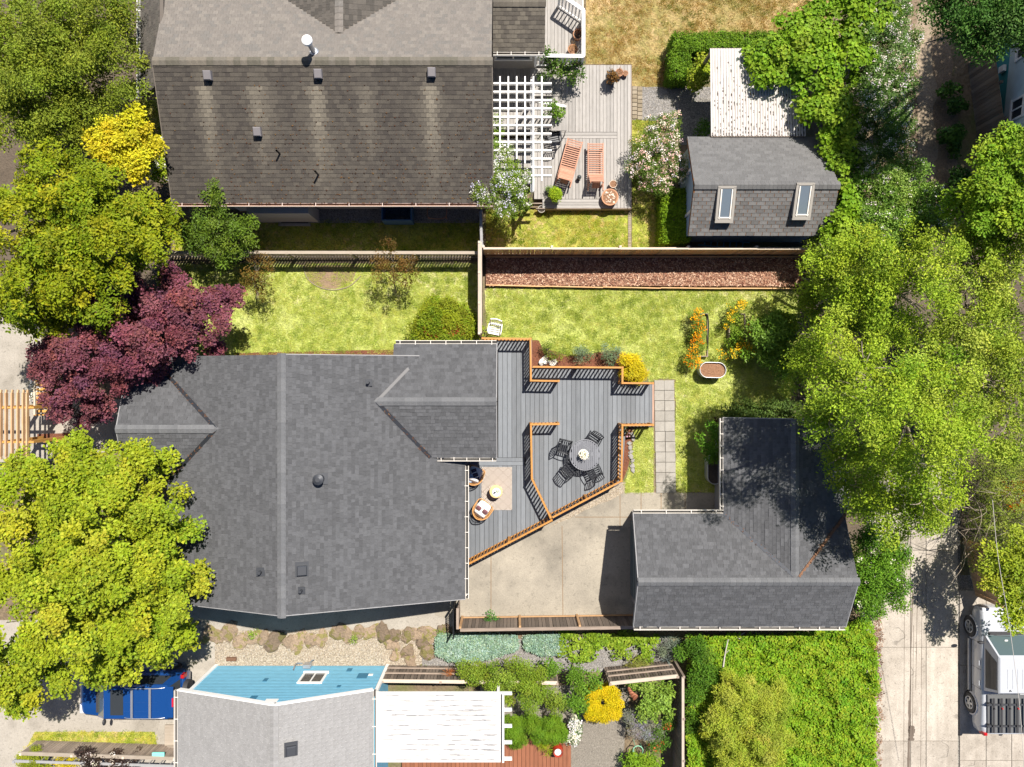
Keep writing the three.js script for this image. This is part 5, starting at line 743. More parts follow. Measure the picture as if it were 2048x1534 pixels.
// ---------- timber arbor and garden bench ----------
{
  const c = P(25, 850), t = T('timber_arbor', 'timber arbor of long pale slats over the front path', 'arbor', c), y = 2.3;
  for (const [x] of [[-24], [-12.5], [2], [12.5], [24.5], [36], [47], [55]]) { const a = P(x, 786, y + 0.1).sub(c), e = P(x, 912, y + 0.1).sub(c); const o = part('slat', bar(a, e, 0.05, 0.14), MT.arbor, t); part('slat_end', [bar(a.clone().add(new V(0, -0.02, -0.12)), a, 0.05, 0.08), bar(e, e.clone().add(new V(0, -0.02, 0.12)), 0.05, 0.08)], MT.arbor, o); }
  for (const yy of [815, 884]) { part('beam', bar(P(-60, yy, y).sub(c), P(70, yy, y).sub(c), 0.07, 0.15), MT.gold, t); for (const x of [8, 58]) { const w = P(x, yy, y).sub(c); part('post', box(0.12, y, 0.12, w.x, y / 2, w.z), MT.gold, t); } }
  const g = P(112, 795), f = T('garden_bench', 'golden slatted wooden seat beside the purple maple', 'bench', g); const W2 = 0.55, L = 1.35; for (let i = 0; i < 7; i++) part('seat_slat', slab(W2 - 0.1, 0.03, 0.1, 0.005).translate(0.02, 0.9, -L / 2 + 0.15 + i * 0.175), MT.gold, f); for (const s of [-1, 1]) part('side_rail', box(0.06, 0.1, L, s * W2 / 2, 0.9, 0), s < 0 ? MT.paleWood : MT.gold, f); for (const z of [-1, 1]) part('end_panel', box(W2 + 0.1, 0.92, 0.05, 0, 0.46, z * L / 2), MT.gold, f);
  const r = P(118, 879), k = T('low_fence_rail', 'low orange-brown timber rail south of the front path', 'fence', r); part('top_rail', box(1.6, 0.05, 0.1, 0, 0.8, 0), MT.gold, k); part('bottom_rail', box(1.5, 0.09, 0.04, 0, 0.35, 0), MT.gold, k); for (const x of [-0.7, 0, 0.7]) part('post', box(0.09, 0.9, 0.09, x, 0.45, 0), MT.gold, k); sheet('brick_strip', [[75, 868], [140, 866], [140, 877], [75, 878]], 0.02, MT.redMulch);
  bush('white_flower_bush', 'small shrub full of white blossom beside the golden seat', 'shrub', [[78, 775, 14, 0.6], [74, 800, 12, 0.5]], { leaf: 'small', pal: [C('#5d7a2a')], bloom: 0.9, bloomSize: 1.6, bloomPal: [C('#fbf8f2')] });
}

// ---------- furniture ----------
function diningChair() {
  const t = new THREE.Group(), m = MT.furn, S = (n, g) => part(n, g, m, t), q = 0.23;
  for (const s of [-1, 1]) { S('leg', tube([new V(s * q, 0, 0.22), new V(s * q, 0.44, 0.2)], 0.02, 6, 3)); S('leg', tube([new V(s * q, 0, -0.26), new V(s * q, 0.44, -0.2)], 0.02, 6, 3)); S('back_post', tube([new V(s * q, 0.44, -0.2), new V(s * q, 0.7, -0.23), new V(s * q, 0.92, -0.32)], 0.022, 6, 8)); S('armrest', tube([new V(s * (q + 0.02), 0.66, -0.23), new V(s * (q + 0.04), 0.68, 0), new V(s * (q + 0.04), 0.66, 0.18), new V(s * (q + 0.02), 0.44, 0.2)], 0.022, 6, 14)); S('seat_rail', box(0.03, 0.03, 0.44, s * q, 0.44, 0)); }
  S('seat_rail', [box(0.46, 0.03, 0.03, 0, 0.44, 0.21), box(0.46, 0.03, 0.03, 0, 0.44, -0.2)]);
  for (let i = 0; i < 5; i++) S('seat_slat', slab(0.44, 0.012, 0.05, 0.003).translate(0, 0.45, -0.16 + i * 0.082));
  S('top_rail', tube([new V(-q, 0.92, -0.32), new V(0, 0.945, -0.36), new V(q, 0.92, -0.32)], 0.026, 6, 10)); S('lower_back_rail', tube([new V(-q, 0.56, -0.21), new V(0, 0.56, -0.23), new V(q, 0.56, -0.21)], 0.014, 6, 8));
  for (let i = -2; i <= 2; i++) S('back_slat', bar(new V(i * 0.078, 0.56, -0.222), new V(i * 0.078, 0.93, -0.345), 0.034, 0.014));
  return t;
}
{
  const base = deckP(1169, 918).setY(DH), TP = P(1170, 910, DH + 0.74);
  const t = T('dining_table', 'round dark slatted dining table on the grey deck', 'table', [TP.x, DH, TP.z]), r = 0.6, tb = M({ ...tex(256, 1, (u, v, f) => { const k = f(60, 3, 2, 6); return [...lerp3([0.13, 0.137, 0.155], [0.2, 0.207, 0.23], k), k]; }), roughness: 0.4 });
  for (let i = 0; i < 15; i++) { const w = 2 * r / 15, x = -r + (i + 0.5) * w, l = 2 * Math.sqrt(Math.max(0.01, (r - 0.03) ** 2 - x * x)); part('tabletop_slat', slab(w - 0.016, 0.02, l, 0.003).translate(x, 0.72, 0), tb, t); }
  part('tabletop_rim', muv(new THREE.TorusGeometry(r, 0.022, 8, 56)).rotateX(Math.PI / 2).translate(0, 0.725, 0), tb, t); for (let i = 0; i < 4; i++) { const a = i * Math.PI / 2 + 0.78; part('leg', tube([new V(Math.cos(a) * 0.42, 0, Math.sin(a) * 0.42), new V(Math.cos(a) * 0.36, 0.4, Math.sin(a) * 0.36), new V(Math.cos(a) * 0.4, 0.71, Math.sin(a) * 0.4)], 0.022, 6, 8), MT.furn, t); } part('brace_ring', muv(new THREE.TorusGeometry(0.37, 0.012, 6, 32)).rotateX(Math.PI / 2).translate(0, 0.35, 0), MT.furn, t);
  const ch = diningChair(); let first = true;
  // place by where each chair's seat stands: angle from the table
  for (const [px, py, turn, label] of [[1131, 893, 2.3, 'black slatted dining chair at the dining table, nearest the bent railing'], [1186, 880, -2.62, 'black slatted dining chair at the dining table, on the side toward the yellow shrub'], [1188, 943, -0.72, 'black slatted dining chair at the dining table, nearest the south-east railing'], [1140, 937, 0.72, 'black slatted dining chair at the dining table, fully pulled out toward the slanting railing']]) {
    const p = P(px, py, DH + 0.45); const c = first ? ch : ch.clone(); first = false; c.name = numbered('dining_chair'); tag(c, label, 'chair', 'dining chairs round the slatted table'); c.position.set(p.x, DH, p.z); const dx = TP.x - p.x, dz = TP.z - p.z; c.rotation.y = Math.atan2(dx, dz) + (turn > 2 ? 0.12 : -0.05); scene.add(c);
  }
  const pl = P(1167, 909, DH + 0.8), dsh = T('serving_plate', 'round white plate at the centre of the dining table', 'plate', [pl.x, DH + 0.747, pl.z]); part('plate', lathe([[0, 0.0], [0.14, 0.004], [0.2, 0.03], [0.205, 0.034], [0.14, 0.012], [0, 0.01]]), MT.white, dsh); part('plate_rim', muv(new THREE.TorusGeometry(0.2, 0.006, 6, 40)).rotateX(Math.PI / 2).translate(0, 0.033, 0), MT.white, dsh);
  const va = T('flower_vase', 'small glass vase of green sprigs and pale blooms on the white plate', 'vase', [pl.x, DH + 0.76, pl.z]); part('vase', lathe([[0, 0], [0.045, 0], [0.05, 0.03], [0.035, 0.12], [0.04, 0.16], [0.034, 0.16], [0.03, 0.12], [0, 0.02]]), M({ color: lin(0.6, 0.63, 0.6), roughness: 0.15 }), va);
  const ls = []; for (let i = 0; i < 12; i++) ls.push([new V(pl.x + rr(-0.1, 0.1), DH + 0.95 + rr(0, 0.12), pl.z + rr(-0.1, 0.1)), _up.clone(), rr(0.4, 0.6), jitter(C('#6b7a45'))]); scatter('sprigs', 'laurel', ls, va, new V(pl.x, DH + 0.76, pl.z)); scatter('blossom', 'petal', ls.map(([p]) => [p.clone().add(new V(rr(-0.05, 0.05), 0.06, rr(-0.05, 0.05))), _up.clone(), 1.3, C('#f3ead6')]), va, new V(pl.x, DH + 0.76, pl.z), petalMat);
}
{ // rug
  const cv = document.createElement('canvas'); cv.width = 512; cv.height = 760; const x = cv.getContext('2d'); x.fillStyle = '#d6cfc4'; x.fillRect(0, 0, 512, 760); x.strokeStyle = '#6f625a';
  const st = 171; for (let j = -1; j < 11; j++) for (let i = -1; i < 5; i++) { const cx = i * st + (j % 2 ? st / 2 : 0) + 20, cy = j * st / 2 + 10; for (const [r, w] of [[75, 12], [48, 12], [22, 12]]) { x.lineWidth = w; x.beginPath(); x.moveTo(cx, cy - r); x.lineTo(cx + r, cy); x.lineTo(cx, cy + r); x.lineTo(cx - r, cy); x.closePath(); x.stroke(); } x.fillStyle = '#6f625a'; x.fillRect(cx - 5, cy - 5, 10, 10); }
  const tx = new THREE.CanvasTexture(cv); tx.colorSpace = THREE.SRGBColorSpace; const a = deckP(963, 934), b = deckP(1024, 1020), g = slab(b.x - a.x, 0.012, b.z - a.z, 0.003), p = g.attributes.position, uv = g.attributes.uv, w = b.x - a.x, l = b.z - a.z; for (let i = 0; i < p.count; i++) uv.setXY(i, p.getX(i) / w + 0.5, 0.5 - p.getZ(i) / l); g.translate((a.x + b.x) / 2, DH + 0.004, (a.z + b.z) / 2);
  top('outdoor_rug', g, M({ map: tx, roughness: 0.95 }), 'cream outdoor rug with brown nested diamonds on the grey deck', 'rug');
}
{ // rattan chairs, side table
  const ratt = M({ ...tex(128, 0.3, (u, v, f) => { const k = f(20, 2); return [...lerp3([0.42, 0.2, 0.06], [0.6, 0.33, 0.12], k), k]; }), roughness: 0.6 }), cush = M({ color: lin(0.72, 0.69, 0.66), roughness: 0.95 }), plum = M({ color: lin(0.16, 0.07, 0.08), roughness: 0.95 }), navy = M({ color: lin(0.03, 0.035, 0.07), roughness: 0.95 }), blu = M({ color: lin(0.3, 0.38, 0.5), roughness: 0.95 });
  const pillow = (w, h, d) => { const g = new THREE.SphereGeometry(1, 18, 12), p = g.attributes.position; for (let i = 0; i < p.count; i++) { const f = (x) => Math.sign(x) * Math.pow(Math.abs(x), 0.5); p.setXYZ(i, f(p.getX(i)) * w / 2, p.getY(i) * h / 2, f(p.getZ(i)) * d / 2); } g.computeVertexNormals(); return muv(g); };
  const chair = () => {   // opens toward +z
    const t = new THREE.Group(), arc = (r, y, k = 1) => { const a = []; for (let i = 0; i <= 12; i++) { const th = Math.PI * (1 + i / 12); a.push(new V(Math.cos(th) * r, y - Math.abs(Math.cos(th)) * 0.14 * k, Math.sin(th) * r * 1.02)); } a.unshift(new V(-r, y - 0.16 * k, 0.3)); a.push(new V(r, y - 0.16 * k, 0.3)); return a; };
    part('back_rim', tube(arc(0.36, 0.76), 0.02, 6, 40), ratt, t); part('seat_rim', tube([...arc(0.31, 0.36, 0), arc(0.31, 0.36, 0)[0]], 0.02, 6, 40), ratt, t); part('mid_hoop', tube(arc(0.34, 0.58, 0.6), 0.012, 6, 36), ratt, t);
    const A = arc(0.36, 0.76), B = arc(0.31, 0.36, 0); for (let i = 1; i < A.length - 1; i++) { part('spindle', tube([B[i], A[i]], 0.009, 5, 2), ratt, t); if (i < A.length - 2) part('spindle', tube([B[i].clone().lerp(B[i + 1], 0.5), A[i].clone().lerp(A[i + 1], 0.5)], 0.008, 5, 2), ratt, t); }
    for (const [x, z] of [[-0.25, -0.22], [0.25, -0.22], [-0.28, 0.26], [0.28, 0.26]]) part('leg', tube([new V(x * 0.95, 0.36, z), new V(x * 1.12, 0, z * 1.12)], 0.013, 6, 3), MT.blackMetal, t);
    part('seat_base', box(0.5, 0.02, 0.52, 0, 0.36, 0.03), ratt, t); part('seat_cushion', pillow(0.54, 0.13, 0.56).translate(0, 0.43, 0.05), cush, t); part('back_cushion', pillow(0.5, 0.12, 0.36).rotateX(-1.1).translate(0, 0.6, -0.19), cush, t); return t;
  };
  const c1 = chair(); c1.name = numbered('rattan_chair'); tag(c1, 'orange rattan armchair with white cushions beside the rug, nearer the slanting railing', 'armchair', 'rattan armchairs by the rug'); const p1 = P(964, 1019, DH + 0.4); c1.position.set(p1.x, DH, p1.z); c1.rotation.y = 2.25 + Math.PI / 2 - 1.3; scene.add(c1);
  const c2 = c1.clone(); c2.userData = { ...c1.userData }; c2.name = numbered('rattan_chair'); c2.userData.label = 'orange rattan armchair with a striped throw, partly in the shade of the house eave'; const p2 = P(949, 950, DH + 0.4); c2.position.set(p2.x, DH, p2.z); c2.rotation.y = 0.35; scene.add(c2);
  const put = (name, label, cat, c, x, y, z, g, m, extra) => { const w = new V(x, y, z).applyAxisAngle(_up, c.rotation.y).add(c.position), o = T(name, label, cat, w, c.rotation.y); part(name === 'throw_blanket' ? 'blanket' : 'pillow', g, m, o); if (extra) extra(o); };
  put('cushion', 'small plum cushion on the sunlit rattan chair, nearer the rug', 'cushion', c1, 0.15, 0.56, 0.0, pillow(0.22, 0.1, 0.2).rotateX(-0.6), plum); put('cushion', 'small plum cushion on the sunlit rattan chair, nearer the house', 'cushion', c1, -0.14, 0.56, 0.02, pillow(0.22, 0.1, 0.2).rotateX(-0.6), plum);
  put('throw_blanket', 'navy and plum striped throw draped over the shaded rattan chair', 'throw', c2, 0.05, 0.51, 0, slab(0.2, 0.02, 0.5, 0.004), navy, (o) => { for (let i = 0; i < 5; i++) part('stripe', slab(0.201, 0.024, 0.035, 0.003).translate(0, -0.001, -0.2 + i * 0.1), i % 2 ? cush : plum, o); });
  put('cushion', 'pale blue cushion on the shaded rattan chair', 'cushion', c2, -0.18, 0.55, 0.05, pillow(0.26, 0.12, 0.36), blu);
  const s = P(992, 983, DH + 0.45), t = T('side_table', 'round pale wood side table on the diamond rug', 'table', [s.x, DH + 0.016, s.z]), pale = M({ color: lin(0.62, 0.42, 0.2), roughness: 0.6 }); part('tabletop', lathe([[0, 0.42], [0.25, 0.42], [0.262, 0.43], [0.262, 0.45], [0.25, 0.46], [0, 0.46]], 36), pale, t); part('drum', lathe([[0.2, 0], [0.2, 0.42]], 36), ratt, t); for (let i = 0; i < 10; i++) { const a = i * TAU / 10; part('rib', box(0.02, 0.42, 0.02, Math.cos(a) * 0.205, 0.21, Math.sin(a) * 0.205, -a), pale, t); }
  const tr = T('tray', 'round white tray on the pale side table', 'tray', [s.x + 0.02, DH + 0.478, s.z + 0.02]); part('tray', lathe([[0, 0], [0.16, 0], [0.17, 0.025], [0.165, 0.025], [0.156, 0.008], [0, 0.006]], 32), MT.white, tr);
  const cu = T('cup', 'small dark cup on the white tray', 'cup', [s.x - 0.06, DH + 0.486, s.z + 0.03]); part('cup', lathe([[0, 0], [0.032, 0], [0.04, 0.07], [0.035, 0.07], [0.028, 0.01], [0, 0.01]], 16), M({ color: lin(0.1, 0.11, 0.15), roughness: 0.4 }), cu); part('handle', muv(new THREE.TorusGeometry(0.022, 0.006, 6, 12)).translate(0.05, 0.035, 0), M({ color: lin(0.1, 0.11, 0.15), roughness: 0.4 }), cu);
  const pt = T('posy', 'tiny green posy in a cup on the white tray', 'plant', [s.x + 0.06, DH + 0.486, s.z - 0.03]); part('pot', lathe([[0, 0], [0.025, 0], [0.03, 0.05], [0, 0.05]], 14), MT.white, pt); scatter('leaves', 'box', [[new V(s.x + 0.06, DH + 0.56, s.z - 0.03), _up.clone(), 0.6, C('#86a63c')]], pt, new V(s.x + 0.06, DH + 0.486, s.z - 0.03));
}
function lounger(label, p, turn, rise, len, back) {   // head end at +z
  const t = T('sun_lounger', label, 'sun lounger', p, turn, 'teak loungers on the weathered deck'), W2 = 0.6, y = 0.32, L = 1.9, f = -L / 2, hinge = L / 2 - back;
  for (const s of [-1, 1]) { part('side_rail', slab(0.045, 0.09, L, 0.006).translate(s * W2 / 2, y - 0.05, 0), MT.teak, t); for (const z of [f + 0.2, L / 2 - 0.25]) part('leg', box(0.05, y, 0.06, s * (W2 / 2 - 0.03), y / 2, z), MT.teak, t); }
  const n = Math.round((hinge - f) / 0.083); for (let i = 0; i < n; i++) part('slat', slab(W2 - 0.04, 0.022, 0.046, 0.004, true).translate(0, y + 0.02, f + 0.05 + i * (hinge - f) / n), pick(MT.teakTones), t);
  const bk = new THREE.Group(); bk.name = 'backrest'; bk.position.set(0, y + 0.03, hinge); bk.rotation.x = -rise; t.add(bk); for (const s of [-1, 1]) part('back_rail', box(0.04, 0.05, back + 0.1, s * (W2 / 2 - 0.05), -0.02, back / 2), MT.teak, bk); const m = Math.round(back / 0.075); for (let i = 0; i < m; i++) part('slat', slab(W2 - 0.04, 0.022, 0.062, 0.004, true).translate(0, 0.006, 0.04 + i * back / m), pick(MT.teakTones), bk);
  part('prop', bar(new V(0, y, L / 2 - 0.1), new V(0, y + Math.sin(rise) * back * 0.7, hinge + Math.cos(rise) * back * 0.7), 0.3, 0.03), MT.teak, t); return t;
}
{ const h = 0.4; const a = P(1138, 326, h + 0.3), c = P(1191, 334, h + 0.3); a.y = c.y = h; lounger('slanted teak sun lounger nearer the pergola', a, -0.27, 0.6, 1.9, 0.72); lounger('straight teak sun lounger with steep backrest nearer the rose bush', c, 0.0, 0.86, 1.9, 0.62); }
// ---------- pots ----------
function pot(label, p, r, h, m, fill, o = {}) { const t = T('plant_pot', label, 'plant pot', p); part('pot', lathe([[0, 0], [r * 0.72, 0], [r * 0.95, h * 0.9], [r, h * 0.9], [r, h], [r * 0.86, h], [r * 0.84, h * 0.86], [0, h * 0.84]], 30), m, t); if (fill) part('soil', cyl(r * 0.84, r * 0.84, 0.03, 24, 0, h * 0.82), fill, t); if (o.leaf) { const w = p.clone ? p.clone() : new V(...p), pal = o.pal, puffs = []; for (let i = 0; i < (o.n ?? 4); i++) puffs.push([new V(w.x + rr(-1, 1) * r * (o.spread ?? 0.5), w.y + h + (o.up ?? 0.12) + rr(0, 0.1), w.z + rr(-1, 1) * r * (o.spread ?? 0.5)), r * (o.size ?? 0.8), 0.8, pick(pal)]); scatter('leaves', o.leaf, cover(puffs, o.dens ?? 260, o.s ?? 0.7), t, w); if (o.bloom) scatter('blossom', 'petal', cover(puffs, o.bloom, 1.1).map((x) => [x[0].add(new V(0, 0.05, 0)), x[1], x[2], jitter(pick(o.bloomPal))]), t, w, petalMat); } if (o.stone) { for (let i = 0; i < 26; i++) { const a = R() * TAU, q = Math.sqrt(R()) * r * 0.76; part('pebble', new THREE.IcosahedronGeometry(rr(0.025, 0.05), 1).translate(Math.cos(a) * q, h * 0.86, Math.sin(a) * q), pick(MT.peb ??= ['#b8a592', '#8f7a68', '#d6cabb', '#a78f7c', '#c9b7a4'].map((x) => M({ color: C(x) }))), t); } } return t; }
const PT = (x, y, h = 0.4) => P(x, y, h + 0.3).setY(h);
pot('dark glazed pot with leafy plants at the deck corner', PT(1223, 155), 0.25, 0.42, MT.pot, MT.darkSoil, { leaf: 'laurel', pal: [C('#4f6b2a'), C('#7b5a2e')], n: 3, size: 0.6 });
pot('mid-sized terracotta pot with dry plants behind the glazed pot', PT(1239, 144), 0.16, 0.26, MT.terra, MT.potsoil, { leaf: 'small', pal: [C('#a0714a')], n: 2, size: 0.5, up: 0.02, dens: 120 }); pot('smallest terracotta pot at the deck corner', PT(1252, 144), 0.11, 0.2, MT.terra, MT.potsoil);
pot('wide terracotta bowl filled with pale pebbles', PT(1220, 394), 0.34, 0.3, MT.terra, MT.potsoil, { stone: true }); pot('small cream pot above the wide terracotta bowl', PT(1227, 367), 0.16, 0.24, M({ color: lin(0.55, 0.45, 0.36), roughness: 0.8 }), MT.potsoil);
pot('pot with round lime-green clipped shrub below the loungers', PT(1111, 392), 0.2, 0.34, MT.pot, MT.darkSoil, { leaf: 'box', pal: [C('#9db51f'), C('#84a01c')], n: 5, size: 1.0, spread: 0.2, dens: 900, up: 0.1, s: 0.8 });
pot('grey pot with thin foliage beside the pergola foot', PT(1097, 380, 0.3), 0.12, 0.24, MT.pot, MT.darkSoil, { leaf: 'small', pal: [C('#6f8f3a')], n: 3 }); pot('weathered grey pot below the deck edge by the lawn', PT(1083, 418, 0.02), 0.15, 0.3, M({ color: lin(0.4, 0.38, 0.34) }), MT.darkSoil); pot('bowl of dried stems on the porch corner', P(1146, 97, 1.3).setY(1.0), 0.2, 0.25, MT.terra, MT.potsoil, { leaf: 'blade', pal: [C('#b08a58')], n: 2, size: 0.5, dens: 60 });
pot('shaded brown pot on the porch by the rail', P(1156, 68, 1.3).setY(1.0), 0.2, 0.3, MT.terra, MT.darkSoil, { leaf: 'small', pal: [C('#7b4a2a')], n: 2, size: 0.6 });
{ const c = PT(1159, 353), t = T('candle_lantern', 'small dark lantern standing between the two loungers', 'lantern', c); part('base', cyl(0.09, 0.09, 0.03, 16), MT.pot, t); part('glass', cyl(0.075, 0.075, 0.2, 16, 0, 0.03), M({ color: lin(0.12, 0.09, 0.07), roughness: 0.2 }), t); part('lid', lathe([[0.09, 0.23], [0.06, 0.28], [0.02, 0.3], [0, 0.3]], 16), MT.pot, t); part('handle', muv(new THREE.TorusGeometry(0.04, 0.006, 6, 16)).translate(0, 0.32, 0), MT.blackMetal, t); }
{ // bistro table and chair half under the pergola, pedestal
  const p = P(1118, 248, 1.1).setY(0.4), t = T('bistro_table', 'grey bistro table beside the pergola', 'table', p); part('tabletop', slab(0.62, 0.03, 0.55, 0.008).translate(0, 0.7, 0), MT.greyDeckTones[0], t); for (const [x, z] of [[-0.26, -0.22], [0.26, -0.22], [-0.26, 0.22], [0.26, 0.22]]) part('leg', box(0.03, 0.7, 0.03, x, 0.35, z), MT.blackMetal, t);
  const q = P(1108, 274, 0.9).setY(0.4), c = diningChair(); c.name = numbered('bistro_chair'); c.position.copy(q); c.rotation.y = Math.PI + 0.2; tag(c, 'black metal chair in front of the grey bistro table', 'chair'); scene.add(c);
}
// ---------- raised beds, troughs, chair on lawn, rocks ----------
function trough(label, p, w, l, h, turn, soil) { const t = T('oval_planter', label, 'planter', p, turn), ring = (k, y) => { const q = []; for (let i = 0; i < 40; i++) { const a = i / 40 * TAU, c = Math.cos(a), s = Math.sin(a), rr0 = w / 2 * k; q.push(new V(Math.sign(c) * Math.max(0, l / 2 - w / 2) * (Math.abs(c) > 0.02 ? 1 : 0) + c * rr0, y, s * rr0)); } return q; }, side = (A, B) => { const f = []; A.forEach((a, i) => { const j = (i + 1) % A.length; for (const v of [a, B[i], B[j], a, B[j], A[j]]) f.push(v.x, v.y, v.z); }); const g = new THREE.BufferGeometry(); g.setAttribute('position', new THREE.Float32BufferAttribute(f, 3)); g.computeVertexNormals(); return muv(g); }; const m = M({ color: lin(0.55, 0.56, 0.57), roughness: 0.4, metalness: 0.5, side: THREE.DoubleSide }); part('tub', [side(ring(1, h), ring(0.97, 0)), side(ring(0.94, 0.05), ring(0.94, h))], m, t); part('rim', tube([...ring(0.98, h), ring(0.98, h)[0]], 0.018, 6, 120), m, t); const f = []; const rg = ring(0.94, h - 0.07); for (let i = 0; i < rg.length; i++) { const j = (i + 1) % rg.length; for (const v of [new V(0, h - 0.05, 0), rg[j], rg[i]]) f.push(v.x, v.y, v.z); } const g = new THREE.BufferGeometry(); g.setAttribute('position', new THREE.Float32BufferAttribute(f, 3)); g.computeVertexNormals(); part('soil', muv(g), soil, t); return t; }
trough('oval galvanised planter of bare brown soil on the lawn', P(1426, 740, 0.55).setY(0), 0.62, 1.06, 0.55, -0.03, MT.potsoil);
trough('oval galvanised planter of dark soil against the garage wing', P(1430, 940, 0.55).setY(0), 0.58, 1.15, 0.55, Math.PI / 2, MT.darkSoil);
{ // raised beds on the lawn
  const rb = (label, x0, x1, y0, y1) => { const a = P(x0, y0), b = P(x1, y1), c = a.clone().add(b).multiplyScalar(0.5), t = T('raised_bed', label, 'raised bed', c), w = b.x - a.x, l = b.z - a.z; for (const s of [-1, 1]) part('side_board', box(0.04, 0.25, l, s * w / 2, 0.125, 0), MT.oldTones[1], t); for (const s of [-1, 1]) part('end_board', box(w - 0.04, 0.25, 0.04, 0, 0.125, s * (l / 2 - 0.02)), MT.oldTones[1], t); part('soil', box(w - 0.05, 0.18, l - 0.06, 0, 0.09, 0), tint(MT.lawn2, [0.8, 0.85, 0.8]), t); return t; };
  rb('timber raised bed under the left row of orange flowers', 1386, 1412, 628, 714); rb('timber raised bed with gravelly soil among yellow flowers', 1455, 1486, 628, 708);
  part('hose', tube([P(1400, 632).sub(P(1400, 670)), P(1410, 629).sub(P(1400, 670)), P(1413, 640).sub(P(1400, 670)), P(1412, 700).sub(P(1400, 670))].map((p) => p.setY(0.28)), 0.02, 6, 20), MT.blackMetal, T('garden_hose', 'dark hose looped along the left raised bed', 'hose', P(1400, 670)));
}
{ const p = P(990, 658, 0.4).setY(0), c = diningChair(); c.name = numbered('garden_chair'); c.traverse((o) => { if (o.isMesh) o.material = MT.white; }); c.position.copy(p); c.rotation.y = -0.2; tag(c, 'white slatted chair on the lawn beside the deck railing corner', 'chair'); scene.add(c); }
function rock(label, p, sx, sy, sz, m, group) { const g = new THREE.IcosahedronGeometry(1, 2), q = g.attributes.position, o = R() * 50, k = new V(); for (let i = 0; i < q.count; i++) { k.fromBufferAttribute(q, i); const d = 0.4 + 1.1 * fbm(k.x * 1.9 + o, k.z * 1.9 + k.y * 1.7 + o, 0, 2, 3); let x = k.x * d, y = k.y * d, z = k.z * d; y = Math.min(y, 0.62 + 0.06 * noise(x * 3 + o, z * 3)); q.setXYZ(i, x * sx, y * sy, z * sz); } g.computeVertexNormals(); const t = top('rock', muv(g), m, label, 'rock', group); t.position.copy(p); t.rotation.y = R() * TAU; return t; }
MT.rock = M({ ...tex(512, 1.6, (u, v, f) => { const n = f(30, 4), k = f(6, 3, 4), ms = sst(0.5, 0.62, f(10, 4, 9)); return [...lerp3(lerp3([0.1, 0.075, 0.05], [0.27, 0.2, 0.14], n * 0.7 + k * 0.3), [0.13, 0.12, 0.03], ms * 0.8), n]; }), bumpScale: 0.03, roughness: 0.95 });
MT.paleRock = M({ ...tex(256, 1, (u, v, f) => { const n = f(30, 4); return [...lerp3([0.55, 0.52, 0.47], [0.75, 0.73, 0.7], n), n]; }), bumpScale: 0.02, roughness: 0.9 });
const rt = tones(MT.rock, [0.75, 0.95, 1.15, 1.35]);
for (let i = 0; i < 20; i++) { const x = 408 + i * 24 + rr(-5, 5); rock('mossy brown boulder in the row edging the gravel path south of the grey house', P(x, 1268 + (x > 480 && x < 650 ? 10 : 0) + rr(-5, 6)).setY(rr(0, 0.03)), rr(0.3, 0.55), rr(0.08, 0.18), rr(0.2, 0.34), pick(rt), 'boulders edging the gravel path'); }
for (const [x, y, s] of [[785, 1290, 0.36], [815, 1300, 0.34], [845, 1285, 0.32], [857, 1305, 0.38], [820, 1322, 0.36], [822, 1342, 0.33], [790, 1312, 0.24], [870, 1270, 0.3], [848, 1262, 0.3], [885, 1258, 0.28]]) rock('flat brown stone in the cluster at the west end of the blue groundcover', P(x, y).setY(0), s, 0.17, s * 0.8, pick(rt), 'stones by the blue groundcover');
rock('larger white boulder in the mulch bed beside the deck', P(1088, 722, 0.2).setY(0.02), 0.24, 0.24, 0.17, MT.paleRock); rock('smaller white boulder in the mulch bed beside the deck', P(1106, 725, 0.2).setY(0.02), 0.16, 0.22, 0.16, MT.paleRock);
for (let i = 0; i < 9; i++) rock('small grey edging stone beside the east mulch bed', P(1262 + rr(-4, 4), 868 + i * 9).setY(0.02), rr(0.08, 0.14), 0.1, rr(0.08, 0.13), tint(MT.paleRock, 0.4), 'edging stones by the east mulch bed');
{ // blue ladder lying behind the shed, loose planks
  const a = P(1395, 478), t = T('ladder', 'blue ladder lying on the ground behind the shed', 'ladder', a), m = M({ color: lin(0.03, 0.2, 0.3), roughness: 0.5 }); const e = P(1495, 488).sub(a), s = P(1393, 492).sub(P(1395, 478)); for (const k of [0, 1]) part('rail', bar(s.clone().multiplyScalar(k).setY(0.25), e.clone().addScaledVector(s, k).setY(0.25), 0.03, 0.08), m, t); for (let i = 1; i < 8; i++) part('rung', bar(e.clone().multiplyScalar(i / 8).setY(0.25), e.clone().multiplyScalar(i / 8).add(s).setY(0.25), 0.035, 0.035), m, t);
}
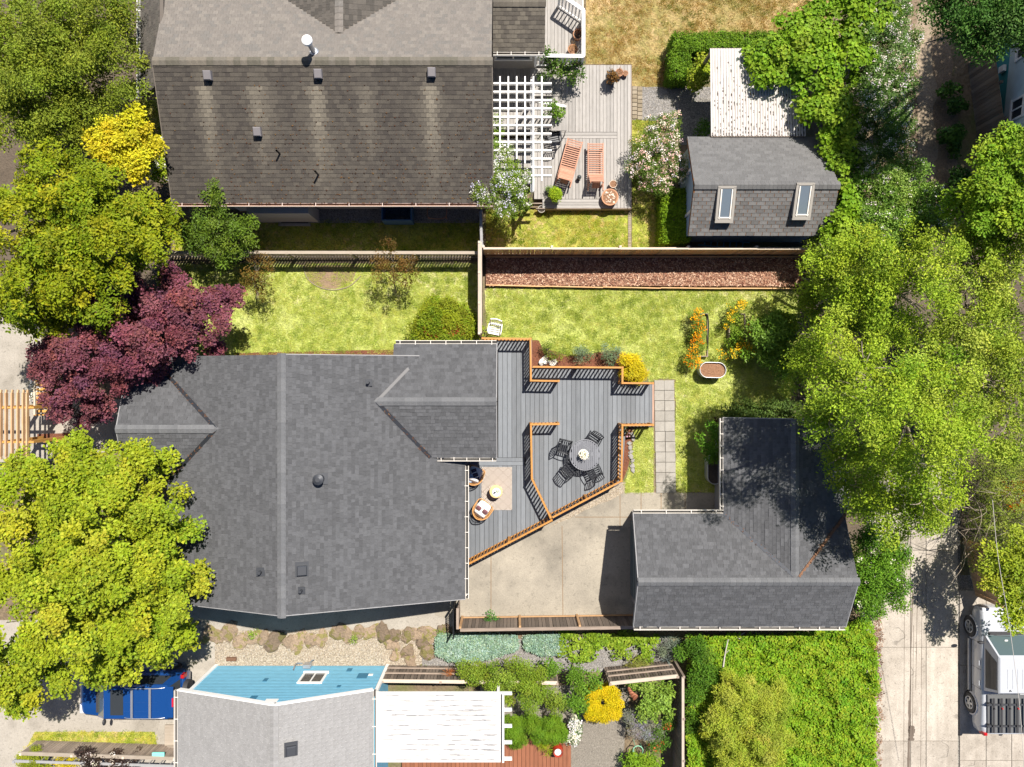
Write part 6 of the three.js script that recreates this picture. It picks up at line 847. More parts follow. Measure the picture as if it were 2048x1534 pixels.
{ // side yard of brown house: blue bin, hoops
  const p = P(799, 431), t = T('compost_bin', 'open blue-framed bin in the shade under the brown eave', 'bin', p), m = M({ color: lin(0.06, 0.14, 0.24), roughness: 0.6 }); for (const s of [-1, 1]) { part('side', box(0.04, 0.8, 0.75, s * 0.58, 0.4, 0), m, t); part('end', box(1.16, 0.8, 0.04, 0, 0.4, s * 0.36), m, t); } part('lid', box(1.1, 0.03, 0.3, 0, 0.82, -0.36, 0).rotateX(-0.3), MT.glass, t); for (const x of [-0.1, 0.25]) part('lid_bar', box(0.04, 0.04, 0.32, x, 0.84, -0.36).rotateX(-0.3), MT.trim, t);
  const h = T('hoop_frame', 'thin rusty hoop frame in the shade beside the blue bin', 'frame', P(876, 428)); part('hoop', tube([[-0.38, -0.25], [0.3, -0.25], [0.38, -0.15], [0.38, 0.15], [0.3, 0.25], [-0.3, 0.25], [-0.38, 0.15], [-0.38, -0.25]].map(([x, z]) => new V(x, 0.4, z)), 0.018, 6, 60), MT.terra, h); for (const [x, z] of [[-0.36, -0.2], [0.36, -0.2], [-0.36, 0.2], [0.36, 0.2]]) part('stake', box(0.025, 0.4, 0.025, x, 0.2, z), MT.terra, h);
  const w = T('window_well', 'concrete framed light well under the brown eave', 'light well', P(590, 438)); part('kerb', [box(1.3, 0.12, 0.1, 0, 0.06, 0.25), box(0.1, 0.12, 0.6, -0.6, 0.06, 0)], MT.concGrey, w); part('grate', box(1.1, 0.04, 0.4, 0, 0.03, 0), MT.blackMetal, w);
  sheet('side_gravel', [[520, 408], [958, 408], [958, 446], [520, 446]], 0.012, MT.gravelDark);
}
{ // rusty block, drain cover, planks, paint tray by the blue house, red urn, glass table
  const b = top('brick_block', slab(0.4, 0.12, 0.14, 0.01), tint(MT.terra, 0.3), 'single rusty brick on the tan gravel beside the blue house', 'brick'); b.position.copy(P(464, 1317));
  const tp = top('wooden_step', slab(0.55, 0.12, 0.9, 0.01, true), tint(MT.paleWood, 0.6), 'pale wooden steps at the corner of the blue house', 'step'); tp.position.copy(P(345, 1470)); const s2 = top('wooden_step', slab(0.55, 0.24, 0.5, 0.01, true), tint(MT.paleWood, 0.6), 'upper pale wooden step against the blue house', 'step'); s2.position.copy(P(352, 1500));
  const pb = T('turquoise_box', 'flat turquoise box on the rail beside the blue house', 'box', P(318, 1508, 0.95)); part('box', slab(0.46, 0.08, 0.16, 0.01), M({ color: lin(0.2, 0.62, 0.56), roughness: 0.6 }), pb); part('lid_lip', box(0.48, 0.015, 0.18, 0, 0.07, 0), M({ color: lin(0.25, 0.7, 0.63), roughness: 0.6 }), pb);
  const u = T('red_urn', 'glossy red ceramic urn on the red-brown deck', 'urn', P(1115, 1498, 0.5).setY(0.24)); part('urn', lathe([[0, 0], [0.13, 0], [0.2, 0.16], [0.23, 0.34], [0.19, 0.5], [0.16, 0.54], [0.19, 0.58], [0.17, 0.58], [0.14, 0.53], [0.17, 0.46], [0, 0.3]], 30), M({ color: lin(0.35, 0.035, 0.015), roughness: 0.25 }), u); part('fill', cyl(0.13, 0.13, 0.02, 20, 0, 0.5), MT.paleRock, u);
  const w = T('wire_hoop', 'green ring frame standing among the flower yard plants', 'plant support', P(1271, 1487)); part('ring', muv(new THREE.TorusGeometry(0.2, 0.02, 6, 30)).rotateX(Math.PI / 2).translate(0, 0.6, 0), M({ color: lin(0.2, 0.45, 0.3), roughness: 0.5 }), w); for (let i = 0; i < 3; i++) part('stake', box(0.02, 0.6, 0.02, Math.cos(i * 2.1) * 0.2, 0.3, Math.sin(i * 2.1) * 0.2), M({ color: lin(0.2, 0.45, 0.3) }), w);
  const wn = T('wind_spinner', 'rusty metal leaf sculpture on the fence corner behind the yellow shrub', 'sculpture', P(1262, 1380, 1.2).setY(0)); part('stem', box(0.03, 1.5, 0.03, 0, 0.75, 0), MT.blackMetal, wn); for (let i = 0; i < 5; i++) part('blade', muv(new THREE.SphereGeometry(0.14, 10, 6).scale(0.5, 0.12, 1)).rotateY(0.4 + i * 0.5).translate(0.05 * (i - 2), 1.5 + i * 0.03, 0.06 * (i - 2)), M({ color: lin(0.22, 0.08, 0.04), roughness: 0.5, metalness: 0.5 }), wn);
  const dr = T('driftwood', 'long bare grey branch standing in the ivy slope', 'branch', P(1436, 1335)); part('branch', [taper([new V(0, 0, 0.2), new V(-0.05, 0.7, 0), new V(0.03, 0.9, -0.9), new V(0.12, 1.0, -1.5)], 0.045, 0.02, 6), taper([new V(0.03, 0.9, -0.9), new V(0.15, 1.05, -1.1)], 0.025, 0.012, 5)], MT.deadwood, dr);
  const d2 = T('driftwood', 'short bleached branch lying in the ivy below the garage gutter', 'branch', P(1465, 1265)); part('branch', [taper([new V(-0.4, 0.55, 0.15), new V(0, 0.65, -0.05), new V(0.3, 0.6, -0.2)], 0.035, 0.02, 6), taper([new V(0, 0.65, -0.05), new V(0.25, 0.62, 0.15)], 0.045, 0.03, 6)], MT.deadwood, d2);
}
// ---------- vehicles ----------
function vehicle(o) {
  const t = T(o.name, o.label, o.cat, o.pos, o.turn), paint = new THREE.MeshPhysicalMaterial({ color: lin(...o.paint), roughness: 0.35, clearcoat: 1, clearcoatRoughness: 0.06, metalness: o.metal ?? 0 }), trimM = M({ color: lin(0.03, 0.03, 0.033), roughness: 0.6 });
  const loft = (st, ringOf) => { const n = ringOf(st[0]).length, pos = [], idx = []; st.forEach((s) => ringOf(s).forEach((q) => pos.push(...q))); for (let i = 0; i + 1 < st.length; i++) for (let j = 0; j < n; j++) { const a = i * n + j, b = i * n + (j + 1) % n, c = a + n, d = b + n; idx.push(a, b, d, a, d, c); } for (const [k, f] of [[0, 0], [st.length - 1, 1]]) { const c = pos.length / 3; let x = 0, y = 0, z = 0; for (let j = 0; j < n; j++) { x += pos[(k * n + j) * 3]; y += pos[(k * n + j) * 3 + 1]; z += pos[(k * n + j) * 3 + 2]; } pos.push(x / n, y / n, z / n); for (let j = 0; j < n; j++) { const a = k * n + j, b = k * n + (j + 1) % n; f ? idx.push(a, b, c) : idx.push(b, a, c); } } const g = new THREE.BufferGeometry(); g.setAttribute('position', new THREE.Float32BufferAttribute(pos, 3)); g.setIndex(idx); g.computeVertexNormals(); return muv(g); };
  part('body', loft(o.st, ([z, w, yb, yt]) => { const h = yt - yb; return [[0, yb], [w * 0.9, yb], [w, yb + h * 0.18], [w, yb + h * 0.55], [w * 0.985, yb + h * 0.75], [w * 0.95, yt - 0.05], [w * 0.86, yt], [w * 0.45, yt + 0.02], [0, yt + 0.025], [-w * 0.45, yt + 0.02], [-w * 0.86, yt], [-w * 0.95, yt - 0.05], [-w * 0.985, yb + h * 0.75], [-w, yb + h * 0.55], [-w, yb + h * 0.18], [-w * 0.9, yb]].map(([x, y]) => [x, y, z]); }), paint, t);
  const [zf, zr, w0, y0, tf, tr, w1, y1] = o.cab, cs = [[zf, w0, y0], [zr, w0, y0]], c = { fl: [-w0, y0, zf], fr: [w0, y0, zf], rl: [-w0, y0, zr], rr: [w0, y0, zr], Fl: [-w1, y1, tf], Fr: [w1, y1, tf], Rl: [-w1, y1, tr], Rr: [w1, y1, tr] }; for (const k in c) c[k] = new V(...c[k]);
  const face = (a, b, d, e, u0, u1, v0, v1, off, th = 0.01) => { const at = (u, v) => a.clone().lerp(b, u).lerp(e.clone().lerp(d, u), v), q = [at(u0, v0), at(u1, v0), at(u1, v1), at(u0, v1)], n = q[1].clone().sub(q[0]).cross(q[3].clone().sub(q[0])).normalize(), f = [], O = q.map((p) => p.clone().addScaledVector(n, off)), I = q.map((p) => p.clone().addScaledVector(n, off - th)); const Q = (p, r, s, u) => { for (const v of [p, r, s, p, s, u]) f.push(v.x, v.y, v.z); }; Q(...O); for (let i = 0; i < 4; i++) { const j = (i + 1) % 4; Q(I[i], I[j], O[j], O[i]); } const g = new THREE.BufferGeometry(); g.setAttribute('position', new THREE.Float32BufferAttribute(f, 3)); g.computeVertexNormals(); return muv(g); };
  part('cab', [face(c.fr, c.fl, c.Fl, c.Fr, 0, 1, 0, 1, 0, 0.03), face(c.rl, c.rr, c.Rr, c.Rl, 0, 1, 0, 1, 0, 0.03), face(c.fl, c.rl, c.Rl, c.Fl, 0, 1, 0, 1, 0, 0.03), face(c.rr, c.fr, c.Fr, c.Rr, 0, 1, 0, 1, 0, 0.03)], paint, t);
  const rg = slab(2 * w1 + 0.04, 0.07, tr - tf + 0.06, 0.045).translate(0, y1 - 0.03, (tf + tr) / 2); const roof = part('roof', rg, paint, t); if (o.ribs) for (let i = 0; i < o.ribs; i++) part('roof_rib', slab(0.03, 0.014, (tr - tf) * 0.55, 0.005).translate(mix(-w1 * 0.55, w1 * 0.55, i / (o.ribs - 1)), y1 + 0.036, mix(tf, tr, 0.6)), paint, roof);
  part('windshield', face(c.fr, c.fl, c.Fl, c.Fr, 0.05, 0.95, 0.06, 0.92, 0.006), o.glass ?? MT.glass, t); part('rear_window', face(c.rl, c.rr, c.Rr, c.Rl, 0.08, 0.92, 0.12, 0.9, 0.006), MT.glass, t);
  for (const [u0, u1] of o.side) { part('side_window', face(c.fl, c.rl, c.Rl, c.Fl, u0, u1, 0.1, 0.86, 0.006), MT.glass, t); part('side_window', face(c.rr, c.fr, c.Fr, c.Rr, 1 - u1, 1 - u0, 0.1, 0.86, 0.006), MT.glass, t); }
  for (const s of [-1, 1]) for (const z of o.wheels) { const wg = new THREE.Group(); wg.name = 'wheel'; wg.position.set(s * (o.hw - 0.05), o.wr, z); t.add(wg); part('tyre', lathe([[o.wr * 0.62, -0.11], [o.wr * 0.92, -0.115], [o.wr, -0.08], [o.wr, 0.08], [o.wr * 0.92, 0.115], [o.wr * 0.62, 0.11]], 30).rotateZ(Math.PI / 2), trimM, wg); const sp = [cyl(o.wr * 0.2, o.wr * 0.2, 0.04, 14).translate(0, -0.02, 0).rotateZ(Math.PI / 2).translate(s * 0.1, 0, 0), muv(new THREE.TorusGeometry(o.wr * 0.6, 0.03, 8, 30)).rotateY(Math.PI / 2).translate(s * 0.09, 0, 0)]; for (let k = 0; k < 5; k++) { const g = box(0.03, o.wr * 0.56, 0.09, 0, o.wr * 0.32, 0).rotateX(k * TAU / 5); sp.push(g.translate(s * 0.095, 0, 0)); } part('rim', sp, MT.steel, wg); part('brake_disc', cyl(o.wr * 0.58, o.wr * 0.58, 0.03, 24).translate(0, -0.015, 0).rotateZ(Math.PI / 2).translate(s * 0.05, 0, 0), trimM, wg);
    part('wheel_arch', muv(new THREE.TorusGeometry(o.wr + 0.05, 0.04, 6, 24, Math.PI)).rotateY(Math.PI / 2).translate(s * (o.hw - 0.005), o.wr, z), o.archM ?? trimM, t); part('wheel_well', cyl(o.wr + 0.04, o.wr + 0.04, 0.06, 26).rotateZ(Math.PI / 2).translate(s > 0 ? o.hw + 0.004 : -o.hw + 0.056, o.wr, z), trimM, t); }
  for (const s of [-1, 1]) { const mz = zf + 0.3, mr = part('wing_mirror', [muv(new THREE.SphereGeometry(1, 14, 10)).scale(0.13, 0.1, 0.06).translate(s * (o.hw + 0.1), y0 + 0.1, mz)], o.mirM ?? trimM, t); part('headlight', slab(0.36, 0.1, 0.2, 0.03).translate(s * (o.hw - 0.3), o.lights[0], o.st[0][0] + 0.12), M({ color: lin(0.6, 0.62, 0.65), roughness: 0.1 }), t); part('tail_light', slab(0.14, 0.34, 0.12, 0.03).translate(s * (o.hw - 0.12), o.lights[1], o.st[o.st.length - 1][0] - 0.04), M({ color: lin(0.4, 0.012, 0.015), roughness: 0.2 }), t); for (const z of o.handles) part('door_handle', slab(0.04, 0.03, 0.2, 0.008).translate(s * (o.hw + 0.005), y0 - 0.16, z), paint, t); part('step_bar', box(0.1, 0.05, o.wheels[1] - o.wheels[0] - 1.0, s * (o.hw + 0.02), 0.36, (o.wheels[0] + o.wheels[1]) / 2), MT.steel, t); for (const z of o.seams) part('door_seam', bar(new V(s * (o.hw + 0.001), 0.5, z), new V(s * (o.hw - 0.01), y0 - 0.06, z), 0.01, 0.012), trimM, t); }
  return [t, paint, trimM];
}
{
  const p = P(1975, 1322.5);
  const [t, paint, blk] = vehicle({ name: 'pickup_truck', label: 'silver-white pickup truck with dark bike rack over its bed, parked off the alley', cat: 'pickup truck', pos: p, turn: 0, paint: [0.4, 0.42, 0.45], hw: 0.95, wr: 0.39, st: [[-2.5, 0.7, 0.45, 0.8], [-2.44, 0.86, 0.4, 0.95], [-2.2, 0.93, 0.36, 1.05], [-1.5, 0.95, 0.36, 1.12], [-0.5, 0.95, 0.36, 1.12], [0.72, 0.95, 0.36, 1.12], [0.74, 0.94, 0.37, 1.1], [0.78, 0.95, 0.36, 1.12], [2.2, 0.95, 0.38, 1.14], [2.42, 0.92, 0.42, 1.13], [2.48, 0.86, 0.5, 1.05]], cab: [-1.5, 0.74, 0.86, 1.11, -0.82, 0.56, 0.7, 1.76], glass: M({ color: lin(0.07, 0.1, 0.1), roughness: 0.08 }), side: [[0.22, 0.94]], wheels: [-1.57, 1.51], lights: [0.88, 0.86], handles: [-0.3, 0.5], seams: [-1.1, -0.05, 0.72], ribs: 5, archM: M({ color: lin(0.5, 0.5, 0.52), roughness: 0.4 }) });
  part('wiper_cowl', box(1.4, 0.02, 0.2, 0, 1.135, -1.5), blk, t); part('bed_cover', slab(1.56, 0.06, 1.5, 0.02).translate(0, 1.15, 1.63), M({ color: lin(0.09, 0.095, 0.1), roughness: 0.7 }), t); part('dashboard_sticker', box(0.12, 0.004, 0.06, -0.12, 1.32, -1.31).rotateX(0), MT.white, t);
  part('windscreen_wiper', tube([new V(-0.5, 1.15, -1.46), new V(0.1, 1.2, -1.43)], 0.012, 5, 4), blk, t); part('roof_antenna', cyl(0.03, 0.015, 0.1, 10, -0.3, 1.78, 0.45), blk, t);
  const rk = T('bike_rack', 'dark bicycle rack with four trays across the pickup bed', 'bike rack', p.clone().add(new V(0, 1.24, 1.63))); for (const z of [-0.42, 0.42]) part('crossbar', box(1.72, 0.05, 0.06, 0, 0.06, z), MT.vent, rk); for (const s of [-1, 1]) for (const z of [-0.42, 0.42]) part('tower', box(0.07, 0.12, 0.12, s * 0.76, 0.0, z), blk, rk);
  for (let i = 0; i < 5; i++) { const x = -0.62 + i * 0.31; part('tray', slab(0.08, 0.04, 1.35, 0.01).translate(x, 0.08, 0), blk, rk); part('wheel_strap', box(0.12, 0.06, 0.06, x, 0.12, 0.4), blk, rk); part('fork_clamp', cyl(0.035, 0.02, 0.08, 10, x, 0.1, -0.3), i % 2 ? MT.redM ??= M({ color: lin(0.5, 0.03, 0.03), roughness: 0.4 }) : blk, rk); }
}
{
  const p = P(287, 1370);
  const [t, paint, blk] = vehicle({ name: 'blue_car', label: 'bright blue car with roof bars parked under the yellow-green maple', cat: 'car', pos: p, turn: Math.PI / 2, paint: [0.006, 0.05, 0.2], metal: 0.15, hw: 0.9, wr: 0.34, st: [[-2.13, 0.6, 0.4, 0.7], [-2.08, 0.76, 0.32, 0.84], [-1.85, 0.86, 0.3, 0.94], [-1.2, 0.9, 0.3, 1.02], [0, 0.9, 0.3, 1.04], [1.5, 0.9, 0.32, 1.04], [2.0, 0.87, 0.36, 1.02], [2.12, 0.8, 0.42, 0.95]], cab: [-1.28, 2.04, 0.84, 1.03, -0.72, 1.72, 0.64, 1.62], side: [[0.16, 0.48], [0.52, 0.9]], wheels: [-1.35, 1.32], lights: [0.78, 0.8], handles: [0.05, 0.95], seams: [-0.75, 0.2, 1.2], ribs: 3, glass: M({ color: lin(0.1, 0.12, 0.1), roughness: 0.08 }) });
  part('sunroof', slab(0.98, 0.012, 0.5, 0.004).translate(0, 1.66, -0.2), MT.glass, t); for (const s of [-1, 1]) part('roof_rail', tube([new V(s * 0.58, 1.66, 0.1), new V(s * 0.58, 1.73, 0.25), new V(s * 0.58, 1.73, 1.5), new V(s * 0.58, 1.66, 1.66)], 0.018, 6, 20), MT.steel, t); for (const z of [0.42, 1.12]) part('crossbar', slab(1.2, 0.03, 0.09, 0.01).translate(0, 1.74, z), MT.steel, t); part('rear_spoiler', slab(1.2, 0.05, 0.3, 0.02).translate(0, 1.6, 1.82), paint, t); part('brake_light', box(0.34, 0.04, 0.06, 0, 1.64, 1.96), M({ color: lin(0.45, 0.012, 0.03), roughness: 0.3 }), t); part('spare_wheel', cyl(0.32, 0.32, 0.18, 26).rotateX(Math.PI / 2).translate(0.25, 0.85, 2.1), blk, t); part('wiper_cowl', box(1.3, 0.02, 0.16, 0, 1.06, -1.26), blk, t);
}
// overhead cable
{ const a = P(1995, 1105, 6), b2 = P(2020, 1260, 5.6); top('overhead_cable', tube([P(1985, 1000, 6.2), a, b2, P(2040, 1420, 5.4), P(2048, 1534, 5.2)], 0.009, 5, 40), MT.deadwood, 'thin pale overhead cable crossing above the pickup truck', 'cable'); }

// ---------- trees, shrubs, climbers ----------
const pal = (list, k = 0.62) => list.map((h) => C(h).multiplyScalar(k * 1.3));
tree('maple_tree', 'large yellow-green maple at the bottom left, over the blue car', 'tree', [160, 1130],
  [[160, 952, 84, 4.6], [60, 990, 90, 4.6], [260, 960, 70, 4.6], [70, 1110, 110, 5.6], [200, 1060, 115, 6], [310, 1050, 75, 5], [190, 1180, 120, 6.2], [320, 1160, 85, 5], [60, 1240, 110, 5.4], [180, 1262, 100, 5.4], [300, 1260, 76, 4.6], [60, 1350, 78, 4.4], [230, 1312, 60, 4], [380, 1165, 36, 4.2], [300, 920, 34, 4.2], [25, 1390, 50, 4], [345, 1270, 45, 4.2]],
  { leaf: 'maple', pal: pal(['#9fb026', '#adb82c', '#90a824', '#bfbe34', '#84a022', '#a3b128'], 0.6), puff: 0.38, sq: 0.42, dens: 190, fill: 1.15, rough: 0.95, trunk: 0.26 });
tree('olive_maple_tree', 'broad olive-green tree left of the brown roofed house', 'tree', [120, 500],
  [[110, 370, 75, 4.6], [190, 402, 70, 4.8], [288, 448, 52, 4.2], [50, 440, 90, 5], [160, 460, 100, 5.6], [250, 500, 85, 5], [60, 550, 85, 5], [165, 560, 85, 5], [30, 620, 60, 4.4], [95, 635, 48, 4], [300, 490, 45, 4]],
  { leaf: 'frond', pal: pal(['#8d9c16', '#9ea81c', '#7a9116', '#b0aa1e', '#6e8714'], 0.62), puff: 0.36, dens: 170, fill: 1.35, rough: 1.0, sq: 0.28, trunk: 0.22 });
tree('purple_maple_tree', 'purple-leaved maple between the front path and the grey house', 'tree', [260, 720],
  [[200, 575, 30, 3.2], [275, 590, 40, 3.4], [370, 590, 55, 3.6], [440, 590, 38, 3.2], [140, 615, 35, 3.2], [215, 640, 65, 3.9], [310, 650, 75, 4.2], [400, 650, 70, 3.8], [100, 715, 50, 3.2], [170, 720, 65, 3.8], [250, 715, 70, 4.0], [345, 710, 45, 3.2], [120, 790, 38, 3], [185, 765, 50, 3.2], [205, 815, 34, 2.6], [130, 830, 26, 2.7], [310, 745, 24, 2.8]],
  { leaf: 'jmaple', pal: pal(['#7d4a55', '#6c3d4a', '#8c555c', '#713842', '#5e3646', '#985a5c'], 0.74), puff: 0.32, dens: 230, fill: 1.15, rough: 0.6, sq: 0.42, trunk: 0.14 });
tree('hedge_tree', 'tall dense green tree filling the top left corner', 'tree', [110, 130],
  [[40, 40, 100, 4.4], [160, 50, 100, 4.6], [225, 40, 60, 4], [60, 160, 110, 4.8], [180, 150, 95, 4.8], [230, 110, 50, 4], [120, 240, 85, 3.8], [40, 240, 75, 3.8], [150, 215, 50, 3.2], [215, 170, 36, 3], [250, 60, 34, 3], [20, 100, 60, 4], [110, 100, 80, 4.6], [100, 190, 80, 4.4]],
  { leaf: 'alder', pal: pal(['#86962a', '#788824', '#9ba63c', '#6a7c1c', '#8e9e34'], 0.72), puff: 0.34, dens: 140, fill: 1.2, rough: 0.9, sq: 0.5, vary: 0.5, trunk: 0.2 });
bush('golden_shrub', 'golden yellow shrub at the gable of the brown roofed house', 'shrub', [[250, 288, 62, 4.2], [215, 280, 40, 4.1], [270, 320, 45, 4], [255, 248, 34, 4.1], [292, 300, 36, 3.8], [240, 315, 36, 4]], { leaf: 'maple', pal: pal(['#e0da2c', '#e8e038', '#d0cc26', '#d8c424'], 0.56), puff: 0.34, dens: 230, fill: 1.4, rough: 0.25 });
bush('lime_shrub', 'lime shrub with a few white blooms between the golden shrub and brown roof', 'shrub', [[318, 318, 24, 1.8], [322, 290, 16, 1.9], [325, 345, 20, 1.6]], { leaf: 'maple', pal: pal(['#9ab428', '#b2bc2c', '#84a020'], 0.6), bloom: 0.12, bloomSize: 1.5, bloomPal: [C('#f8f6ef')] });
bush('laurel_bush', 'glossy dark green laurel leaning over the brown eave', 'shrub', [[430, 455, 58, 2.6], [385, 465, 36, 2.2], [480, 465, 38, 2.4], [440, 510, 32, 2], [435, 375, 20, 3], [420, 400, 26, 3], [500, 450, 18, 2.3], [470, 505, 24, 1.8]], { leaf: 'laurel', mat: gloss, pal: pal(['#688228', '#567022', '#7a9434', '#4e661e'], 0.66), puff: 0.27, dens: 170, fill: 1.0, rough: 0.3, trunk: 0.07 });
for (const [label, b, lobes] of [['thin bronze-leaved young tree at the west end of the picket fence', [515, 575], [[512, 532, 30, 2.0], [525, 560, 24, 1.8], [500, 560, 20, 1.7], [515, 590, 18, 1.5]]], ['thin bronze-leaved young tree in front of the middle of the picket fence', [792, 585], [[785, 520, 34, 2.1], [815, 535, 22, 2.0], [760, 535, 24, 2.0], [790, 555, 26, 1.8]]]])
  tree('young_tree', label, 'tree', b, lobes, { leaf: 'small', pal: pal(['#8a6a2c', '#75702a', '#6b4a22', '#98803a'], 0.5), puff: 0.22, dens: 110, fill: 0.75, rough: 0.35, trunk: 0.035, twigs: 7, barkMat: MT.twig }, 'young trees by the picket fence');
bush('round_shrub', 'rounded clipped shrub with red centre beside the fence end', 'shrub', [[888, 655, 64, 1.1], [848, 660, 32, 0.9], [930, 658, 32, 0.9], [888, 640, 48, 1.2], [868, 640, 36, 1.1], [908, 640, 36, 1.1]], { leaf: 'laurel', pal: pal(['#87961e', '#6a8a1c', '#98a028', '#8a8a24'], 0.75), puff: 0.28, dens: 300, fill: 1.6, size: 0.7, dome: 0.7 });
{ const l = []; const c = P(890, 655, 1.3); for (let i = 0; i < 420; i++) { const a = R() * TAU, q = Math.sqrt(R()) * 0.75; l.push([new V(c.x + Math.cos(a) * q, 1.42 - q * q * 0.35 + rr(-0.05, 0.08), c.z + 0.05 + Math.sin(a) * q * 0.6), new V(rr(-0.5, 0.5), 1, rr(-0.5, 0.5)).normalize(), rr(0.5, 0.8), jitter(pick(pal(['#a8442a', '#8a3a22', '#c06a34', '#7d4a2a', '#b83a20'], 0.6)))]); } const s = scene.children.find((o) => o.name === 'round_shrub'); scatter('red_new_leaves', 'laurel', l, s, s.position); }
bush('rose_climber', 'white and lilac flowering climber over the pergola foot and brown eave', 'shrub', [[1005, 380, 48, 2.6], [970, 385, 30, 2.7], [1035, 375, 34, 2.5], [1000, 340, 34, 2.7], [1020, 410, 30, 2.2], [1010, 310, 22, 2.7], [1045, 400, 22, 2]], { leaf: 'small', pal: pal(['#8aa838', '#9cb44a', '#76962e'], 0.55), puff: 0.3, dens: 240, bloom: 0.3, bloomPal: [C('#e9e6ea'), C('#cfcbe0'), C('#f2efe8')] });
bush('climbing_vine', 'small green vine growing up the pergola by the wall', 'climber', [[993, 240, 12, 2.4], [996, 265, 12, 2.3], [1030, 340, 14, 2.3], [990, 290, 12, 2.5]], { leaf: 'small', pal: pal(['#86a832', '#9aba44'], 0.6), puff: 0.2, dens: 280 });
bush('porch_rose', 'green climbing rose spilling over the white porch railing', 'climber', [[1105, 112, 16, 1.8], [1100, 135, 20, 1.4], [1130, 140, 18, 1.2], [1155, 145, 18, 1.2], [1090, 105, 12, 1.9], [1150, 125, 12, 1.5]], { leaf: 'laurel', pal: pal(['#6a9030', '#7fa23c', '#557a26'], 0.5), puff: 0.22, dens: 200, bloom: 0.1, bloomPal: [C('#efe2dc')] });
bush('stair_rose', 'leafy rose beside the short sloping stair railing', 'climber', [[1112, 212, 14, 1.6], [1118, 228, 14, 1.3], [1100, 222, 10, 1.4]], { leaf: 'laurel', pal: pal(['#6f9a2c', '#86ad38'], 0.55), puff: 0.2, dens: 220, bloom: 0.1, bloomPal: [C('#efe2dc')] });
bush('pink_rose_bush', 'big shrub rose covered in pale pink blossom beside the shed', 'shrub', [[1318, 305, 50, 1.6], [1300, 335, 40, 1.5], [1340, 265, 34, 1.5], [1345, 330, 36, 1.5], [1290, 295, 34, 1.4], [1325, 365, 34, 1.3], [1320, 250, 26, 1.4]], { leaf: 'small', pal: pal(['#6f8f34', '#86a044', '#5d7d2a'], 0.55), puff: 0.3, dens: 260, bloom: 0.42, bloomPal: [C('#f6e2dc'), C('#f2cfc8'), C('#fbf2ec'), C('#e8b9b0')] });
hedge('clipped_hedge', 'clipped box hedge forming the top of the corner', [[1338, 92], [1560, 88], [1560, 115], [1338, 120]], 1.0, { pal: pal(['#6f961c', '#82a826', '#5d8216'], 0.58) });
hedge('clipped_hedge', 'short clipped box hedge returning toward the gravel path', [[1334, 121], [1368, 121], [1366, 176], [1332, 174]], 1.0, { pal: pal(['#6f961c', '#82a826', '#5d8216'], 0.58) });
hedge('clipped_hedge', 'narrow clipped hedge between the small lawn and the shed wall', [[1316, 395], [1362, 392], [1364, 492], [1316, 494]], 1.1, { pal: pal(['#8fb01e', '#7fa41c', '#6a8d18'], 0.58) });
bush('lime_bush', 'loose lime-green bush inside the hedge corner', 'shrub', [[1398, 150, 22, 1.2], [1405, 130, 16, 1.1], [1392, 165, 14, 1]], { leaf: 'maple', pal: pal(['#a6b82c', '#8aa424', '#bcc23a'], 0.6), puff: 0.24 });
bush('red_flower_bush', 'small bush with red flowers in front of the corrugated shelter', 'shrub', [[1408, 255, 14, 0.9], [1400, 265, 10, 0.7]], { leaf: 'laurel', pal: pal(['#5f8a2a', '#78a034'], 0.55), puff: 0.2, bloom: 0.08, bloomSize: 1.6, bloomPal: [C('#d0303c')] });
// --- vines and white blossom along the alley ---
const vineH = (h0, a, k) => (x, z) => h0 + (fbm(x * k, z * k, 0, 3, 6) - 0.5) * a;
tree('grape_vine', 'mass of bright green vine spilling over the corrugated roof', 'climber', [1650, 200], [[1560, 125, 48, 2.9, 0.3], [1530, 145, 30, 2.75, 0.2], [1600, 90, 70, 3, 0.5], [1640, 150, 60, 3, 0.5], [1660, 50, 75, 3, 0.6], [1670, 230, 55, 3, 0.5], [1680, 310, 42, 2.9, 0.5], [1685, 390, 38, 2.8, 0.5], [1690, 450, 45, 2.8, 0.5], [1730, 20, 70, 3, 0.6], [1700, 110, 55, 3, 0.6], [1500, 118, 20, 2.65, 0.15], [1625, 210, 25, 2.8, 0.3]], { leaf: 'ivy', pal: pal(['#8ebb24', '#a4c82c', '#7aa81e', '#b4d03c'], 0.45), puff: 0.38, dens: 150, fill: 1.5, rough: 0.2, sq: 0.4, trunk: 0.06 });
tree('blossom_shrub', 'tall shrub dotted with white blossom between vine and dark alley', 'shrub', [1740, 230], [[1760, 70, 50, 2.6], [1745, 150, 55, 2.6], [1785, 190, 50, 2.6], [1800, 130, 34, 2.3], [1815, 80, 26, 2.2], [1812, 240, 26, 2.2], [1800, 320, 30, 2.2], [1730, 210, 50, 2.7], [1735, 60, 50, 2.8], [1790, 20, 40, 2.6], [1765, 255, 55, 2.5], [1740, 310, 50, 2.5], [1790, 280, 34, 2.3]], { leaf: 'small', pal: pal(['#5f8534', '#76994a', '#4f7428', '#8aa860'], 0.62), puff: 0.34, dens: 220, fill: 1.5, trunk: 0.06, bloom: 0.26, bloomPal: [C('#f3ede4'), C('#e9dcd2')] });
tree('blossom_shrub', 'wide shrub dotted with white blossom below the bend of the dark alley', 'shrub', [1780, 400], [[1740, 390, 55, 2.6], [1800, 380, 60, 2.7], [1850, 410, 45, 2.6], [1760, 440, 60, 2.8], [1820, 450, 60, 2.8], [1865, 455, 40, 2.6]], { leaf: 'alder', pal: pal(['#7a9e3a', '#8cb048', '#668a30', '#a2bf58'], 0.64), puff: 0.36, dens: 190, fill: 1.5, trunk: 0.06, bloom: 0.14, bloomPal: [C('#f3ede4'), C('#e9dcd2')] });
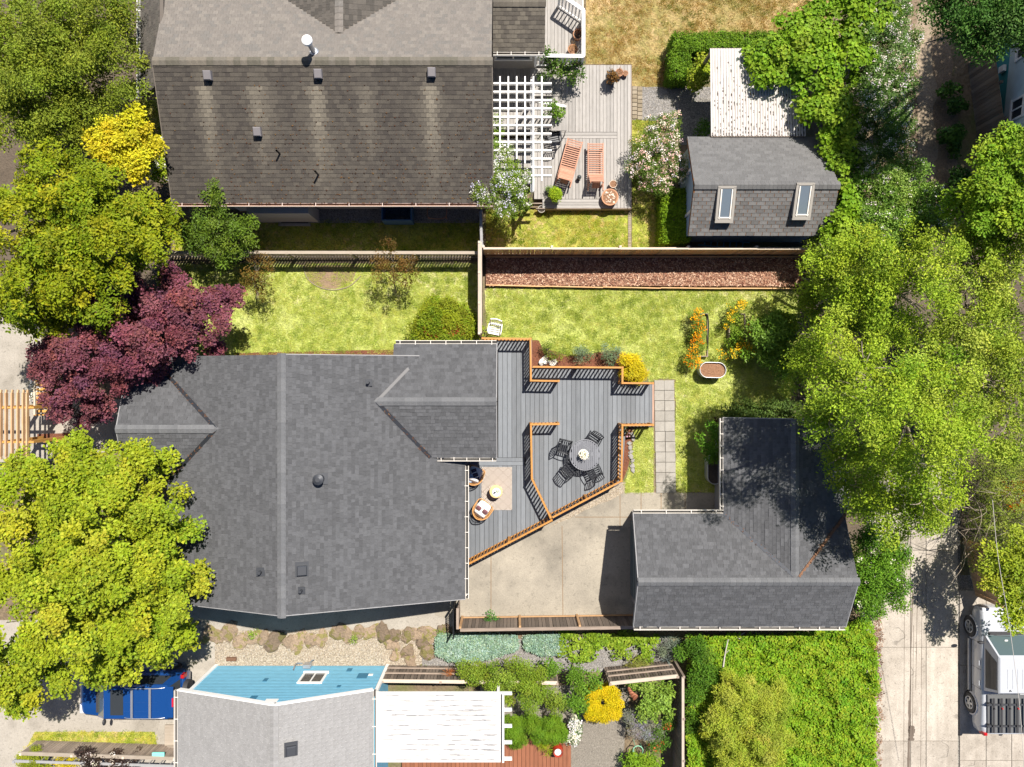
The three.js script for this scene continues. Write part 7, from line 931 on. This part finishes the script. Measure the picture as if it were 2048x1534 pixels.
tree('shade_tree', 'dark green tree over the top right corner', 'tree', [1970, 60], [[1890, 10, 50, 7], [1940, 40, 70, 7.6], [2020, 40, 75, 8], [1905, 62, 42, 7], [1945, 85, 44, 7.4], [2030, 50, 50, 7.4], [1990, -20, 80, 8], [2070, 60, 60, 7.6]], { leaf: 'alder', pal: pal(['#4f7a2c', '#3f6a22', '#6a9040', '#5c8434'], 0.6), puff: 0.42, dens: 150, fill: 1.3, trunk: 0.2 });
tree('boundary_tree', 'tall tree beyond the right edge whose shade falls on the dark alley', 'tree', [2090, 60], [[2295, -270, 100, 7], [2395, -250, 110, 7.5], [2495, -230, 100, 7], [2285, -170, 95, 7], [2385, -150, 110, 7.5], [2485, -120, 110, 7], [2275, -70, 90, 7], [2375, -40, 110, 7.5], [2475, -20, 100, 7], [2270, 20, 90, 6.8], [2365, 60, 100, 7]], { leaf: 'alder', pal: pal(['#4f7a2c', '#6a9040'], 0.55), puff: 0.5, dens: 70, fill: 1.1, trunk: 0.25, size: 1.5 });
tree('alley_tree', 'bright green leafy tree on the far side of the dark alley', 'tree', [1990, 350], [[2040, 280, 40, 5.4], [1992, 322, 36, 5.6], [2035, 335, 50, 6], [1955, 372, 42, 5.4], [2010, 390, 65, 6], [1960, 430, 48, 5.4], [2040, 440, 60, 6], [1925, 395, 30, 4.8]], { leaf: 'frond', pal: pal(['#86ab22', '#9bb82c', '#6f981c', '#b0c034'], 0.58), puff: 0.44, dens: 135, fill: 1.35, rough: 0.4, trunk: 0.18 });
// --- big trees of the right-hand side ---
const alder = { leaf: 'alder', pal: pal(['#93ac28', '#a5ba32', '#7a9622', '#bac848', '#668a20', '#88a22a'], 0.72), puff: 0.34, dens: 140, fill: 1.3, rough: 1.0, sq: 0.5, vary: 0.8, trunk: 0.2, twigs: 5, barkMat: MT.twig };
tree('alder_tree', 'spreading light green tree at the east end of the bark bed', 'tree', [1700, 560], [[1650, 545, 50, 3.4], [1720, 520, 70, 5], [1800, 520, 75, 6.6], [1680, 590, 60, 4.2], [1750, 590, 65, 6], [1830, 590, 65, 7], [1630, 595, 38, 3], [1880, 520, 60, 7], [1660, 500, 40, 3.4], [1625, 560, 30, 2.6]], alder);
tree('alder_tree', 'large light green tree overhanging the north wing of the garage', 'tree', [1790, 830], [[1620, 650, 30, 3.0], [1625, 690, 30, 3.2], [1615, 620, 24, 2.6], [1630, 810, 30, 3.4], [1690, 650, 40, 2.6], [1760, 670, 45, 2.8], [1840, 670, 45, 2.8], [1900, 690, 40, 2.6], [1660, 715, 55, 6.2], [1740, 735, 65, 8.8], [1650, 780, 60, 6.2], [1730, 800, 80, 9.0], [1820, 780, 80, 8.2], [1660, 840, 55, 6.2], [1740, 880, 75, 5.2], [1830, 860, 85, 8.2], [1770, 960, 80, 5.2], [1850, 940, 70, 7.8], [1690, 920, 45, 5.2], [1850, 730, 45, 6.5], [1910, 870, 45, 6.0], [1890, 800, 65, 7.8], [1790, 1030, 65, 5.2], [1870, 1010, 55, 7.2], [1730, 1000, 45, 5.2], [1625, 730, 36, 6.2], [1640, 670, 40, 6.2]], alder);
tree('alder_tree', 'pale green tree along the right edge above the bare branches', 'tree', [1980, 680], [[1930, 600, 70, 5], [2010, 560, 75, 5], [1950, 680, 75, 5.2], [2030, 660, 75, 5.2], [1960, 500, 60, 4.8], [2030, 480, 60, 4.8], [1980, 760, 75, 5], [2040, 780, 60, 5], [1960, 850, 60, 4.6], [2030, 870, 60, 4.6], [1910, 480, 40, 4.6]], { ...alder, pal: pal(['#94a832', '#a4b63e', '#7e962e', '#b8c452', '#6c8826'], 0.74) });
tree('shade_shrub', 'dark green rounded shrub on the lawn edge beside the yellow flowers', 'shrub', [1545, 700], [[1545, 660, 38, 1.5], [1530, 700, 34, 1.3], [1560, 720, 34, 1.4], [1570, 650, 26, 1.4], [1580, 690, 30, 1.5]], { leaf: 'laurel', mat: gloss, pal: pal(['#5f7e26', '#4e6c20', '#769438'], 0.9), puff: 0.26, dens: 190, fill: 1.1, rough: 0.3, trunk: 0.05 });
bush('foundation_shrub', 'low dark shrubs in shade along the north end of the garage', 'shrub', [[1490, 825, 26, 0.8], [1520, 828, 24, 0.8], [1550, 828, 26, 0.9], [1580, 825, 26, 0.9], [1460, 830, 20, 0.6]], { leaf: 'laurel', pal: pal(['#5a7230', '#6e8a44', '#48601e'], 0.6), puff: 0.26 });
bush('garage_shrub', 'bright green shrub at the garage gutter above the dark planter', 'shrub', [[1418, 885, 24, 1.2], [1430, 870, 20, 1.3], [1428, 905, 18, 1.0]], { leaf: 'laurel', pal: pal(['#6fa02a', '#86b438', '#558420'], 0.58), puff: 0.25 });
bush('red_leaf_shrub', 'small dark red shrub in the shade by the garage corner', 'shrub', [[1428, 845, 18, 0.9]], { leaf: 'small', pal: pal(['#5a2e26', '#74402e'], 0.4), puff: 0.22 });
tree('hydrangea_bush', 'dense glossy shrub between the garage gable and the alley', 'shrub', [1770, 1150], [[1740, 1100, 50, 2.4], [1790, 1110, 40, 2.2], [1760, 1150, 48, 2.2], [1730, 1185, 40, 2.0], [1785, 1165, 34, 1.8], [1750, 1205, 34, 1.5], [1790, 1200, 20, 1.3]], { leaf: 'alder', pal: pal(['#7aa82c', '#90b83a', '#5f8f24', '#4a7a1e'], 0.55), puff: 0.34, dens: 200, fill: 1.4, trunk: 0.06, bloom: 0.03, bloomPal: [C('#f0e6da')] });
tree('bamboo_clump', 'light green tree overhanging the hood of the pickup truck', 'tree', [2035, 1150], [[2005, 1130, 36, 3.2], [2035, 1170, 40, 3.3], [2040, 1230, 34, 3.1], [1992, 1165, 22, 3], [2040, 1100, 36, 3.3], [2015, 1212, 22, 3]], { leaf: 'frond', pal: pal(['#a0b42c', '#8ea828', '#b8c03c', '#7a961f'], 0.6), puff: 0.26, dens: 150, fill: 1.0, rough: 0.3, trunk: 0.05 });
{ // bare twiggy bush with orange bloom
  const b = P(1960, 1040), t = T('bare_bush', 'tangle of bare grey branches overhanging the alley edge', 'shrub', b), gs = []; for (let i = 0; i < 150; i++) { const a = R() * TAU, r = rr(0.5, 2.2), h = rr(1.2, 3.4), s = new V(rr(-1.2, 1.2), rr(0.3, 1.4), rr(-1.8, 1.2)); gs.push(taper([s, new V(s.x + Math.cos(a) * r * 0.5 + rr(-0.2, 0.2), h * 0.8, s.z + Math.sin(a) * r * 0.5), new V(s.x + Math.cos(a) * r, h + rr(-0.3, 0.3), s.z + Math.sin(a) * r)], 0.02, 0.005, 4)); } part('twigs', gs, MT.twig, t, null, 'stuff');
  const lf = []; for (let i = 0; i < 2600; i++) lf.push([new V(b.x + rr(-1.0, 2.6), rr(0.4, 2.8), b.z + rr(-3.2, 1.8)), new V(rr(-0.6, 0.6), 1, rr(-0.6, 0.6)).normalize(), rr(0.6, 1.0), jitter(pick(pal(['#94a63c', '#a6b44c', '#7e9430'], 0.66)))]); scatter('leaves', 'small', lf, t, b);
  const fl = []; for (let i = 0; i < 160; i++) fl.push([new V(b.x + rr(0.1, 1.6), rr(0.9, 1.6), b.z + rr(-1.8, -0.6)), _up.clone(), rr(1, 1.8), jitter(pick([C('#d98a1c'), C('#e0a832'), C('#cc6a12')]))]); scatter('blossom', 'petal', fl, t, b, petalMat);
}
for (const [x, y] of [[1905, 270], [1915, 350], [1900, 180]]) bush('alley_weed', 'low dark weeds along the foot of the shaded alley fence', 'weeds', [[x, y, 22, 0.6], [x + 8, y + 30, 18, 0.5]], { leaf: 'ivy', pal: pal(['#3f6a22', '#54802e'], 0.5), puff: 0.28 }, 'weeds along the alley fence');
// --- ivy slope ---
const ivyPoly = [[1372, 1262], [1560, 1262], [1728, 1230], [1738, 1330], [1728, 1560], [1368, 1560]];
carpet('ivy_slope', 'bright green ivy covering the slope below the garage', 'ivy', ivyPoly, (x, z) => 0.3 + fbm(x * 0.9, z * 0.9, 0, 3, 3) * 0.5 + 0.32 * noise(x * 2.6, z * 2.6, 0, 8) + 0.14 * noise(x * 7, z * 7, 0, 4), { leaf: 'ivy', pal: pal(['#5a8a1a', '#78a820', '#90b828', '#9cb42a', '#7ea81e', '#aabc36'], 0.56), dens: 215, tone: (x, z) => clamp(fbm(x * 1.5, z * 1.5, 0, 2, 2) * 0.55 + rr(0, 0.5)), size: 0.62 });
tree('feathery_shrub', 'feathery yellow-green shrub rising out of the ivy slope', 'shrub', [1490, 1450], [[1480, 1390, 50, 1.6], [1530, 1420, 45, 1.6], [1460, 1450, 55, 1.7], [1530, 1490, 55, 1.7], [1470, 1520, 50, 1.6], [1560, 1380, 25, 1.2]], { leaf: 'needle', pal: pal(['#a6b43a', '#b8c04a', '#92a832', '#c4c258'], 0.66), puff: 0.28, dens: 260, fill: 1.3, sq: 0.9, rough: 0.3, trunk: 0.05 });
bush('dark_slope_shrub', 'darker reddish green shrub at the top corner of the ivy slope', 'shrub', [[1395, 1310, 34, 1.2], [1405, 1350, 30, 1.1], [1385, 1385, 26, 1.0], [1390, 1440, 22, 0.9]], { leaf: 'laurel', pal: pal(['#5f8a24', '#7aa030', '#4d7a20'], 0.55), puff: 0.28 });
// --- strip between drive fence and flower yard ---
const blueG = (x, z) => 0.14 + 0.1 * noise(x * 4, z * 4, 0, 3) + 0.05 * noise(x * 11, z * 11);
carpet('blue_groundcover', 'larger patch of blue-green creeping juniper below the drive fence', 'ground cover', [[878, 1270], [905, 1268], [1030, 1271], [1034, 1290], [1010, 1300], [985, 1308], [940, 1316], [900, 1314], [876, 1304]], blueG, { leaf: 'box', pal: pal(['#9cb8a4', '#8aa892', '#b0c6b2', '#78967e'], 0.68), dens: 620, size: 1.1, soft: 0.04 });
carpet('blue_groundcover', 'smaller patch of blue-green creeping juniper beside the yellow-green vine', 'ground cover', [[1050, 1272], [1120, 1268], [1128, 1290], [1125, 1304], [1090, 1302], [1055, 1295]], blueG, { leaf: 'box', pal: pal(['#9cb8a4', '#8aa892', '#b0c6b2', '#78967e'], 0.68), dens: 620, size: 1.1, soft: 0.04 });
carpet('lime_groundcover', 'lime-green leafy groundcover spilling below the drive fence', 'ground cover', [[1118, 1248], [1180, 1255], [1260, 1262], [1316, 1265], [1316, 1305], [1270, 1325], [1220, 1308], [1150, 1318], [1120, 1300]], (x, z) => 0.2 + 0.25 * fbm(x * 2, z * 2, 0, 3, 5), { leaf: 'ivy', pal: pal(['#94b42c', '#a6c03c', '#7ea024'], 0.5), dens: 120, keep: (x, z) => sst(0.42, 0.62, fbm(x * 2.2, z * 2.2, 0, 3, 12)), size: 0.7 });
bush('silver_yucca', 'spiky silver-green plant at the end of the garage gutter', 'plant', [[1337, 1300, 18, 0.5], [1345, 1290, 14, 0.4]], { leaf: 'blade', pal: pal(['#8fa08a', '#a8b49c', '#76886e'], 0.6), puff: 0.25, dens: 130, trunk: 0 });
bush('ornamental_grass', 'soft tufts of ornamental grass behind the corner fence panel', 'grass', [[1280, 1330, 20, 0.4], [1300, 1335, 16, 0.35]], { leaf: 'blade', pal: pal(['#b0b05a', '#98a046'], 0.6), puff: 0.25, dens: 120, trunk: 0 });
bush('fern', 'small fern growing at the foot of the drive fence', 'fern', [[985, 1240, 15, 0.4]], { leaf: 'laurel', pal: pal(['#4f8a3a', '#66a04c'], 0.55), puff: 0.2, dens: 170 });
tree('fence_shrub', 'olive shrub with reddish tips growing over the flower yard fence', 'shrub', [1000, 1350], [[950, 1345, 28, 1.6], [990, 1355, 34, 1.7], [1040, 1350, 36, 1.7], [1075, 1365, 28, 1.6], [1010, 1390, 28, 1.5], [1060, 1395, 26, 1.4], [1110, 1400, 22, 1.2]], { leaf: 'small', pal: pal(['#7a9428', '#90a83a', '#66841f', '#8a8a2e'], 0.72), puff: 0.28, dens: 260, fill: 1.4, trunk: 0.04 });
bush('fence_laurel', 'glossy green bush between the flower yard fence and gravel', 'shrub', [[1150, 1350, 20, 1.2], [1105, 1335, 18, 1.2], [1155, 1400, 26, 1.1], [1165, 1375, 20, 1.2], [1190, 1360, 18, 1.2]], { leaf: 'laurel', pal: pal(['#6f9a28', '#86ae3a', '#5a8422'], 0.55), puff: 0.26 });
{ // yellow shrub clipped to a rounded square with an open middle
  const lobes = []; for (const [x, y, r] of [[1188, 1388, 15], [1205, 1384, 14], [1222, 1388, 15], [1228, 1405, 14], [1224, 1422, 15], [1206, 1427, 14], [1187, 1423, 15], [1182, 1405, 14]]) lobes.push([x, y, r, 0.95, 0.25]);
  bush('yellow_shrub', 'vivid yellow shrub clipped to a rounded square with an open centre', 'shrub', lobes, { leaf: 'box', pal: pal(['#eed812', '#e4cc0c', '#f2de20'], 0.5), puff: 0.2, dens: 900, fill: 2.2, rough: 0.03, size: 0.9 });
}
bush('lime_mound', 'mounded lime-green shrub against the white patio cover', 'shrub', [[1030, 1455, 26, 0.9], [1025, 1475, 22, 0.8], [1060, 1445, 24, 0.9]], { leaf: 'box', pal: pal(['#7fa822', '#8fb62c', '#6c981c'], 0.46), puff: 0.24, dens: 600, fill: 1.5, rough: 0.12, dome: 0.9 });
bush('lime_mound', 'larger lime-green mound between patio cover and white blossom', 'shrub', [[1090, 1448, 30, 1.0], [1112, 1460, 24, 0.9], [1085, 1470, 22, 0.8]], { leaf: 'box', pal: pal(['#7fa822', '#8fb62c', '#6c981c'], 0.46), puff: 0.24, dens: 600, fill: 1.5, rough: 0.12, dome: 0.9 });
bush('white_blossom_bush', 'potted bush smothered in white blossom beside the lime mound', 'shrub', [[1147, 1462, 18, 0.8], [1140, 1475, 16, 0.7], [1152, 1450, 12, 0.8]], { leaf: 'small', pal: pal(['#5f8a34'], 0.55), puff: 0.2, dens: 300, bloom: 1.0, bloomSize: 1.25, bloomPal: [C('#eae6de'), C('#dcd8d0')] });
bush('spiky_plant', 'yellow-green tufted plant on the red-brown deck', 'plant', [[1090, 1494, 14, 0.6]], { leaf: 'blade', pal: pal(['#b4c42a', '#98ae24'], 0.64), puff: 0.24, dens: 200, trunk: 0 });
tree('flower_yard_shrub', 'mixed green shrub with tall stems in the corner of the flower yard', 'shrub', [1300, 1400], [[1300, 1390, 30, 1.2], [1280, 1375, 22, 1.1], [1325, 1385, 24, 1.2], [1305, 1425, 26, 1.1], [1330, 1415, 18, 1]], { leaf: 'laurel', pal: pal(['#86a43a', '#9ab84e', '#6e8e2c'], 0.66), puff: 0.26, dens: 200, trunk: 0.04 });
bush('lavender_bush', 'grey-purple lavender bush in the flower yard', 'shrub', [[1285, 1450, 28, 0.8], [1270, 1435, 20, 0.7], [1305, 1465, 20, 0.7]], { leaf: 'needle', pal: pal(['#8d9080', '#9f98a4', '#7b846a'], 0.75), puff: 0.24, dens: 300, bloom: 0.15, bloomSize: 0.7, bloomPal: [C('#8a7aa0')] });
bush('red_bloom_bush', 'green bush with red blooms along the dark fence', 'shrub', [[1330, 1470, 20, 0.9], [1320, 1495, 20, 0.8], [1335, 1450, 14, 0.9]], { leaf: 'small', pal: pal(['#6f9a30', '#5a8426'], 0.55), puff: 0.24, bloom: 0.05, bloomPal: [C('#c8402a'), C('#d86a3a')] });
bush('bottom_bush', 'leafy bright bush at the bottom edge of the flower yard', 'shrub', [[1270, 1520, 26, 0.8], [1300, 1530, 24, 0.8], [1255, 1535, 20, 0.6]], { leaf: 'laurel', pal: pal(['#8fb42c', '#7aa226'], 0.6), puff: 0.25 });
bush('orange_plant', 'small rusty orange plant against the weathered fence', 'plant', [[897, 1350, 12, 0.8]], { leaf: 'blade', pal: pal(['#c07a4a', '#a8623a'], 0.6), puff: 0.2, dens: 160, trunk: 0 });
for (const [x, y] of [[712 + 168, 1268], [848, 1338], [706, 1278], [505, 1268]]) bush('gravel_weed', 'small green weed sprouting among the boulders', 'weeds', [[x, y, 8, 0.2]], { leaf: 'small', pal: pal(['#8fae3a', '#a6bc4c'], 0.6), puff: 0.14, trunk: 0 }, 'weeds among the boulders');
// --- deck bed and lawn flowers ---
bush('gold_conifer', 'round golden-yellow conifer at the corner of the deck railing', 'shrub', [[1267, 738, 26, 0.9], [1262, 725, 20, 0.9], [1275, 748, 20, 0.8], [1255, 745, 16, 0.8]], { leaf: 'box', pal: pal(['#e8d620', '#d8c81c', '#ecdc3a', '#b8b41c'], 0.58), puff: 0.24, dens: 420, fill: 1.8 });
bush('bed_plant', 'yellow-green young plant in the mulch bed above the white boulders', 'plant', [[1093, 697, 12, 0.5], [1100, 710, 12, 0.4], [1113, 712, 10, 0.4]], { leaf: 'small', pal: pal(['#8a9a34', '#6f8a3a'], 0.55), puff: 0.18 });
bush('bed_plant', 'grey-green sprawling plant in the middle of the mulch bed', 'plant', [[1165, 712, 18, 0.5], [1155, 704, 12, 0.5], [1180, 708, 12, 0.4]], { leaf: 'small', pal: pal(['#8aa07a', '#76905f', '#9caf8c'], 0.55), puff: 0.18, dens: 170 });
bush('bed_plant', 'grey-green sprawling plant in the mulch bed beside the golden conifer', 'plant', [[1222, 712, 18, 0.5], [1212, 704, 12, 0.5], [1235, 708, 12, 0.5]], { leaf: 'small', pal: pal(['#8aa07a', '#76905f', '#9caf8c'], 0.55), puff: 0.18, dens: 170 });
bush('bed_plant', 'small flowering plant at the top of the east mulch bed', 'plant', [[1250, 858, 9, 0.4], [1257, 868, 6, 0.3]], { leaf: 'small', pal: pal(['#6f7a34', '#5a6a2a'], 0.5), puff: 0.14, bloom: 0.15, bloomPal: [C('#e0b8c8')] });
const marig = { leaf: 'small', pal: pal(['#8ea63a', '#a2b44a'], 0.58), puff: 0.24, dens: 240, size: 0.8, bloomSize: 1.3, bloom: 0.5, bloomPal: [C('#f0a010'), C('#e88a0c'), C('#f6b820')], trunk: 0 };
for (const [x, y, r] of [[1390, 630, 15], [1396, 652, 14], [1392, 676, 17], [1388, 704, 15], [1383, 724, 15]]) bush('orange_flower', 'clump of orange flowers in the left raised bed', 'flowers', [[x, y, r, 0.55]], marig, 'orange flower clumps in the left raised bed');
for (const [x, y, r] of [[1465, 622, 16], [1480, 612, 10], [1456, 640, 12], [1490, 690, 15], [1498, 705, 12], [1475, 705, 16], [1445, 712, 12], [1490, 665, 13]]) bush('yellow_flower', 'clump of yellow flowers round the right raised bed', 'flowers', [[x, y, r, 0.55]], { ...marig, bloom: 0.38, bloomPal: [C('#f0b818'), C('#f6cc30')] }, 'yellow flower clumps round the right raised bed');
bush('bed_greens', 'leafy green plants filling the right raised bed', 'plant', [[1470, 660, 16, 0.45], [1472, 690, 18, 0.5], [1480, 680, 14, 0.5], [1465, 640, 12, 0.4]], { leaf: 'laurel', pal: pal(['#86a82e', '#9ab83c'], 0.6), puff: 0.2, trunk: 0 });
bush('bed_greens', 'leafy green plants filling the left raised bed', 'plant', [[1402, 645, 12, 0.4], [1403, 670, 13, 0.4], [1401, 695, 13, 0.4]], { leaf: 'small', pal: pal(['#8ea83a', '#a2b44a'], 0.6), puff: 0.18, trunk: 0 });
// bottom left planting
bush('dark_bush', 'dark bronze shrub with white flowers at the bottom edge', 'shrub', [[190, 1520, 24, 0.9], [225, 1528, 24, 0.9], [260, 1525, 20, 0.8], [170, 1510, 16, 1]], { leaf: 'laurel', pal: pal(['#4a3a34', '#5a463a', '#3a2e2a'], 0.5), puff: 0.24, bloom: 0.12, bloomPal: [C('#efe6dc')] });
bush('yellow_grass_clump', 'yellow grass clump at the bottom left edge', 'plant', [[130, 1525, 16, 0.6]], { leaf: 'blade', pal: pal(['#d8cc2a', '#b8b424'], 0.66), puff: 0.24, dens: 200, trunk: 0 });
bush('olive_mound', 'olive green mounded shrub at the bottom left fence corner', 'shrub', [[75, 1525, 28, 0.7], [50, 1520, 18, 0.6]], { leaf: 'box', pal: pal(['#a0a82a', '#8a9a26'], 0.6), puff: 0.24, dens: 500 });

// ---------- shadows on, render ----------
scene.traverse((o) => { if (o.isMesh) { o.castShadow = true; o.receiveShadow = true; } });
renderer.setSize(1024, 767);
renderer.render(scene, camera);
